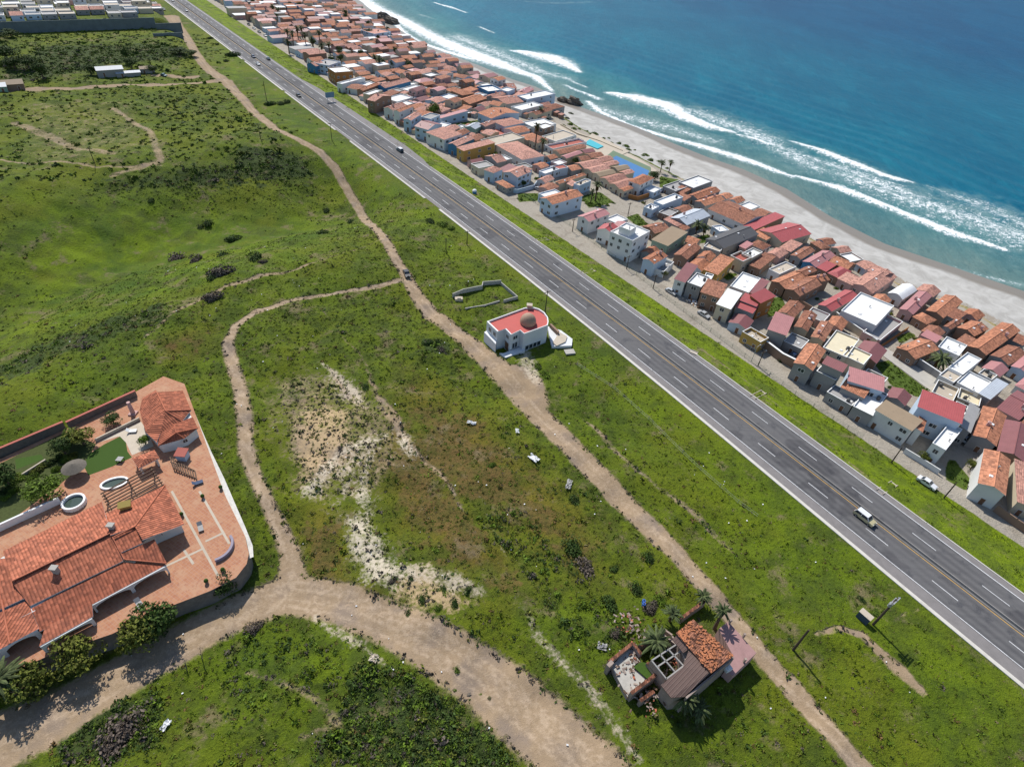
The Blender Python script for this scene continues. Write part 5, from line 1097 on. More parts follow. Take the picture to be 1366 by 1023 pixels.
# pools and low terrace walls
def ringpool(label, px, py, rx, ry, h, ang=0.0, cat='pool', name='garden_pool'):
    r = thing_at(name, label, cat, px, py, ZP, ang); n = 24; mb = MB()
    for k in range(n):
        a, b = 2*PI*k/n, 2*PI*(k+1)/n; O = [(rx*math.cos(q), ry*math.sin(q)) for q in (a, b)]; I = [((rx-.4)*math.cos(q), (ry-.4)*math.sin(q)) for q in (a, b)]
        mb.quad([(*O[0], -.2), (*O[1], -.2), (*O[1], h), (*O[0], h)]); mb.quad([(*O[0], h), (*O[1], h), (*I[1], h), (*I[0], h)]); mb.quad([(*I[1], -.1), (*I[0], -.1), (*I[0], h), (*I[1], h)])
    mb.obj('rim', whitem, r); wb = MB(); wb.quad([((rx-.42)*math.cos(2*PI*k/n), (ry-.42)*math.sin(2*PI*k/n), max(.03, h-.5)) for k in range(n)]); wb.obj('water', pondm, r)
pondm, t = newmat('pond_water'); t.set((.05, .075, .06), .1, 0, .5)
ringpool('round white rimmed hot tub beside the long villa roof', 100, 672, 2.1, 2.1, .9, name='hot_tub', cat='hot tub'); ringpool('oval white rimmed pond beside the pergola', 153, 645, 2.6, 1.6, .35, .45)
def lowwall(label, a, b, h, th, mat, z=ZP, cat='wall', name='garden_wall', cap=None):
    A, B = at(*a, z), at(*b, z); d = B-A; r = empty(name, A, math.atan2(d.y, d.x), label, cat); mb = MB(); mb.box(0, d.length, -th/2, th/2, -.5, h); mb.obj('masonry', mat, r)
    if cap: cb = MB(); cb.box(-.05, d.length+.05, -th/2-.08, th/2+.08, h+.003, h+.12); cb.obj('coping', cap, r)
lowwall('tall white pool wall left of the hot tub', (-60, 738), (83, 672), 2.0, .4, whitem, 1.6)
lowwall('dark garden boundary wall along the green valley slope, left part', (-60, 634), (88, 571), 1.9, .4, stonem, cap=ROOF['td']); lowwall('dark garden boundary wall by the pink column', (92, 570), (183, 528), 1.6, .4, stonem, cap=ROOF['td'])
lowwall('low pale wall between garden and paved drive', (128, 589), (187, 560), .8, .3, ROOF['be']); lowwall('low pale kerb wall inside the garden trees', (30, 635), (62, 615), .6, .3, ROOF['be'])
r = thing_at('column', 'fallen looking pink round column by the garden wall', 'column', 178, 552, ZP); mb = MB(); mb.tube([(0, 0, 0), (0, 0, 3.6)], [.5, .38], 12); mb.obj('shaft', WALL['pk'], r); mb = MB(); mb.box(-.8, .8, -.8, .8, 0, .35); mb.obj('base', WALL['pk'], r)
# white rubble wall along the right flank
mb = MB(); RB = [at(*p, 1.0) for p in ((246, 523), (256, 545), (268, 575), (281, 605), (298, 640), (313, 675), (326, 705), (336, 730), (337, 745))]
for a, b in zip(RB, RB[1:]):
    d = (b-a).normalized(); n = Vector((d.y, -d.x, 0)); mb.quad([(*(a-n*.25)[:2], 1.5), (*(a+n*.95)[:2], 1.25), (*(b+n*.95)[:2], 1.25), (*(b-n*.25)[:2], 1.5)]); mb.quad([(*(a+n*.95)[:2], -1.5), (*(b+n*.95)[:2], -1.5), (*(b+n*.95)[:2], 1.25), (*(a+n*.95)[:2], 1.25)])
tag(mb.obj('rubble_wall', rubm), 'white rubble topped wall along the right flank of the villa terrace', 'wall')
def padz(name, pts, z, mat, label, cat):
    q = pz([(p[0], p[1], z) for p in pts]); mb = MB(); mb.quad([(p.x, p.y, z) for p in q]) if sum(q[i].x*q[(i+1) % len(q)].y-q[(i+1) % len(q)].x*q[i].y for i in range(len(q))) > 0 else mb.quad([(p.x, p.y, z) for p in q][::-1])
    return tag(mb.obj(name, mat), label, cat, kind='structure')
padz('lawn', [(118, 606), (140, 592), (160, 582), (168, 590), (170, 602), (176, 610), (150, 622), (118, 634), (112, 622)], ZP+.012, lawnm, 'curved dark green lawn in the villa garden', 'lawn')
padz('garden_bed', [(0, 618), (88, 576), (128, 592), (112, 622), (60, 660), (20, 690), (-60, 720), (-60, 650)], ZP+.008, plain('garden_soil', (.055, .07, .018), .95, .6, 2), 'planted bed of the villa garden', 'garden bed')
padz('lawn', [(20, 612), (55, 606), (58, 612), (22, 626)], ZP+.016, lawnm, 'small lawn strip by the garden wall', 'lawn')
padz('driveway', [(128, 591), (188, 562), (198, 578), (205, 595), (176, 607), (168, 590), (158, 582)], ZP+.010, ROOF['be'], 'pale paved drive below the guest house', 'driveway')
# lighter stripes of the terrace paving
for i, (a, b) in enumerate((((229, 655), (291, 768)), ((266, 655), (306, 725)), ((221, 755), (270, 732)), ((274, 722), (299, 710)), ((245, 733), (258, 752)))):
    A, B = at(*a, ZP), at(*b, ZP); d = (B-A).normalized(); n = Vector((-d.y, d.x, 0))*.22; mb = MB(); mb.quad([(*(A-n)[:2], ZP+.006+i*.001), (*(B-n)[:2], ZP+.006+i*.001), (*(B+n)[:2], ZP+.006+i*.001), (*(A+n)[:2], ZP+.006+i*.001)])
    tag(mb.obj('paving_stripe', ROOF['be']), 'pale stripe laid in the terracotta terrace', 'paving', kind='structure')
# curved blue bench, loungers, pots on the terrace
mb = MB(); cb = at(302, 732, ZP)
for k in range(10):
    a0, a1 = -1.1+k*.2, -.9+k*.2
    q = [(3*math.cos(a0), 3*math.sin(a0)), (3.45*math.cos(a0), 3.45*math.sin(a0)), (3.45*math.cos(a1), 3.45*math.sin(a1)), (3*math.cos(a1), 3*math.sin(a1))]; mb.prism(q, 0, .75)
o = mb.obj('curved_bench', plain('violet_bench', (.27, .24, .30), .7)); o.location = cb-Vector((2.2, 0, 0)); tag(o, 'curved violet grey bench at the terrace corner', 'bench')
def stair(label, px, py, z, rz, n=9):
    r = thing_at('staircase', label, 'staircase', px, py, z, rz)
    for k in range(n): mb = MB(); mb.box(-.7, .7, k*.42, k*.42+.3, 0, .15+k*.12); mb.obj('step', woodm, r)
st_ = thing_at('staircase', 'dark slatted stairs descending from the terrace by the guest house', 'staircase', 246, 626, ZP)
for k in range(10):
    a = at(228+3.5*k, 613+1.7*k, ZP+.75)-st_.location; b = at(231+3.3*k, 621+1.5*k, ZP+.75)-st_.location; e_ = (b-a)*.45; mb = MB(); mb.beam(a-e_+Vector((0, 0, -.05*k)), b+e_+Vector((0, 0, -.05*k)), .22, .12); mb.obj('step', woodm, st_)
for y0_, y1_ in (((226, 611), (260, 628)), ((231, 624), (262, 638))): mb = MB(); mb.beam(at(*y0_, ZP+.6)-st_.location, at(*y1_, ZP+.15)-st_.location, .14, .2); mb.obj('stringer', woodm, st_)
r = thing_at('stair_box', 'small blue grey stair box behind the slatted stairs', 'stair box', 245, 611, ZP); mb = MB(); mb.box(-1, 1, -.9, .9, 0, 1.7); mb.obj('wall', WALL['bl'], r); mb = MB(); rslab(mb, [(-1.2, -1.1, 1.72), (1.2, -1.1, 1.72), (1.2, 1.1, 2.1), (-1.2, 1.1, 2.1)], .12); mb.obj('roof', [ROOF['td'], ROOF['td']], r)
def chairset(label, px, py, z, rz, c):
    r = thing_at('lounge_chair', label, 'lounge chair', px, py, z, rz); mb = MB(); mb.box(-.45, .45, -.9, .5, .3, .42); mb.obj('seat', c, r); mb = MB(); rslab(mb, [(-.45, .5, .4), (.45, .5, .4), (.45, 1.1, .95), (-.45, 1.1, .95)], .1); mb.obj('backrest', [c, c], r)
    for x in (-.4, .4):
        for y in (-.8, .4): mb = MB(); mb.box(x-.04, x+.04, y-.04, y+.04, 0, .3); mb.obj('leg', woodm, r)
chairset('grey lounge chair alone on the open terrace', 268, 705, ZP, .6, ROOF['gy']); chairset('grey lounge chair near the verandah arches', 187, 807, ZP, .9, ROOF['gy']); chairset('white lounge chair on the pale drive by the lawn', 177, 576, ZP, 1.8, whitem); chairset('dark blue lounge chair below the slatted stairs', 265, 645, ZP, 2.2, plain('blue_fabric', (.06, .09, .16), .8))
r = thing_at('garden_table', 'small square table at the corner of the curved lawn', 'table', 161, 615, ZP); mb = MB(); mb.box(-.6, .6, -.6, .6, .7, .78); mb.obj('tabletop', ROOF['gy'], r)
for x in (-.5, .5):
    for y in (-.5, .5): mb = MB(); mb.box(x-.05, x+.05, y-.05, y+.05, 0, .7); mb.obj('leg', woodm, r)
for px, py, nm in ((243, 688, 'beside the villa wing corner'), (271, 664, 'in the middle of the upper terrace'), (295, 652, 'against the right parapet'), (298, 762, 'at the lower corner of the terrace'), (276, 777, 'on the lower parapet by the tree')):
    r = thing_at('plant_pot', 'dark plant pot '+nm, 'plant pot', px, py, ZP); mb = MB(); mb.tube([(0, 0, 0), (0, 0, .6)], [.25, .38], 10); mb.obj('pot', stonem, r); mb = MB(); mb.dome((0, 0, .6), .4, .5, 10, 4); mb.obj('foliage', lawnm, r)
# thatched umbrella
r = thing_at('thatched_parasol', 'grey thatched parasol among the villa garden trees', 'parasol', 104, 632, ZP); mb = MB(); mb.tube([(0, 0, 0), (0, 0, 2.6)], .1, 8); mb.obj('pole', woodm, r)
mb = MB(); n = 14
for k in range(n): a0, a1 = 2*PI*k/n, 2*PI*(k+1)/n; mb.quad([(2.3*math.cos(a0), 2.3*math.sin(a0), 2.1), (2.3*math.cos(a1), 2.3*math.sin(a1), 2.1), (0, 0, 3.1)]); mb.quad([(2.3*math.cos(a1), 2.3*math.sin(a1), 2.1), (2.3*math.cos(a0), 2.3*math.sin(a0), 2.1), (0, 0, 2.3)])
mb.obj('thatch', plain('grey_thatch', (.13, .115, .095), .95, .5, 4), r)

# ---- the house with the dome
k5 = lambda X, Y: (630+X/8.525, 390+Y/8.525)
g5 = ground(705, 462); zb = g5.z; HZ = zb+6.4
dh = empty('dome_house', g5, 0, 'white house with red flat roof and brown dome beside the highway', 'house')
out = [(165, 330), (600, 172), (690, 165), (760, 185), (820, 225), (860, 280), (868, 330), (858, 372), (590, 470), (545, 430), (440, 480), (375, 413), (285, 445)]
q = pz([(*k5(*p), HZ) for p in out], g5); poly = [(p.x, p.y) for p in q]
wall_ = plain('dome_house_white', (.68, .69, .70), .8, .06, .8, grime=.15); mb = MB(); mb.prism(poly, -2.5, HZ-zb-.55, 0); mb.obj('wall', wall_, dh)
redm = plain('red_roof_paint', (.46, .10, .085), .75, .12, .6); cx_, cy_ = sum(p[0] for p in poly)/len(poly), sum(p[1] for p in poly)/len(poly)
ins = [(cx_+(p[0]-cx_)*.955, cy_+(p[1]-cy_)*.955) for p in poly]; mb = MB(); ar = sum(ins[i][0]*ins[(i+1) % len(ins)][1]-ins[(i+1) % len(ins)][0]*ins[i][1] for i in range(len(ins)))
fl = [(p[0], p[1], HZ-zb-.50) for p in ins]; mb.quad(fl if ar > 0 else fl[::-1]); rf = mb.obj('roof', redm, dh)
mb = MB(); n = len(poly)
for i in range(n):
    a, b, c, d = poly[i], poly[(i+1) % n], ins[(i+1) % n], ins[i]; z0, z1 = HZ-zb-.55, HZ-zb
    for w_ in ([(*a, z0), (*b, z0), (*b, z1), (*a, z1)], [(*a, z1), (*b, z1), (*c, z1), (*d, z1)], [(*c, z0), (*d, z0), (*d, z1), (*c, z1)]): mb.quad(w_ if ar > 0 else w_[::-1])
mb.obj('parapet', whitem, rf)
dc = at(*k5(632, 352), HZ-.5)-g5; mb = MB(); mb.tube([dc, dc+Vector((0, 0, .5))], 2.15, 24); mb.dome(dc+Vector((0, 0, .5)), 2.35, 2.7, 28, 10); mb.obj('dome', plain('brown_dome', (.36, .235, .165), .75, .25, 1.2, spec=.4), rf, smooth=True)
p = at(*k5(650, 165), HZ)-g5; mb = MB(); mb.box(-.7, .7, -.6, .6, -1.5, .7); mb.box(-.85, .85, -.75, .75, .7, .85); mb.obj('chimney', ROOF['be'], rf, loc=p)
# garage front, porch, terraces
def prism5(pts, z0, z1, mat, name): q = pz([(*k5(*p), zb+z1) for p in pts], g5); mb = MB(); mb.prism([(p.x, p.y) for p in q], z0, z1); return mb.obj(name, mat, dh)
prism5([(135, 452), (175, 430), (275, 540), (268, 590)], -1, 3.2, wall_, 'garage'); prism5([(360, 690), (590, 600), (600, 660), (378, 742), (310, 690)], -1, 1.0, wall_, 'porch')
A, B = at(*k5(150, 500), zb+1.2)-g5, at(*k5(245, 600), zb+1.2)-g5; d = (B-A).normalized(); n_ = Vector((d.y, -d.x, 0)); mb = MB(); mb.quad([A+n_*.05-Vector((0, 0, 1.2)), B+n_*.05-Vector((0, 0, 1.2)), B+n_*.05+Vector((0, 0, 1.3)), A+n_*.05+Vector((0, 0, 1.3))]); mb.obj('garage_door', ROOF['be'], dh)
prism5([(856, 385), (1010, 432), (1140, 530), (1132, 605), (905, 615)], -1.5, 1.0, wall_, 'side_terrace'); prism5([(915, 570), (990, 450), (1080, 500), (1060, 560), (960, 606)], 1.0, 1.35, ROOF['be'], 'terrace_floor'); prism5([(880, 360), (900, 355), (990, 440), (975, 455)], 1.0, 2.2, WALL['br'], 'terrace_wall')
def winface(root, a, b, z, w, h, me=WIN, off=.03, nm='window'):
    A, B = at(*a, z), at(*b, z); d = B-A; rz = math.atan2(d.y, d.x); p = (A+B)/2-root.location+Vector((math.sin(rz), -math.cos(rz), 0))*off; inst(me, nm, root, p, rz, (w, 1, h))
for X, Y, Z_, w_, h_ in ((215, 425, 4.4, 1.0, 1.1), (400, 470, 4.3, 1.2, .8), (500, 485, 4.3, 1.2, .8), (500, 600, 1.6, 1.4, 1.3)):
    rz = rzv if X > 440 else rzv-PI/2+.15
    p = at(*k5(X, Y), zb+Z_)-g5
a1, b1 = k5(590, 470), k5(858, 372); 
for f, z_, w_ in ((.26, .2, 3.0), (.60, .2, 3.0)):
    A, B = at(*a1, HZ), at(*b1, HZ); d = B-A; rz = math.atan2(d.y, d.x); p = A+d*f-g5; p.z = z_; p += Vector((math.sin(rz), -math.cos(rz), 0))*.05; inst(WIN, 'window', dh, p, rz, (w_, 1, 1.7))
a1, b1 = k5(165, 330), k5(285, 445)
for f in (.35, .78):
    A, B = at(*a1, HZ), at(*b1, HZ); d = B-A; rz = math.atan2(d.y, d.x); p = A+d*f-g5; p.z = 4.0; p += Vector((math.sin(rz), -math.cos(rz), 0))*.05; inst(WIN, 'window', dh, p, rz, (1.3, 1, 1.5))
a1, b1 = k5(375, 413), k5(440, 480); A, B = at(*a1, HZ), at(*b1, HZ); d = B-A; rz = math.atan2(d.y, d.x); p = A+d*.5-g5; p.z = .1; p += Vector((math.sin(rz), -math.cos(rz), 0))*.05; inst(DOOR, 'door', dh, p, rz, (1.9, 1, 2.7)); inst(WIN, 'window', dh, p+Vector((0, 0, 4.0)), rz, (1.4, 1, 1.2))
a1, b1 = k5(440, 480), k5(545, 430); A, B = at(*a1, HZ), at(*b1, HZ); d = B-A; rz = math.atan2(d.y, d.x); p = A+d*.5-g5; p.z = 1.0; p += Vector((math.sin(rz), -math.cos(rz), 0))*.05; inst(WIN, 'window', dh, p, rz, (2.2, 1, 2.0)); inst(WIN, 'window', dh, p+Vector((0, 0, 3.1)), rz, (1.8, 1, 1.2))
r = empty('concrete_slab', ground(*k5(1105, 690)), .3, 'small raised concrete slab beside the dome house', 'slab'); mb = MB(); mb.box(-1.3, 1.3, -.9, .9, -.3, .5); mb.box(-1.45, 1.45, -1.05, 1.05, .5, .6); mb.obj('slab', concm, r)
prism = None
# ---- unfinished low walls left of the dome house
wallrun('unfinished grey block wall, long back run with raised left end, beyond the dome house', [(604, 397), (618, 391), (643, 386), (644, 381), (668, 379)], 1.5, .25, concm, name='block_wall'); wallrun('unfinished grey block wall, right side run, beyond the dome house', [(668, 380), (690, 399), (672, 404)], 1.1, .25, concm, name='block_wall')
wallrun('crumbling low block wall nearest the dome house', [(621, 413), (646, 409), (666, 403)], .6, .25, concm, name='block_wall')
r = empty('concrete_slab', ground(612, 400), .2, 'pale concrete block at the end of the unfinished wall', 'slab'); mb = MB(); mb.box(-1.2, 1.2, -.8, .8, -.2, .7); mb.box(-.5, .6, -.5, .5, .7, .95); mb.obj('slab', ROOF['be'], r)

# ---- the ruined house
k6 = lambda X, Y: (800+X/6.2, 790+Y/6.2)
g6 = ground(905, 880); zb = g6.z
ru = empty('ruined_house', g6, 0, 'ruined house with half collapsed orange tile roof and open rafters', 'ruin')
def pr6(pts, z0, z1, mat, name='wall', mtop=None): q = pz([(*k6(*p), zb+z1) for p in pts], g6); mb = MB(); mb.prism([(p.x, p.y) for p in q], z0, z1, 0, 1 if mtop else None); return mb.obj(name, [mat, mtop] if mtop else mat, ru)
def line6(a, b, z0, z1, th, mat, name='wall', cap=None):
    A, B = at(*k6(*a), zb+z1)-g6, at(*k6(*b), zb+z1)-g6; d = (B-A); d.z = 0; d.normalize(); n = Vector((-d.y, d.x, 0))*th/2; mb = MB(); mb.prism([(A-n)[:2], (B-n)[:2], (B+n)[:2], (A+n)[:2]], z0, z1, 0, 1 if cap else None); return mb.obj(name, [mat, cap] if cap else mat, ru)
rusty = plain('old_plaster', (.33, .26, .22), .9, .35, 1.5, grime=.7); pinkp = plain('faded_pink_floor', (.34, .20, .19), .85, .15, 1, grime=.35); corr = metalroof('rusty_sheet_roof', (.135, .085, .07)); oldt = tilemat('broken_roof_tile', (.20, .085, .05), .3, .5, .8)
pr6([(985, 300), (1062, 238), (1296, 500), (1100, 690), (1040, 640), (1105, 525)], -2, 2.2, WALL['pk'], 'terrace', pinkp)
pr6([(95, 612), (240, 458), (335, 570), (275, 610), (392, 722), (252, 842), (230, 860)], -1.5, .7, rusty, 'courtyard_floor', concm)
pr6([(640, 360), (770, 260), (1080, 530), (720, 840), (620, 860), (520, 765), (720, 600)], -1.5, 4.6, rusty, 'wall')
mb = MB(); rslab(mb, pz([(*k6(*p), zb+z) for *p, z in ((630, 335, 6.3), (775, 222, 5.4), (1108, 520, 5.4), (922, 668, 6.3))], g6), .18); mb.obj('roof', [oldt, corr], ru)
mb = MB(); rslab(mb, pz([(*k6(*p), zb+z) for *p, z in ((735, 480, 6.0), (915, 655, 6.0), (700, 862, 4.8), (590, 870, 4.8), (505, 765, 5.0), (690, 615, 5.7))], g6), .16); mb.obj('sheet_roof', [corr, corr], ru)
mb = MB(); rslab(mb, pz([(*k6(*p), zb+z) for *p, z in ((640, 350, 5.9), (735, 470, 5.9), (690, 500, 5.3), (600, 385, 5.3))], g6), .16); mb.obj('sheet_roof', [corr, corr], ru)
mb = MB(); rr = random.Random(5)
A, B, C_, D_ = pz([(*k6(*p), zb+z) for *p, z in ((630, 335, 6.36), (775, 222, 5.46), (1108, 520, 5.46), (922, 668, 6.36))], g6)
for i in range(330):
    u, v = rr.random(), rr.random()
    if math.sin(u*9+v*4)+rr.uniform(-1, 1) < -.3: continue
    p = A*(1-u)*(1-v)+B*(1-u)*v+C_*u*v+D_*u*(1-v); M_ = Matrix.Translation(p) @ Matrix.Rotation(rr.uniform(0, 3), 4, 'Z'); mb.box(-.22, .22, -.10, .10, .0, .10, 0, M_, False)
mb.obj('loose_tiles', tilemat('loose_tile', (.42, .17, .08), .3, .3, .5), ru)['kind'] = 'stuff'
for a, b in (((430, 560), (640, 425)), ((480, 610), (690, 470)), ((550, 715), (770, 545)), ((430, 560), (555, 715)), ((500, 510), (620, 650)), ((570, 470), (690, 600)), ((640, 425), (770, 545))): line6(a, b, 3.9, 4.2, .22, WALL['gy'], 'rafter')
for a, b, z0, z1 in (((425, 560), (550, 720), -1, 3.6), ((500, 330), (640, 430), -1, 3.2), ((530, 300), (600, 350), -1, 2.4), ((640, 425), (600, 360), -1, 3.4), ((715, 870), (1108, 535), -2, 4.8)): line6(a, b, z0, z1, .3, rusty)
for a, b, z1 in (((75, 575), (275, 415), 1.7), ((260, 832), (470, 672), 2.2), ((395, 575), (470, 672), 2.0), ((330, 440), (420, 380), 1.6), ((335, 895), (450, 815), 1.2), ((670, 215), (870, 68), 1.4), ((275, 415), (345, 510), 1.8)): line6(a, b, -1, z1, .55, rusty, 'garden_wall', oldt)
line6((75, 575), (100, 600), -1, 2.2, 1.2, rusty, 'pillar')
padz('garden_bed', [k6(*p) for p in ((280, 615), (335, 575), (390, 580), (450, 660), (395, 715))], zb+1.1, lawnm, 'grass bed in the ruin courtyard', 'garden bed')
mb = MB(); q6 = [at(*k6(*p), zb+.9) for p in ((250, 480), (330, 600), (200, 620), (300, 780), (560, 560), (600, 600), (640, 480), (350, 900), (420, 860), (330, 870), (480, 690), (300, 650), (230, 200), (300, 260), (280, 330), (250, 240))]
for i in range(300):
    c_ = rr.choice(q6)-g6; M_ = Matrix.Translation(c_+Vector((rr.gauss(0, 1.3), rr.gauss(0, 1.3), -.25+rr.uniform(0, .2)))) @ Matrix.Rotation(rr.uniform(0, 3), 4, 'Z') @ Matrix.Rotation(rr.uniform(-.6, .6), 4, 'X'); a_ = rr.uniform(.08, .35); mb.box(-a_, a_, -a_*.5, a_*.5, 0, a_*.35, rr.choice((0, 0, 0, 1, 2, 2)), M_)
mb.obj('rubble', [rusty, VT, woodm], ru)['kind'] = 'stuff'
r = empty('white_tank', at(*k6(1055, 640), zb+2.2), .5, 'white box tank on the ruin terrace edge', 'tank'); mb = MB(); mb.box(-.6, .6, -.4, .4, 0, .8); mb.box(-.2, .2, -.2, .2, .8, .9); mb.obj('tank', whitem, r)
for X, Y, nm in ((1070, 255, 'upper'), (1185, 370, 'middle'), (1190, 575, 'lower')):
    r = empty('terrace_post', at(*k6(X, Y), zb+2.2), 0, f'{nm} stubby post on the pink ruin terrace', 'post', 'posts on the ruin terrace'); mb = MB(); mb.box(-.15, .15, -.15, .15, 0, 1.1); mb.box(-.2, .2, -.2, .2, 1.1, 1.2); mb.obj('post', rusty, r)

# ---- shacks by the far farm track
def shack(label, px, py, rz, a, b, h, rf, wl):
    c = ground(px, py); r = empty('shack', c, rz, label, 'shack'); block(r, c, rz, a, b, h, 'gs', rf, wl, det=1)
shack('grey roofed shack at the left edge by the far farm track', 18, 119, ANG0+PI/2, 11, 9, 3.2, 'ta', 'br'); shack('white green shack cut by the left picture edge', -2, 122, ANG0+PI/2, 9, 8, 2.8, 'wh', 'gn')
shack('white roofed farm shack among dark trees', 148, 100, ANG0+PI/2, 14, 8, 3.4, 'wh', 'gy'); shack('tan roofed shed right of the white roofed farm shack', 197, 97, ANG0+PI/2, 8, 6, 2.6, 'ta', 'gy'); shack('long low grey shed in the middle of the farm plot', 172, 102, ANG0+PI/2, 13, 5, 2.2, 'bm', 'gy')
# ------------------------------------------------------------------ vehicles
tyrem = plain('tyre_rubber', (.02, .02, .02), .85); rimm = plain('wheel_rim', (.35, .35, .36), .4, .05, 3, .6); lampm = plain('lamp_glass', (.75, .75, .7), .2, .05); tailm = plain('tail_lamp', (.4, .02, .02), .3, .05)
def paint(n, c, r=.28):
    m, t = newmat(n); t.set(c, r, .1, .5); t.b.inputs['Coat Weight'].default_value = .4; return m
PAINT = dict(white=paint('white_paint', (.72, .72, .72)), black=paint('black_paint', (.015, .015, .018)), silver=paint('silver_paint', (.42, .43, .44)), grey=paint('grey_paint', (.16, .17, .18)), gold=paint('gold_paint', (.48, .42, .24)), teal=paint('teal_paint', (.03, .10, .12)), blue=paint('navy_paint', (.02, .04, .10)))
def vmesh(kind):
    L, Wd = {'sedan': (4.5, 1.75), 'suv': (4.6, 1.85), 'pickup': (5.3, 1.9), 'van': (5.0, 1.95)}[kind]; h = L/2; w_ = Wd/2
    if kind == 'sedan': low = [(-h, .35), (-h, .85), (-h+.15, .95), (-h+.9, 1.0), (h-1.3, .95), (h-.2, .80), (h, .65), (h, .35)]; top = [(-h+.75, .98), (-h+1.35, 1.42), (.45, 1.45), (h-1.25, .97)]
    elif kind == 'suv': low = [(-h, .4), (-h, 1.0), (-h+.1, 1.1), (h-1.25, 1.05), (h-.2, .92), (h, .75), (h, .4)]; top = [(-h+.05, 1.08), (-h+.35, 1.70), (.7, 1.72), (h-1.2, 1.06)]
    elif kind == 'van': low = [(-h, .4), (-h, 1.05), (h-1.0, 1.05), (h-.1, .9), (h, .7), (h, .4)]; top = [(-h+.02, 1.04), (-h+.12, 1.95), (h-1.7, 1.97), (h-.85, 1.06)]
    else: low = [(-h, .45), (-h, 1.05), (-h+.05, 1.1), (h-1.4, 1.08), (h-.2, .98), (h, .8), (h, .45)]; top = [(-.55, 1.08), (-.35, 1.68), (.65, 1.70), (h-1.3, 1.08)]
    def ext(prof, wt, wb_, mb, m, mt=None):
        n = len(prof); z0 = min(z for _, z in prof); z1 = max(z for _, z in prof)
        L_ = [(x, -(wb_+(wt-wb_)*(z-z0)/(z1-z0+1e-6)), z) for x, z in prof]; R_ = [(x, -y, z) for x, y, z in L_]
        A_ = sum(prof[i][0]*prof[(i+1) % n][1]-prof[(i+1) % n][0]*prof[i][1] for i in range(n))
        if A_ < 0: L_ = L_[::-1]; R_ = R_[::-1]
        mb.quad(L_, m); mb.quad(R_[::-1], m)
        for i in range(n):
            j = (i+1) % n; up = abs(L_[i][2]-L_[j][2]) < .06 and L_[i][2] > z1-.1
            mb.quad([L_[j], L_[i], R_[i], R_[j]], mt if (mt is not None and up) else m)
    d = {}
    b = MB(); ext(low, w_*.94, w_, b, 0); b.box(-h-.04, -h, -w_*.9, w_*.9, .4, .6, 1); b.box(h, h+.04, -w_*.9, w_*.9, .4, .6, 1); b.box(-h+.02, h-.02, -w_*.98, w_*.98, .28, .36, 1)
    if kind == 'pickup': b.box(-h+.12, -.65, -w_+.15, w_-.15, 1.085, 1.10, 1)
    g = MB(); ext(top, w_*.78, w_*.92, g, 0)
    rx0, rx1 = top[1][0]+.02, top[2][0]-.02; rt = MB(); rt.box(rx0, rx1, -w_*.79, w_*.79, top[1][1]-.02, top[2][1]+.05, 0)
    for x in (rx0+.02, rx1-.02):
        for y in (-1, 1):
            e = top[0] if x < (rx0+rx1)/2 else top[3]; rt.beam((x, y*w_*.78, top[1][1]), (e[0], y*w_*.92, e[1]+.02), .09)
    for y in (-1, 1): rt.beam(((rx0+rx1)/2, y*w_*.79, top[1][1]), ((rx0+rx1)/2, y*w_*.925, top[0][1]+.02), .09)
    wl = MB(); wl.tube([(0, -.11, 0), (0, .11, 0)], .33, 14); wl2 = MB(); wl2.tube([(0, -.12, 0), (0, .12, 0)], .2, 10)
    def fin(mb, nm, ms): o = mb.obj(nm, ms); me = o.data; bpy.data.objects.remove(o); return me
    hl = MB(); hl.box(-.04, .04, -.2, .2, -.08, .08)
    return dict(b=b, g=g, r=rt, L=h, W=w_, wheel=fin(wl, 'wheel', tyrem), rim=fin(wl2, 'rim', rimm), hl=fin(hl, 'headlight', lampm), tl=fin(hl, 'tail_light', tailm), zh=.72 if kind == 'sedan' else .85)
VM = {k: vmesh(k) for k in ('sedan', 'suv', 'pickup', 'van')}
def car(label, kind, col, px, py, ang, roofcol=None, z=None, cat=None):
    p = ground(px, py) if z is None else at(px, py, z)
    r = empty('parked_car' if cat is None else cat.replace(' ', '_'), p, ang, label, {'sedan': 'car', 'suv': 'car', 'pickup': 'pickup', 'van': 'van'}[kind]); v = VM[kind]
    v['b'].obj('body', [PAINT[col], tyrem], r); v['g'].obj('windows', glass, r); v['r'].obj('roof', PAINT[roofcol or col], r)
    for x in (-v['L']*.62, v['L']*.62):
        for y in (-v['W']+.08, v['W']-.08): w_ = inst(v['wheel'], 'wheel', r, (x, y, .33)); inst(v['rim'], 'rim', w_)
    for y in (-.6, .6): inst(v['hl'], 'headlight', r, (v['L']+.005, y, v['zh'])); inst(v['tl'], 'tail_light', r, (-v['L']-.005, y, v['zh']))
    return r
def roadang(px, py):                                # direction of the highway at that point
    p = at(px, py, 0); s_, _ = su(p.x, p.y); c0, c1 = float(cen(s_-8)), float(cen(s_+8)); a, b = xy(s_-8, c0), xy(s_+8, c1); return math.atan2(b[1]-a[1], b[0]-a[0])
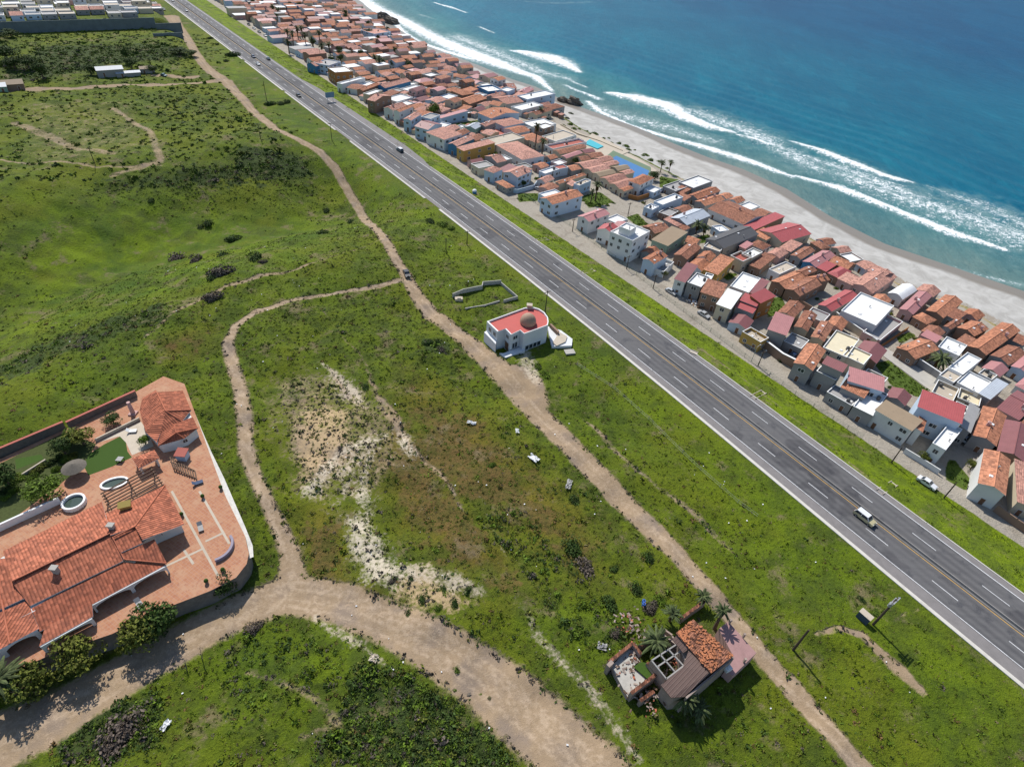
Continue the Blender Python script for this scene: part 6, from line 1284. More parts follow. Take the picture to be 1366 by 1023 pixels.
HW = [('gold car with a white roof alone in the near lanes of the highway', 'suv', 'gold', 1152, 692.5, 0, 'white'), ('white and dark car in the far lanes where the gravel lay-by begins', 'suv', 'teal', 533.5, 202, PI, 'white'),
      ('dark car in the near lanes, alone in the middle distance of the highway', 'sedan', 'black', 398.5, 129, 0, None), ('white car in the near lanes beside a black car far up the highway', 'sedan', 'white', 344.5, 87, 0, None),
      ('black car just ahead of a white car far up the near lanes', 'sedan', 'blue', 338, 77, 0, None), ('dark teal car in the far lanes opposite the white and black pair', 'sedan', 'teal', 358, 80, PI, None),
      ('white car farthest up the highway at the top picture edge', 'sedan', 'white', 230.5, 2, 0, None), ('white car second from the top edge of the highway', 'sedan', 'white', 249, 15.5, 0, None)]
for lb, k, c, px, py, da, rc in HW: car(lb, k, c, px, py, roadang(px, py)+da, rc, z=.085, cat='highway car')
T_ = ground(545, 372)-ground(540, 360)
car('black car driving on the dirt track where two tracks meet', 'sedan', 'black', 542.5, 367, math.atan2(T_.y, T_.x), cat='car on track')
sa_ = ANG0+.02
for lb, k, c, px, py, da in (('silver white car parked under shrubs by the faded pink striped roof', 'sedan', 'silver', 895, 391, 0), ('silver car parked before the brown two storey house', 'sedan', 'silver', 938.5, 421.5, 0), ('dark grey van parked at the yellow parapet corner', 'van', 'grey', 1001, 463, 0),
                             ('white topped pickup parked by the orange gable with dark walls', 'pickup', 'white', 1064.5, 489, PI), ('white car parked on the verge edge by the lower lane', 'sedan', 'white', 1235, 646, 0), ('white pickup parked behind the fence by the tall pale blue house', 'pickup', 'white', 1283, 588, 0),
                             ('white car parked first in the lane by the orange roofed house', 'sedan', 'white', 727, 259, .3), ('pale car parked second in the lane beside the blue grey yard wall', 'sedan', 'silver', 718, 254, .3), ('white and dark van parked in the pink courtyard lane', 'van', 'white', 634, 181, 1.3),
                             ('blue car parked inside the walled dark yard', 'sedan', 'blue', 1058, 476, PI/2), ('dark car parked by the dark red yard wall', 'sedan', 'blue', 884, 256, PI/2), ('white car on the road by the beach house with the palm', 'sedan', 'white', 709, 161, .2), ('small car parked at the farm plot behind the far track', 'sedan', 'teal', 219, 102, .4),
                             ('car parked in the paved lot of the walled town', 'sedan', 'grey', 219, 14, 0)):
    car(lb, k, c, px, py, sa_+da)
for i, (px, py) in enumerate(((322, 26), (332, 34), (339, 39), (346, 44), (354, 49), (360, 54))):
    car(f'{("white", "black", "white", "dark", "white", "silver")[i]} car, {ordw(i)} from the far end in the roadside line by the palms', 'sedan', ('white', 'black', 'white', 'grey', 'white', 'silver')[i], px, py, sa_)

# ------------------------------------------------------------------ poles, fences, sign, small street things
polem = plain('weathered_pole', (.065, .048, .035), .9, .25, 2); galv = plain('galvanised_steel', (.38, .39, .40), .5, .08, 3, .3)
def hsolve(b, tp): return min((x*.1 for x in range(20, 160)), key=lambda h: (proj(b+Vector((0, 0, h)))[0]-tp[0])**2+(proj(b+Vector((0, 0, h)))[1]-tp[1])**2)
def pole(label, base, top=None, h=None, arm=True, trafo=False, rz=None, rad=.17, mat=None, lamp=False):
    b = ground(*base); h = h or hsolve(b, top); h = max(5.5, min(11.5, h)); r = empty('utility_pole' if not lamp else 'street_lamp', b, ANG0+PI/2 if rz is None else rz, label, 'utility pole' if not lamp else 'street lamp')
    mb = MB(); mb.tube([(0, 0, -.5), (0, 0, h)], [rad, rad*.7], 8); mb.obj('pole', mat or polem, r)
    if arm: mb = MB(); mb.box(-1.1, 1.1, -.08, .08, h-.55, h-.4); mb.obj('crossarm', polem, r)
    if arm:
        for x in (-1.0, 0, 1.0): mb = MB(); mb.tube([(x, 0, h-.4), (x, 0, h-.15)], .07, 6); mb.obj('insulator', galv, r)
    if trafo:
        mb = MB(); mb.tube([(-.55, .1, h-1.9), (-.55, .1, h-.9)], .33, 12); mb.obj('transformer', galv, r); mb = MB(); mb.box(-1.2, 1.2, .1, .3, h-1.0, h-.85); mb.box(-1.2, 1.2, -.3, -.1, h-.3, h-.15); mb.obj('bracket', galv, r)
    if lamp: mb = MB(); mb.beam((0, 0, h-.1), (1.3, 0, h+.2), .07); mb.obj('arm', galv, r); mb = MB(); mb.box(1.1, 1.7, -.12, .12, h+.14, h+.26); mb.obj('lamp_head', galv, r)
pole('utility pole with transformer and white insulators by the small shelter', (1164.5, 833), (1195, 799), trafo=True, rad=.24)
pole('bare dark pole with a long shadow in the grass beside the dirt track', (1058, 866.5), (1078, 839.5), arm=False, rad=.24)
for lb, b, tp, arm in (('dark pole standing behind the dome house at the road edge', (727, 417), (730, 388), True), ('pole on the green ridge left of the dirt track', (347.7, 185), (343, 165), True), ('pole beside the pale farm path in the upper left', (127, 220), (121, 196), True), ('tall pole below the retaining wall', (57.5, 85), (51, 54), True),
                       ('pole by the highway edge where the kerb ends', (443, 188), (440.5, 164), True), ('pole on the verge above dark bushes near the top', (356, 135), (352, 108), False), ('thin pole by the kerb gap near the green hollow', (623, 327), (623.4, 308), True), ('thin pole in the grass left of the kerb gap', (595, 337), (595, 321), False),
                       ('pole in front of the beige flat roof corner by the street lamp', (1011, 488), (1016, 475), True), ('pole at the lane edge below the big orange gable', (1259, 664), (1272, 647), False), ('short dark pole on the verge near the white gate house', (1189, 617), (1194.5, 607), False),
                       ('pole in the plaza above the white cube house', (837.5, 288), (839, 270), True), ('pole at the street bend by the pink ridge roof', (763.5, 309), (764.7, 294), True), ('pole in front of the white cube house', (835.7, 359), (836.3, 347), True), ('pole behind the white house with faded stripes', (937.5, 357), (939.8, 338), True),
                       ('pole by the little pale blue house', (871, 385), (871.7, 374), True), ('pole at the lane corner by the rust wall', (1192.6, 474), (1198, 459), True), ('pole before the half red flat roof', (736.4, 240), (736.4, 222), True), ('pole at the plaza edge by the long white house', (858, 284), (859, 268), True), ('pole by the pale green white roof', (522, 121), (522.7, 108), True),
                       ('pole among salmon roofs left of the blue side wall', (541, 106), (540.3, 90), True), ('pole behind the long white hall', (494.6, 106), (494.6, 90), True), ('pole by the palms above the blue house', (428, 83), (427, 66), True), ('pole in the lane beside the white walled gable', (552, 137), (552, 126), True), ('pole in the village above the orange arched house', (672, 170), (672, 156), False), ('pole between red roofs near the dark alley', (1058, 402), (1061, 388), False)):
    pole(lb, b, tp, arm=arm)
pole('street lamp leaning over the lane by the dark grey van', (1002, 482), (1010, 467), arm=False, lamp=True, mat=galv, rad=.09)
pole('street lamp in the pink courtyard of the village', (653, 194), (653, 178), arm=False, lamp=True, mat=galv, rad=.09)
# chain link fence along the village street, wire fence on the land side
fencem = plain('green_fence_wire', (.05, .12, .07), .7)
def fence(label, pts, h, gap, mat, wires=3, name='chain_link_fence', pm=None):
    P = [ground(*p) for p in pts]; r = empty(name, P[0].copy(), 0, label, 'fence'); wm = MB(); o = P[0]; n = 0
    for a, b in zip(P, P[1:]):
        L = (b-a).length; k = max(1, int(L/gap)); prev = None
        for i in range(k+1):
            q = a.lerp(b, i/k); q.z = gz(q); l = q-o
            if i < k and n < 95: mb = MB(); mb.tube([l-Vector((0, 0, .3)), l+Vector((0, 0, h))], .05, 5); mb.obj('post', pm or mat, r); n += 1
            if prev is not None:
                for w_ in range(wires): z = Vector((0, 0, h*(w_+.6)/wires)); wm.beam(prev+z, l+z, .03)
            prev = l
    wm.obj('wire_mesh', mat, r); return r
fence('green chain link fence along the foot of the highway slope', [(700, 262), (760, 301), (830, 353), (900, 407), (960, 452), (1010, 489), (1060, 527), (1110, 560), (1150, 585)], 1.5, 4.0, fencem, 5)
fence('sagging wire fence on posts through the grass between track and highway', [(770, 488), (820, 520), (865, 560), (910, 605), (960, 650), (1010, 690)], 1.2, 5.0, galv, 2, 'wire_fence', concm)
fence('low wire fence along the far farm track', [(100, 113), (150, 112), (210, 110), (270, 107)], 1.2, 6.0, polem, 2, 'wire_fence')
# road sign seen from behind
b = ground(441, 136); r = empty('road_sign', b, ANG0+PI/2, 'blue grey highway sign on two posts in the verge', 'road sign'); mb = MB(); mb.box(-2.6, 2.6, -.05, .05, 2.2, 5.0); mb.obj('panel', plain('sign_back', (.16, .27, .36), .6), r)
for x in (-1.6, 1.6): mb = MB(); mb.box(x-.09, x+.09, .06, .2, -.5, 4.8); mb.obj('post', galv, r)
# roadside booth and bus shelter
b = ground(633, 258); r = empty('roadside_booth', b, ANG0, 'small white and blue roadside booth on the verge', 'booth'); mb = MB(); mb.tube([(0, 0, 0), (0, 0, 1.0)], .9, 12); mb.obj('base', WALL['bd'], r); mb = MB(); mb.dome((0, 0, 1.0), .95, .8, 14, 5); mb.obj('dome', whitem, r)
b = ground(1150, 826); sh = empty('shelter', b, ANG0, 'small open shelter with white roof and bench near the transformer pole', 'shelter'); sh.scale = (.68, .68, .8)
mb = MB(); rslab(mb, [(-1.7, -.9, 2.3), (1.7, -.9, 2.3), (1.7, .9, 2.5), (-1.7, .9, 2.5)], .12); mb.obj('roof', [ROOF['be'], ROOF['be']], sh); mb = MB(); mb.box(-1.6, 1.6, -.85, -.75, -.2, 2.2); mb.obj('back_wall', plain('navy_panel', (.05, .075, .11), .7), sh); mb = MB(); mb.box(-1.3, 1.3, -.6, 0, .4, .5); mb.obj('bench', ROOF['gy'], sh)
for x in (-1.55, 1.55): mb = MB(); mb.box(x-.06, x+.06, .7, .82, -.2, 2.3); mb.obj('post', galv, sh)
# drain chutes down the verge
for (a, b_, nm) in (((717, 321), (731, 319.5), 'below the white house with orange roof'), ((778, 364.5), (793, 361), 'opposite the white cube house'), ((922, 469), (930, 472.5), 'opposite the stepped red roofs'), ((1005, 530), (1019, 523), 'opposite the orange gable with dark walls'), ((1174, 656), (1193, 645), 'nearest the camera, by the white parked car'), ((529, 192.5), (541, 192), 'by the gravel lay-by')):
    A, B = ground(*a), ground(*b_); d = B-A; L = Vector((d.x, d.y)).length; r = empty('drain_chute', A, math.atan2(d.y, d.x), 'white concrete drain chute in the verge '+nm, 'drain chute', 'drain chutes of the highway'); mb = MB(); s_ = d.z/L
    for y0, y1, z in ((-.75, .75, .08), (-.85, -.72, .32), (.72, .85, .32)): mb.quad([(-.3, y0, z), (L, y0, z+d.z), (L, y1, z+d.z), (-.3, y1, z)]); mb.quad([(-.3, y0, -.4), (L, y0, d.z-.4), (L, y0, z+d.z), (-.3, y0, z)]); mb.quad([(L, y1, d.z-.4), (-.3, y1, -.4), (-.3, y1, z), (L, y1, z+d.z)]); mb.quad([(L, y0, d.z-.4), (L, y1, d.z-.4), (L, y1, z+d.z), (L, y0, z+d.z)])
    mb.obj('channel', ROOF['be'], r)
# litter, boards and drums
def sheet(label, px, py, a, b, seed, mat=None, name='plastic_sheet', cat='sheet'):
    rr = random.Random(seed); p = ground(px, py); n = 7; V_ = [(a*(i/n-.5)+rr.uniform(-.08, .08), b*(j/n-.5)+rr.uniform(-.08, .08), .25+rr.uniform(0, .35)) for i in range(n+1) for j in range(n+1)]; F = [(i*(n+1)+j, (i+1)*(n+1)+j, (i+1)*(n+1)+j+1, i*(n+1)+j+1) for i in range(n) for j in range(n) if rr.random() > .12]
    o = meshobj(name, V_, F, mat or whitem, loc=p); o.rotation_euler.z = rr.uniform(0, 3); md = o.modifiers.new('solid', 'SOLIDIFY'); md.thickness = .04; tag(o, label, cat)
sheet('crumpled white plastic sheet in the scrub beside the dirt track', 712, 612, 2.6, 1.5, 1); sheet('grey white crumpled sheet lower down the scrub by the track', 759, 647, 2.8, 1.2, 2, ROOF['gy']); sheet('narrow white board lying in the brown scrub', 629, 565, .9, 2.2, 3); sheet('small torn white sheet above the large crumpled one', 690, 576, 1.4, .8, 4); sheet('white rubble slab left of the ruined house', 803, 863, 1.6, 1.4, 5, ROOF['gy'])
sheet('pale flat board on the dirt bank of the lower road', 499, 879, 1.4, 1.3, 6, ROOF['be'], 'board', 'board'); sheet('white broken frame in the dark bushes at bottom left', 222, 968, 1.6, .8, 7); sheet('white plank on the villa retaining wall', 152, 856, 1.8, .5, 8, whitem, 'board', 'board'); sheet('dark scorched patch of sheet metal by the plastic sheet', 702, 596, .8, .7, 9, polem)
for px, py, nm in ((858, 804, 'upper'), (858, 808, 'lower')):
    r = empty('blue_drum', ground(px, py), 0, f'{nm} one of two blue drums in the grass above the ruin', 'drum', 'blue drums'); mb = MB(); mb.tube([(0, 0, 0), (0, 0, .9)], .32, 12); mb.obj('drum', paint('drum_blue', (.03, .13, .5), .5), r); mb = MB(); mb.tube([(0, 0, .9), (0, 0, .96)], .2, 10); mb.obj('lid', PAINT['blue'], r)
# beach rocks
def rock(label, px, py, r, hgt, z=None):
    bm = bmesh.new(); bmesh.ops.create_icosphere(bm, subdivisions=4, radius=1); rr = RNG.uniform(0, 6, (6, 3))
    for v in bm.verts:
        c = v.co.copy(); d = sum(math.sin(c.dot(Vector(q))*(1.2+i*.9)+q[0])/(1.3+i) for i, q in enumerate(rr)); v.co *= 1+.22*d; v.co.x *= r; v.co.y *= r*.7; v.co.z *= hgt
    me = bpy.data.meshes.new('rock'); bm.to_mesh(me); bm.free(); me.materials.append(rockm); o = bpy.data.objects.new('rock', me); COL.objects.link(o); o.location = ground(px, py) if z is None else at(px, py, z); tag(o, label, 'rock', 'rocks on the beach')
rockm = plain('shore_rock', (.15, .125, .10), .95, .5, .5, grime=.5)
rock('large dark shore rock standing in the wash', 766, 138, 5.5, 4.2, -9); rock('smaller dark rock beside the big white beach block', 751, 136, 4.2, 3.0); rock('low dark rock tip in the surf at the far end of the beach', 518, 31, 9, 5); rock('dark cliff rock under the far blue seafront block', 508, 28, 10, 6)

# ------------------------------------------------------------------ trees, palms, shrubs
def leafmat(name, c, var=.5, c2=None):
    m, t = newmat(name); g = t.n('ShaderNodeObjectInfo').outputs['Random']; f = t.noise(1.1, 4, .65); a = t.mix(t.ramp(f, .35, .65), sc3(c, 1-var), c2 or sc3(c, 1+var)); a = t.mix(1.0, a, t.mix(g, (.75, .8, .75), (1.15, 1.1, 1.1)), 'MULTIPLY'); t.set(a, .8, 0, .25); return m
LEAF = dict(dark=leafmat('dark_foliage', (.040, .072, .012)), green=leafmat('green_foliage', (.085, .138, .010)), olive=leafmat('olive_foliage', (.112, .128, .018)), grey=leafmat('grey_twig_foliage', (.105, .085, .068)), palm=leafmat('palm_foliage', (.065, .085, .030)), dry=leafmat('dry_frond', (.20, .14, .06)), lime=leafmat('lime_foliage', (.09, .14, .015)))
barkm = plain('bark', (.12, .085, .06), .95, .3, 4)
def leafcloud(n, seed, rx, rz, leaf, zc=0.0, half=False, lumps=7):
    g = np.random.default_rng(seed); c = g.normal(0, 1, (lumps, 3)); c /= np.linalg.norm(c, axis=1)[:, None]+1e-6; c *= g.uniform(.25, .72, (lumps, 1)); 
    if half: c[:, 2] = np.abs(c[:, 2])*.8
    rad = g.uniform(.32, .55, lumps); k = g.integers(0, lumps, n); d = g.normal(0, 1, (n, 3)); d /= np.linalg.norm(d, axis=1)[:, None]
    P = c[k]+d*(rad[k]*g.uniform(.6, 1.05, n)**.5)[:, None]
    if half: P[:, 2] = np.abs(P[:, 2])
    P *= np.array([rx, rx, rz]); P[:, 2] += zc
    a = g.normal(0, 1, (n, 3)); a /= np.linalg.norm(a, axis=1)[:, None]; b = np.cross(a, d+g.normal(0, .4, (n, 3))); b /= np.linalg.norm(b, axis=1)[:, None]+1e-6
    s = leaf*g.uniform(.6, 1.4, (n, 1)); V = np.stack([P-a*s, P-b*s*.55, P+a*s, P+b*s*.55], 1).reshape(-1, 3); return V, np.arange(n*4).reshape(n, 4)
def cloudmesh(name, n, seed, rx, rz, leaf, mat, **kw):
    V, Q = leafcloud(n, seed, rx, rz, leaf, **kw); me = fastmesh(name, V, Q, False); me.materials.append(mat); return me
CR = {k: [cloudmesh('crown', 1700, 10+i, 1, .8, .072, LEAF[k], lumps=11) for i in range(3)] for k in ('dark', 'green', 'olive', 'grey')}
BU_ = {k: [cloudmesh('foliage', 950, 30+i, 1, .7, .078, LEAF[k], half=True, lumps=9) for i in range(3)] for k in ('dark', 'green', 'olive', 'grey', 'lime')}
tk = MB(); tk.tube([(0, 0, -.3), (.05, .03, .45), (0, .06, 1.0)], [.13, .10, .05], 7)
for a in range(5): tk.tube([(.03, .03, .5), (.3*math.cos(a*1.3), .3*math.sin(a*1.3), .85), (.55*math.cos(a*1.3), .55*math.sin(a*1.3), 1.05)], [.06, .04, .015], 5)
to_ = tk.obj('trunk', barkm); TRUNK = to_.data; bpy.data.objects.remove(to_)
tc = [0]
def tree(label, px, py, rad, h, kind='dark', z=None, name='tree'):
    p = ground(px, py) if z is None else at(px, py, z); tc[0] += 1; r = empty(name, p, tc[0]*1.7, label, 'tree')
    inst(TRUNK, 'trunk', r, (0, 0, 0), 0, (rad*.7, rad*.7, h*.7)); inst(CR[kind][tc[0] % 3], 'crown', r, (0, 0, h*.62), tc[0], (rad, rad, h*.5)); return r
def bush(label, px, py, rad, kind='dark', z=None, group=None, sq=.8):
    p = ground(px, py) if z is None else at(px, py, z); tc[0] += 1; r = inst(BU_[kind][tc[0] % 3], 'shrub', None, p-Vector((0, 0, .15)), tc[0]*2.1, (rad, rad*.85, rad*sq)); return tag(r, label, 'shrub', group)
# palms: fan crowns of drooping fronds
def palmcrown(seed, n=34, L=2.0, droop=1.3):
    g = random.Random(seed); mb = MB()
    for k in range(n):
        a = k*2.4+g.uniform(-.2, .2); el = g.uniform(-.5, 1.1); l = L*g.uniform(.8, 1.15); d = Vector((math.cos(a)*math.cos(el), math.sin(a)*math.cos(el), math.sin(el))); sd = Vector((-math.sin(a), math.cos(a), 0)); pr_ = []
        for i in range(5): t_ = i/4; pr_.append((d*l*t_+Vector((0, 0, -droop*.55*t_*t_*l*.5)), (.17*math.sin(PI*min(1, t_*.8+.15))+.03)*l*.5))
        for (p0, w0), (p1, w1) in zip(pr_, pr_[1:]):
            for sg in (-1, 1): mb.quad([p0, p1, p1+sd*sg*w1-Vector((0, 0, w1*.5)), p0+sd*sg*w0-Vector((0, 0, w0*.5))][::sg], 0)
    return mb
pcm = []
for i in range(3): o = palmcrown(50+i).obj('fronds', LEAF['palm']); pcm.append(o.data); bpy.data.objects.remove(o)
ski = MB()
for k in range(26): a = k*2.4; ski.quad([(0, 0, 0), (.5*math.cos(a), .5*math.sin(a), -.5), (.42*math.cos(a+.3), .42*math.sin(a+.3), -1.5), (.1, 0, -1.3)])
o = ski.obj('dry_skirt', LEAF['dry']); SKI = o.data; bpy.data.objects.remove(o)
def palm(label, px, py, h, sc=1.0, z=None, dark=False, thick=.2):
    p = ground(px, py) if z is None else at(px, py, z); tc[0] += 1; r = empty('palm_tree', p, tc[0], label, 'palm tree'); mb = MB(); mb.tube([(0, 0, -.3), (.1, .05, h*.5), (.15, .1, h)], [thick*1.3, thick, thick*.85], 8); mb.obj('trunk', barkm, r)
    inst(pcm[tc[0] % 3], 'crown', r, (.15, .1, h), 0, (sc, sc, sc)); inst(SKI, 'dry_fronds', r, (.15, .1, h), 0, (sc, sc, sc*1.2)); return r
def palmtop(label, base, topy, sc=1.0, **kw):       # height read from the picture
    b_ = ground(*base); h = min((x*.25 for x in range(8, 90)), key=lambda q: abs(proj(b_+Vector((0, 0, q)))[1]-topy)); palm(label, base[0], base[1], max(2.5, min(16, h)), sc, **kw)
palmtop('palm at the end of the ruin garden wall beside the dirt track', (934, 805), 797, .85); palmtop('palm on the upper corner of the pink ruin terrace', (953, 838), 815, .95, thick=.28); palmtop('large shaggy palm inside the ruin courtyard', (871, 868), 853, 1.5); palmtop('palm behind the ruin at its upper left', (893, 828), 817, 1.0); palmtop('palm at the bottom corner of the ruin roof', (905, 945), 930, 1.1); palmtop('low palm in the shadow below the ruin', (926, 952), 946, 1.1)
palmtop('lone tall palm above the highway verge by the white house', (556, 168), 154, 1.2); palmtop('tall dark palm by the beige flat roof', (714, 200), 168, 1.5, thick=.35); palmtop('second tall dark palm next to the clubhouse', (723, 206), 186, 1.3, thick=.35); palmtop('tall palm in the green lawn island', (794, 268), 246, 1.5, thick=.3); palmtop('thin palm left in the green lawn island', (788, 270), 255, .9)
palmtop('palm in the paved court of the white flat roofed house', (1246, 492), 477, 1.9); palmtop('palm in the garden beside the pale metal roof', (928, 312), 299, 1.5); palmtop('right hand palm of the garden by the charcoal roof', (938, 315), 304, 1.3); palmtop('thin beach palm left of the promenade corner', (881, 230), 216, 1.1); palmtop('thin beach palm right of the promenade corner', (892, 231), 216, 1.1); palmtop('tall palm before the brown beach house by the rocks', (720, 158), 146, 1.4)
for i, (px, by, ty) in enumerate(((385, 58, 40), (392, 62, 44), (399, 60, 38), (404, 52, 36), (409, 66, 46), (418, 68, 52), (427, 60, 42), (430, 74, 60), (386, 72, 55), (440, 72, 58), (501, 92, 76), (507, 96, 78), (511, 92, 80), (396, 34, 25), (365, 20, 8), (372, 24, 12))):
    palmtop(f'dark palm, {ordw(i)} of the clump between far village and highway', (px, by), ty, 1.6, thick=.35)
palmtop('big leaning palm with pale fronds at the bottom left villa wall', (22, 925), 905, 1.7, thick=.3)
T = tree
T('round dark tree in the middle of the village by the wide orange roofs', 579, 156, 4.5, 8, 'green'); T('dark round tree at the promenade by the blue court', 871, 241, 3.6, 5, 'dark'); T('small dark tree among the poolside cottages', 767, 220, 2.4, 4, 'dark'); T('small dark tree by the orange hip roofed white house', 838, 236, 1.8, 3, 'dark'); T('shrubby tree beside the little pale blue house', 885, 370, 1.7, 3.0, 'olive')
T('round tree behind the street wall of the tall pale blue house', 1230, 615, 1.7, 3, 'olive'); T('twin crowned tree left of the big orange gable', 1294, 626, 1.8, 3.2, 'olive'); T('dark round tree at the far end of the village roofs', 492, 50, 5.5, 7, 'dark'); T('dark tree in a yard by the broken salmon roofs', 698, 250, 1.8, 3.5, 'dark'); T('tree beside the wide terracotta hip house', 660, 213, 2.0, 4, 'green')
T('large green tree against the villa retaining wall, right one', 216, 842, 4.2, 7.6, 'dark', name='tree'); T('large grey green tree against the villa retaining wall, next to the right one', 188, 860, 3.9, 7.2, 'olive'); T('olive tree with pale crown before the villa arches', 114, 888, 4.0, 7.4, 'olive'); T('dark olive tree at the villa gate', 50, 925, 3.8, 7.0, 'olive'); T('dark shrubby tree at the rounded terrace corner', 304, 793, 2.6, 5.0, 'dark')
T('garden tree with bright crown left of the thatched parasol', 62, 664, 4.1, 4.8, 'green', z=2.0); T('garden tree right of the villa boundary wall', 112, 592, 3.5, 4.6, 'olive', z=2.0); T('dark garden tree at the left picture edge', 12, 648, 3.8, 5.8, 'dark', z=2.0); T('dark narrow garden tree above the parasol', 88, 606, 2.7, 4.6, 'dark', z=2.0); T('small garden tree beside the pale inner wall', 97, 590, 2.4, 3.4, 'green', z=2.0); T('small palm like tree by the guest house wall', 194, 592, 1.6, 2.5, 'green', z=2.0); T('bushy tree along the wall left of the pink column', 152, 565, 2.3, 2.8, 'dark', z=2.0)
for i, (px, py, r_, h_) in enumerate(((122, 100, 5, 6), (170, 84, 3, 9), (176, 92, 4, 6), (58, 105, 5, 9), (40, 92, 6, 7), (10, 82, 8, 9), (20, 92, 6, 7), (205, 98, 4, 5), (240, 72, 6, 4), (255, 75, 5, 4), (0, 55, 6, 6), (16, 50, 5, 5))):
    T(f'dark tree, {ordw(i)} of those around the far farm shacks', px, py, r_, h_, 'dark')
for i, (px, py, r_) in enumerate(((310, 75, 6), (302, 82, 3), (290, 60, 2.5), (360, 140, 4.0), (375, 139, 3.5), (384, 137, 3.2), (280, 52, 3))):
    bush(f'dark roadside shrub, {ordw(i)} in the verge between far track and highway', px, py, r_, 'dark', group='roadside shrubs')
for i, (px, py, r_, k) in enumerate(((277, 298, 3.3, 'dark'), (268, 304, 2.4, 'dark'), (311, 321, 4.2, 'dark'), (298, 341, 3.6, 'dark'), (342, 345, 3.8, 'dark'), (350, 350, 2, 'grey'), (236, 345, 4.6, 'grey'), (263, 348, 4.0, 'grey'), (294, 366, 5.2, 'grey'), (284, 370, 3, 'dark'), (436, 282, 2.6, 'dark'), (430, 312, 3.0, 'dark'), (468, 296, 2.6, 'dark'), (202, 268, 2.4, 'dark'), (283, 398, 3.8, 'grey'))):
    bush(f'{"grey brown" if k == "grey" else "dark green"} shrub, {ordw(i)} from the far side in the green valley', px, py, r_, k, group='shrubs in the green valley')
for lb, px, py, r_, k in (('dark round shrub alone on the tan bare soil', 563, 798, 1.5, 'dark'), ('shrub on the upper tip of the tan bare soil', 563, 760, .8, 'dark'), ('brown shrub at the lower edge of the white soil', 523, 776, 1.2, 'grey'), ('small shrub between white and tan soil', 548, 770, .9, 'dark'), ('dark shrub under the tan bare soil', 545, 819, 1.0, 'dark'), ('wide shrub pair right of the tan soil', 584, 812, 1.2, 'green'), ('shrub on the right end of the tan soil', 606, 804, 1.3, 'dark'), ('shrub above the right tan soil', 592, 786, 1.1, 'dark'), ('green shrub in the right scrub by the pale gully', 625, 786, 1.1, 'dark'),
                          ('large dark shrub mass at the head of the bright green hollow', 762, 728, 3.0, 'dark'), ('grey shrub mass below the large dark one', 782, 758, 3.0, 'grey'), ('dark shrub by the bright green hollow', 820, 760, 1.5, 'dark'), ('dark round shrub above the ruin', 847, 784, 2.0, 'dark'), ('dark shrub left above the ruin', 815, 806, 2.3, 'dark'), ('grey thicket beside the blue drums', 868, 812, 2.2, 'grey'), ('green thicket behind the ruin palm', 880, 800, 1.8, 'green'), ('wide dark shrub in brown scrub near the track circle', 768, 668, 2.0, 'dark'), ('green shrub in the brown scrub', 655, 622, 1.6, 'green'), ('low shrub right of the pale gully', 864, 742, 1.9, 'dark'),
                          ('round dark shrub on the foot path', 488, 517, 1.8, 'dark'), ('black scorched shrub patch beside the dirt track', 570, 458, 2.2, 'dark'), ('second black scorched shrub patch', 588, 466, 1.8, 'grey'), ('dark shrub in the courtyard corner below the ruin', 875, 930, 1.8, 'dark'), ('pinkish dry shrub below the ruin walls', 866, 922, 1.0, 'grey'), ('large grey leafless thicket at bottom left', 170, 968, 4.0, 'grey'), ('brown thicket below the grey one', 155, 995, 4.0, 'grey'), ('dark brown bush on the road bank', 338, 840, 2.2, 'grey'), ('bright green bush on the dirt road bank', 609, 892, .9, 'lime'), ('small round bush low on the dirt road', 654, 932, .6, 'dark'), ('second small round bush low on the dirt road', 640, 928, .6, 'green'),
                          ('dark hedge bush at the near end of the green hollow by the kerb', 590, 300, 3.0, 'green'), ('second hedge bush in the green hollow by the kerb', 575, 296, 2.6, 'dark'), ('third hedge bush in the green hollow by the kerb', 602, 306, 2.2, 'green'), ('big bush beside the dome house drive', 716, 488, 1.8, 'green'), ('bush mass right of the dome house drive', 728, 500, 2.2, 'green'), ('grey thicket left of the ruin courtyard wall', 822, 845, 1.6, 'grey'), ('dark scrub at the lower left ruin corner', 832, 905, 1.8, 'dark'), ('olive scrub along the upper ruin wall', 858, 848, 1.3, 'olive'), ('low scrub right below the ruin terrace', 975, 905, 1.2, 'green'), ('dry brown shrub between ruin and pale gully', 812, 890, 1.4, 'grey'), ('shrub behind the small shelter', 1150, 800, 1.2, 'dark'), ('yellow green shrub at the transformer pole', 1168, 818, 1.3, 'lime')):
    bush(lb, px, py, r_, k)
for i in range(16):
    f = i/15; a = (392+f*78, 66+f*52); bush(f'dark hedge shrub, {ordw(i)} along the top of the verge by the far village', a[0]+3*math.sin(i*2.3), a[1]+2*math.cos(i*1.7), 3.0+1.2*math.sin(i), 'dark', group='hedge shrubs by the far village')
for i in range(20):
    f = i/19; bush(f'green dune shrub, {ordw(i)} along the beach bank below the promenade', 752+f*140+2*math.sin(i*1.9), 166+f*58+2*math.cos(i*2.7)-4*math.sin(PI*f), 2.0+.7*math.sin(i*1.3), 'green', group='dune shrubs')
for i in range(12):
    f = i/11; bush(f'dark hedge bush, {ordw(i)} in the hedge before the far seafront', 560+f*42, 80+f*6+1.5*math.sin(i), 4.0, 'dark', group='seafront hedge bushes')
for i, (px, py) in enumerate(((782, 272), (790, 275), (800, 276), (810, 274), (818, 271), (778, 268))): bush(f'clipped bush, {ordw(i)} along the front of the green lawn island', px, py, 1.5, 'green', group='bushes of the lawn island')
for i, (px, py) in enumerate(((735, 150), (741, 154), (748, 157), (756, 158), (762, 152), (730, 160), (724, 163))): bush(f'dark shrub, {ordw(i)} below the big white beach block', px, py, 2.2, 'dark', group='shrubs below the beach block')
yc = 0
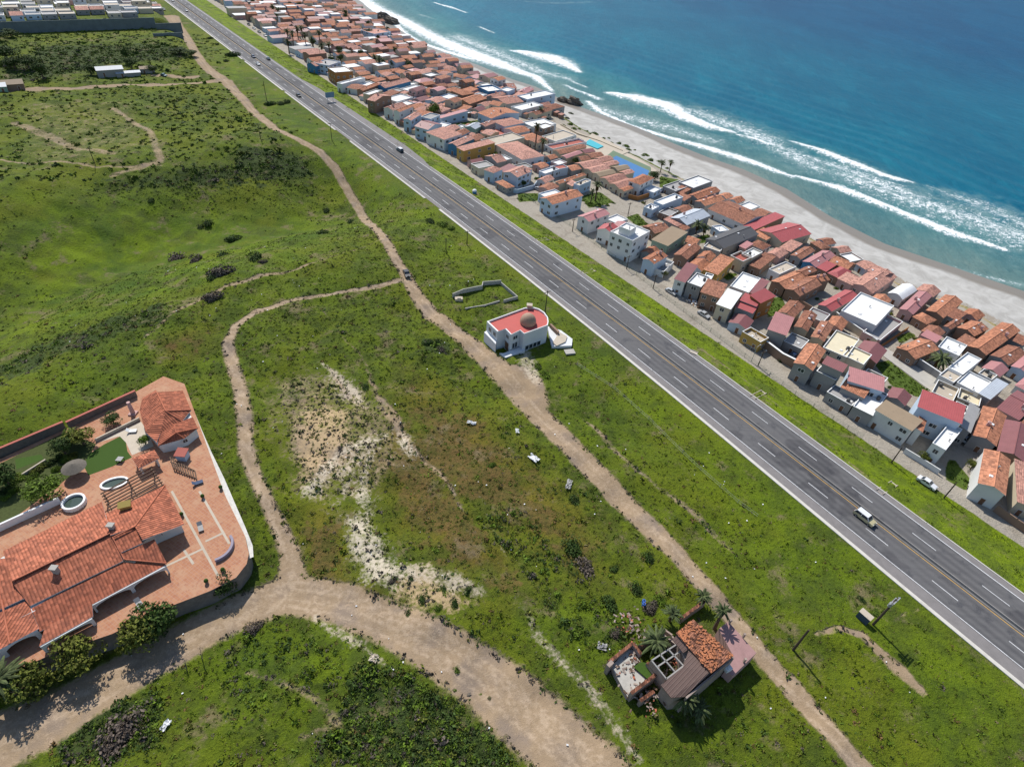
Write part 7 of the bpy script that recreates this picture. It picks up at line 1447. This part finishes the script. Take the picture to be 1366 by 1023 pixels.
for i in range(400):
    s_ = random.uniform(-330, 115); ub = float(np.interp(s_, BS, BU)); x, y = xy(s_, random.uniform(37, ub-2)); rr_ = random.uniform(1.0, 1.9)
    px, py = proj((x, y, gz((x, y)))) 
    if yc < 46 and 0 < px < 1366 and 0 < py < 1000 and free((x, y, rr_*.55, rr_*.55, 0.3), .1):
        k_ = ('dark', 'green', 'olive')[yc % 3]; yc += 1; o = inst(BU_[k_][yc % 3], 'shrub', None, (x, y, gz((x, y))-.1), yc*1.3, (rr_, rr_, rr_*1.2)); tag(o, f'{k_} yard shrub, {ordw(yc-1)} of those squeezed between village houses', 'shrub', 'yard shrubs of the village'); FOOT.append((x, y, rr_, rr_, 0))
for i in range(22):
    a_, b_ = random.uniform(0, 1), random.uniform(0, 1); px, py = 5+100*a_, 690-72*a_-50*b_+18*a_*b_
    o = inst(BU_[('green', 'olive', 'lime', 'dark')[i % 4]][i % 3], 'shrub', None, at(px, py, 2.0), i*1.3, (1.1+.6*b_, 1.0+.5*b_, 1.1+.5*a_)); tag(o, f'{("green", "olive", "bright green", "dark")[i % 4]} garden shrub, {ordw(i)} of the planting left of the thatched parasol', 'shrub', 'garden shrubs of the villa')
fc = 0
for i in range(300):
    s_ = random.uniform(-640, -330); ub = float(np.interp(s_, BS, BU)); x, y = xy(s_, random.uniform(40, ub-2)); px, py = proj((x, y, gz((x, y))))
    if fc < 26 and 0 < px < 1366 and 0 < py < 1000: fc += 1; r_ = random.uniform(2.0, 3.4); r = empty('tree', (x, y, gz((x, y))), fc*1.7, f'dark tree, {ordw(fc-1)} of those rising between the far village roofs', 'tree', 'trees among the far roofs'); inst(TRUNK, 'trunk', r, (0, 0, 0), 0, (r_*.7, r_*.7, 4)); inst(CR['dark'][fc % 3], 'crown', r, (0, 0, 4.6), fc, (r_, r_, 2.6))
# bare tree by the villa road
def baretree(label, px, py, h, seed):
    g = random.Random(seed); r = empty('bare_tree', ground(px, py), 0, label, 'tree'); mb = MB()
    def br(p, d, L, rad, k):
        q = p+d*L; mb.tube([p, (p+q)/2+Vector((g.uniform(-.1, .1), g.uniform(-.1, .1), 0)), q], [rad, rad*.8, rad*.6], 5)
        if k:
            for _ in range(3): br(q, (d+Vector((g.uniform(-.8, .8), g.uniform(-.8, .8), g.uniform(-.1, .4)))).normalized(), L*.66, rad*.55, k-1)
    br(Vector((0, 0, -.2)), Vector((.1, .1, 1)).normalized(), h*.4, .09, 3); mb.obj('branches', plain('grey_bark', (.10, .085, .075), .9), r)
baretree('leafless tree on the bank below the villa road, right', 270, 880, 3.6, 3); baretree('leafless sapling on the bank below the villa road, left', 250, 895, 2.8, 4)

# ------------------------------------------------------------------ the walker on the pale slope
def person(label, px, py, rz):
    p = ground(px, py); r = empty('person', p, rz, label, 'person')
    J = [((0, 0, .95), .15), ((0, 0, 1.15), .14), ((0, .01, 1.38), .17), ((0, .02, 1.50), .07), ((0, .04, 1.62), .10), ((0, .04, 1.72), .085),
         ((.11, 0, .90), .10), ((.12, .12, .50), .065), ((.12, .02, .08), .045), ((.12, .16, .04), .04), ((-.11, 0, .90), .10), ((-.12, -.02, .50), .065), ((-.12, -.22, .12), .045), ((-.12, -.10, .05), .04),
         ((.20, 0, 1.42), .065), ((.27, -.08, 1.14), .048), ((.28, .06, .92), .036), ((.28, .10, .85), .034), ((-.20, 0, 1.42), .065), ((-.27, .08, 1.14), .048), ((-.28, .24, .96), .036), ((-.28, .29, .90), .034)]
    E_ = [(0, 1), (1, 2), (2, 3), (3, 4), (4, 5), (0, 6), (6, 7), (7, 8), (8, 9), (0, 10), (10, 11), (11, 12), (12, 13), (2, 14), (14, 15), (15, 16), (16, 17), (2, 18), (18, 19), (19, 20), (20, 21)]
    for base, sx in ((17, 1), (21, -1)):
        b = Vector(J[base][0])
        for k, (dx, L) in enumerate(((-.024, .055), (-.008, .065), (.008, .06), (.024, .048))):
            i = len(J); J.append((tuple(b+Vector((dx*.6, .02+dx, -.03))), .011)); J.append((tuple(b+Vector((dx*.6, .03+dx, -.03-L))), .008)); E_ += [(base, i), (i, i+1)]
        i = len(J); J.append((tuple(b+Vector((-.03*sx, .035, -.005))), .011)); J.append((tuple(b+Vector((-.035*sx, .06, -.04))), .009)); E_ += [(base, i), (i, i+1)]
    me = bpy.data.meshes.new('body'); me.from_pydata([j[0] for j in J], E_, []); o = bpy.data.objects.new('body', me); COL.objects.link(o); o.parent = r
    md = o.modifiers.new('skin', 'SKIN'); 
    for i, j in enumerate(J): me.skin_vertices[0].data[i].radius = (j[1], j[1]*.85); me.skin_vertices[0].data[i].use_root = (i == 0)
    o.modifiers.new('sub', 'SUBSURF').levels = 1; me.materials.append(plain('dark_clothes', (.02, .022, .03), .85))
    hb = MB(); hb.dome((0, .035, 1.70), .112, .11, 14, 5); hb.tube([(0, .13, 1.70), (0, .2, 1.69)], .05, 6); hb.obj('cap', whitem, r, True)
    fb = MB(); fb.tube([(0, .135, 1.62), (0, .165, 1.61)], [.03, .015], 6); fb.box(-.05, -.02, .12, .135, 1.645, 1.66); fb.box(.02, .05, .12, .135, 1.645, 1.66); fb.box(-.03, .03, .125, .138, 1.565, 1.575); fb.tube([(-.1, .03, 1.63), (-.12, .03, 1.63)], .03, 6); fb.tube([(.1, .03, 1.63), (.12, .03, 1.63)], .03, 6); fb.obj('face', plain('skin', (.36, .2, .14), .6), r)
person('person in dark clothes and a white cap walking on the pale slope', 534.5, 570, -2.4)
# ------------------------------------------------------------------ low scrub and tufts, too many to count
def scatter(name, label, mats_w, n, srange, urange, dens, size, seed, cat='scrub', nleaf=26, leaf=.26, rz=.6):
    g = np.random.default_rng(seed); s = g.uniform(*srange, n); u = g.uniform(*urange, n); x, y = xy(s, u)
    c = np.array(ROT.transposed()); P = np.stack([x, y, np.zeros(n)-HCAM], 0); q = c @ P; px = CX-FOC*q[0]/q[2]; py = CY+FOC*q[1]/q[2]
    vis = (px > -40) & (px < 1406) & (py > -10) & (py < 1070); x, y = x[vis], y[vis]
    M = masks(x, y); keep = g.random(len(x)) < dens(M, x, y, g); x, y = x[keep], y[keep]; n = len(x); z = Z(x, y)
    for mi, (mat, frac) in enumerate(mats_w):
        a, b = int(n*sum(f for _, f in mats_w[:mi])), int(n*sum(f for _, f in mats_w[:mi+1])); k = b-a
        if k <= 0: continue
        tmp = [leafcloud(nleaf, seed*7+j, 1, rz, leaf, half=True, lumps=4)[0] for j in range(6)]; sel = g.integers(0, 6, k); V = np.stack(tmp)[sel]
        ang = g.uniform(0, 6.28, k); sc = g.uniform(*size, k)*np.where(g.random(k) < .12, 1.7, 1); ca, sa2 = np.cos(ang)[:, None]*sc[:, None], np.sin(ang)[:, None]*sc[:, None]
        W = np.empty_like(V); W[..., 0] = V[..., 0]*ca-V[..., 1]*sa2+x[a:b, None]; W[..., 1] = V[..., 0]*sa2+V[..., 1]*ca+y[a:b, None]; W[..., 2] = V[..., 2]*sc[:, None]*g.uniform(.6, 1.2, (k, 1))+z[a:b, None]-.06
        me = fastmesh(name, W.reshape(-1, 3), np.arange(k*nleaf*4).reshape(-1, 4), False); me.materials.append(mat); o = bpy.data.objects.new(name, me); COL.objects.link(o); tag(o, label, cat, kind='stuff')
def d_scrub(M, x, y, g):
    bare = np.maximum.reduce([M['dirt'], M['pale']*1.0, M['white'], M['tan']]); pad = inpoly(x, y, VPOLY)
    s, u = su(x, y); v = u-cen(s); d = .50+.35*bumps(x, y, 23., 2)*.4+.35*M['dark']+.15*M['dry']-.75*M['lush']
    d = d*np.clip(1.05-1.25*bare, .0, 1); d *= (v < -13.5)*(~pad)*np.where(v > -42, .6, 1.0); return np.clip(d, 0, 1)
VPOLY = [at(*p, 1.5) for p in TERR[1:-1]]+[at(-60, 640, 1.5), at(-60, 930, 1.5)]
RUP = [at(800+X/6.2, 790+Y/6.2, 0) for X, Y in ((70, 590), (280, 400), (760, 215), (1060, 235), (1300, 500), (720, 880), (250, 850))]
DHP = [at(*p, 0) for p in ((640, 425), (735, 405), (770, 465), (690, 500))]
def d_near(M, x, y, g): return d_scrub(M, x, y, g)*(~inpoly(x, y, RUP))*(~inpoly(x, y, DHP))
scatter('scrub', 'low mixed scrub covering the land between track and valley', [(LEAF['green'], .34), (LEAF['olive'], .34), (LEAF['dark'], .16), (leafmat('rusty_foliage', (.15, .09, .032)), .10), (LEAF['grey'], .06)], 85000, (-190, 122), (-165, -6), d_near, (.25, .75), 3, rz=.42, nleaf=34, leaf=.2)
def d_far(M, x, y, g): return d_near(M, x, y, g)*.55*(1-.45*np.clip(M['lush']*1.4, 0, 1))
scatter('scrub', 'dark scrub patches on the far land', [(LEAF['dark'], .2), (LEAF['green'], .45), (LEAF['olive'], .35)], 30000, (-460, -185), (-240, -8), d_far, (.5, 1.5), 4, nleaf=18, leaf=.34, rz=.42)
def d_dark(M, x, y, g): return (M['dark'] > .45)*.55*(~inpoly(x, y, VPOLY))*(M['dirt'] < .4)
scatter('thicket', 'dense dark thickets of the slopes', [(LEAF['dark'], .4), (LEAF['green'], .4), (LEAF['grey'], .2)], 60000, (-450, 125), (-240, -12), d_dark, (.5, 1.5), 5, nleaf=30, leaf=.20, rz=.7)
scatter('thicket', 'dense dark green thickets below the dirt road', [(LEAF['dark'], .45), (LEAF['green'], .35), (LEAF['olive'], .1), (LEAF['grey'], .1)], 26000, (20, 125), (-165, -60), lambda M, x, y, g: ((M['dark'] > .35)*.85+(M['lush'] > .3)*.35)*(M['dirt'] < .35)*(~inpoly(x, y, VPOLY)), (.45, 1.15), 15, nleaf=44, leaf=.16, rz=.75)
def d_verge(M, x, y, g): s, u = su(x, y); return (M['verge'] > .8)*np.clip(.35+.4*bumps(x, y, 14., 1)+np.clip((u-24)/9, 0, .6), 0, 1)
scatter('tall_grass', 'bright tall grass tufts on the highway verge', [(leafmat('verge_grass', (.14, .19, .015), .3), .8), (LEAF['green'], .2)], 20000, (-420, 122), (14, 34), d_verge, (.25, .55), 6, nleaf=14, leaf=.3, rz=.5)
def d_white(M, x, y, g): return np.clip(np.maximum.reduce([M['white'], M['tan'], M['pale']*.7, (M['dirt'] > .45)*(M['dirt'] < .72)*.8])-.25, 0, 1)*.9
scatter('dry_scrub', 'small dark cushions of scrub on the bare pale soil', [(LEAF['grey'], .5), (LEAF['dark'], .3), (LEAF['olive'], .2)], 60000, (-110, 95), (-120, -20), d_white, (.22, .62), 8, nleaf=14, leaf=.34)
def d_lot(M, x, y, g): return (M['lot'] > .6)*.8
def d_tuft(M, x, y, g): s, u = su(x, y); return (np.maximum.reduce([M['dirt'], M['pale'], M['white'], M['tan']]) < .35)*(u-cen(s) < -13)*(~inpoly(x, y, VPOLY))*(~inpoly(x, y, RUP))*(~inpoly(x, y, DHP))*np.clip(.55+.4*bumps(x, y, 9., 2), 0, 1)
scatter('grass_tufts', 'rough grass tufts over the scrub land', [(leafmat('tuft_grass', (.105, .155, .006), .3), .5), (leafmat('tuft_olive', (.115, .118, .016), .3), .35), (leafmat('tuft_straw', (.19, .155, .07), .3), .15)], 90000, (-130, 122), (-140, -6), d_tuft, (.18, .5), 17, nleaf=9, leaf=.32, rz=.45)
scatter('lot_weeds', 'weeds on the empty green lots of the village', [(LEAF['green'], .6), (LEAF['lime'], .4)], 60000, (-330, 110), (30, 125), d_lot, (.3, .8), 9, nleaf=14, leaf=.3)
# shreds of litter and stones
g = np.random.default_rng(21); n = 150; s = g.uniform(-120, 118, n); u = g.uniform(-135, -8, n); x, y = xy(s, u); ok = (~inpoly(x, y, VPOLY)) & (~inpoly(x, y, RUP)) & (~inpoly(x, y, DHP)) & ((u-cen(s)) < -12); x, y = x[ok], y[ok]; z = Z(x, y); mb = MB()
for i in range(len(x)):
    a = g.uniform(.06, .17); M_ = Matrix.Translation((x[i], y[i], z[i]+.12)) @ Matrix.Rotation(g.uniform(0, 3), 4, 'Z') @ Matrix.Rotation(g.uniform(-.4, .4), 4, 'X'); mb.box(-a, a, -a*.7, a*.7, 0, a*.5, 0, M_)
tag(mb.obj('litter', whitem), 'scattered pale stones and shreds of litter in the grass', 'litter', kind='stuff')
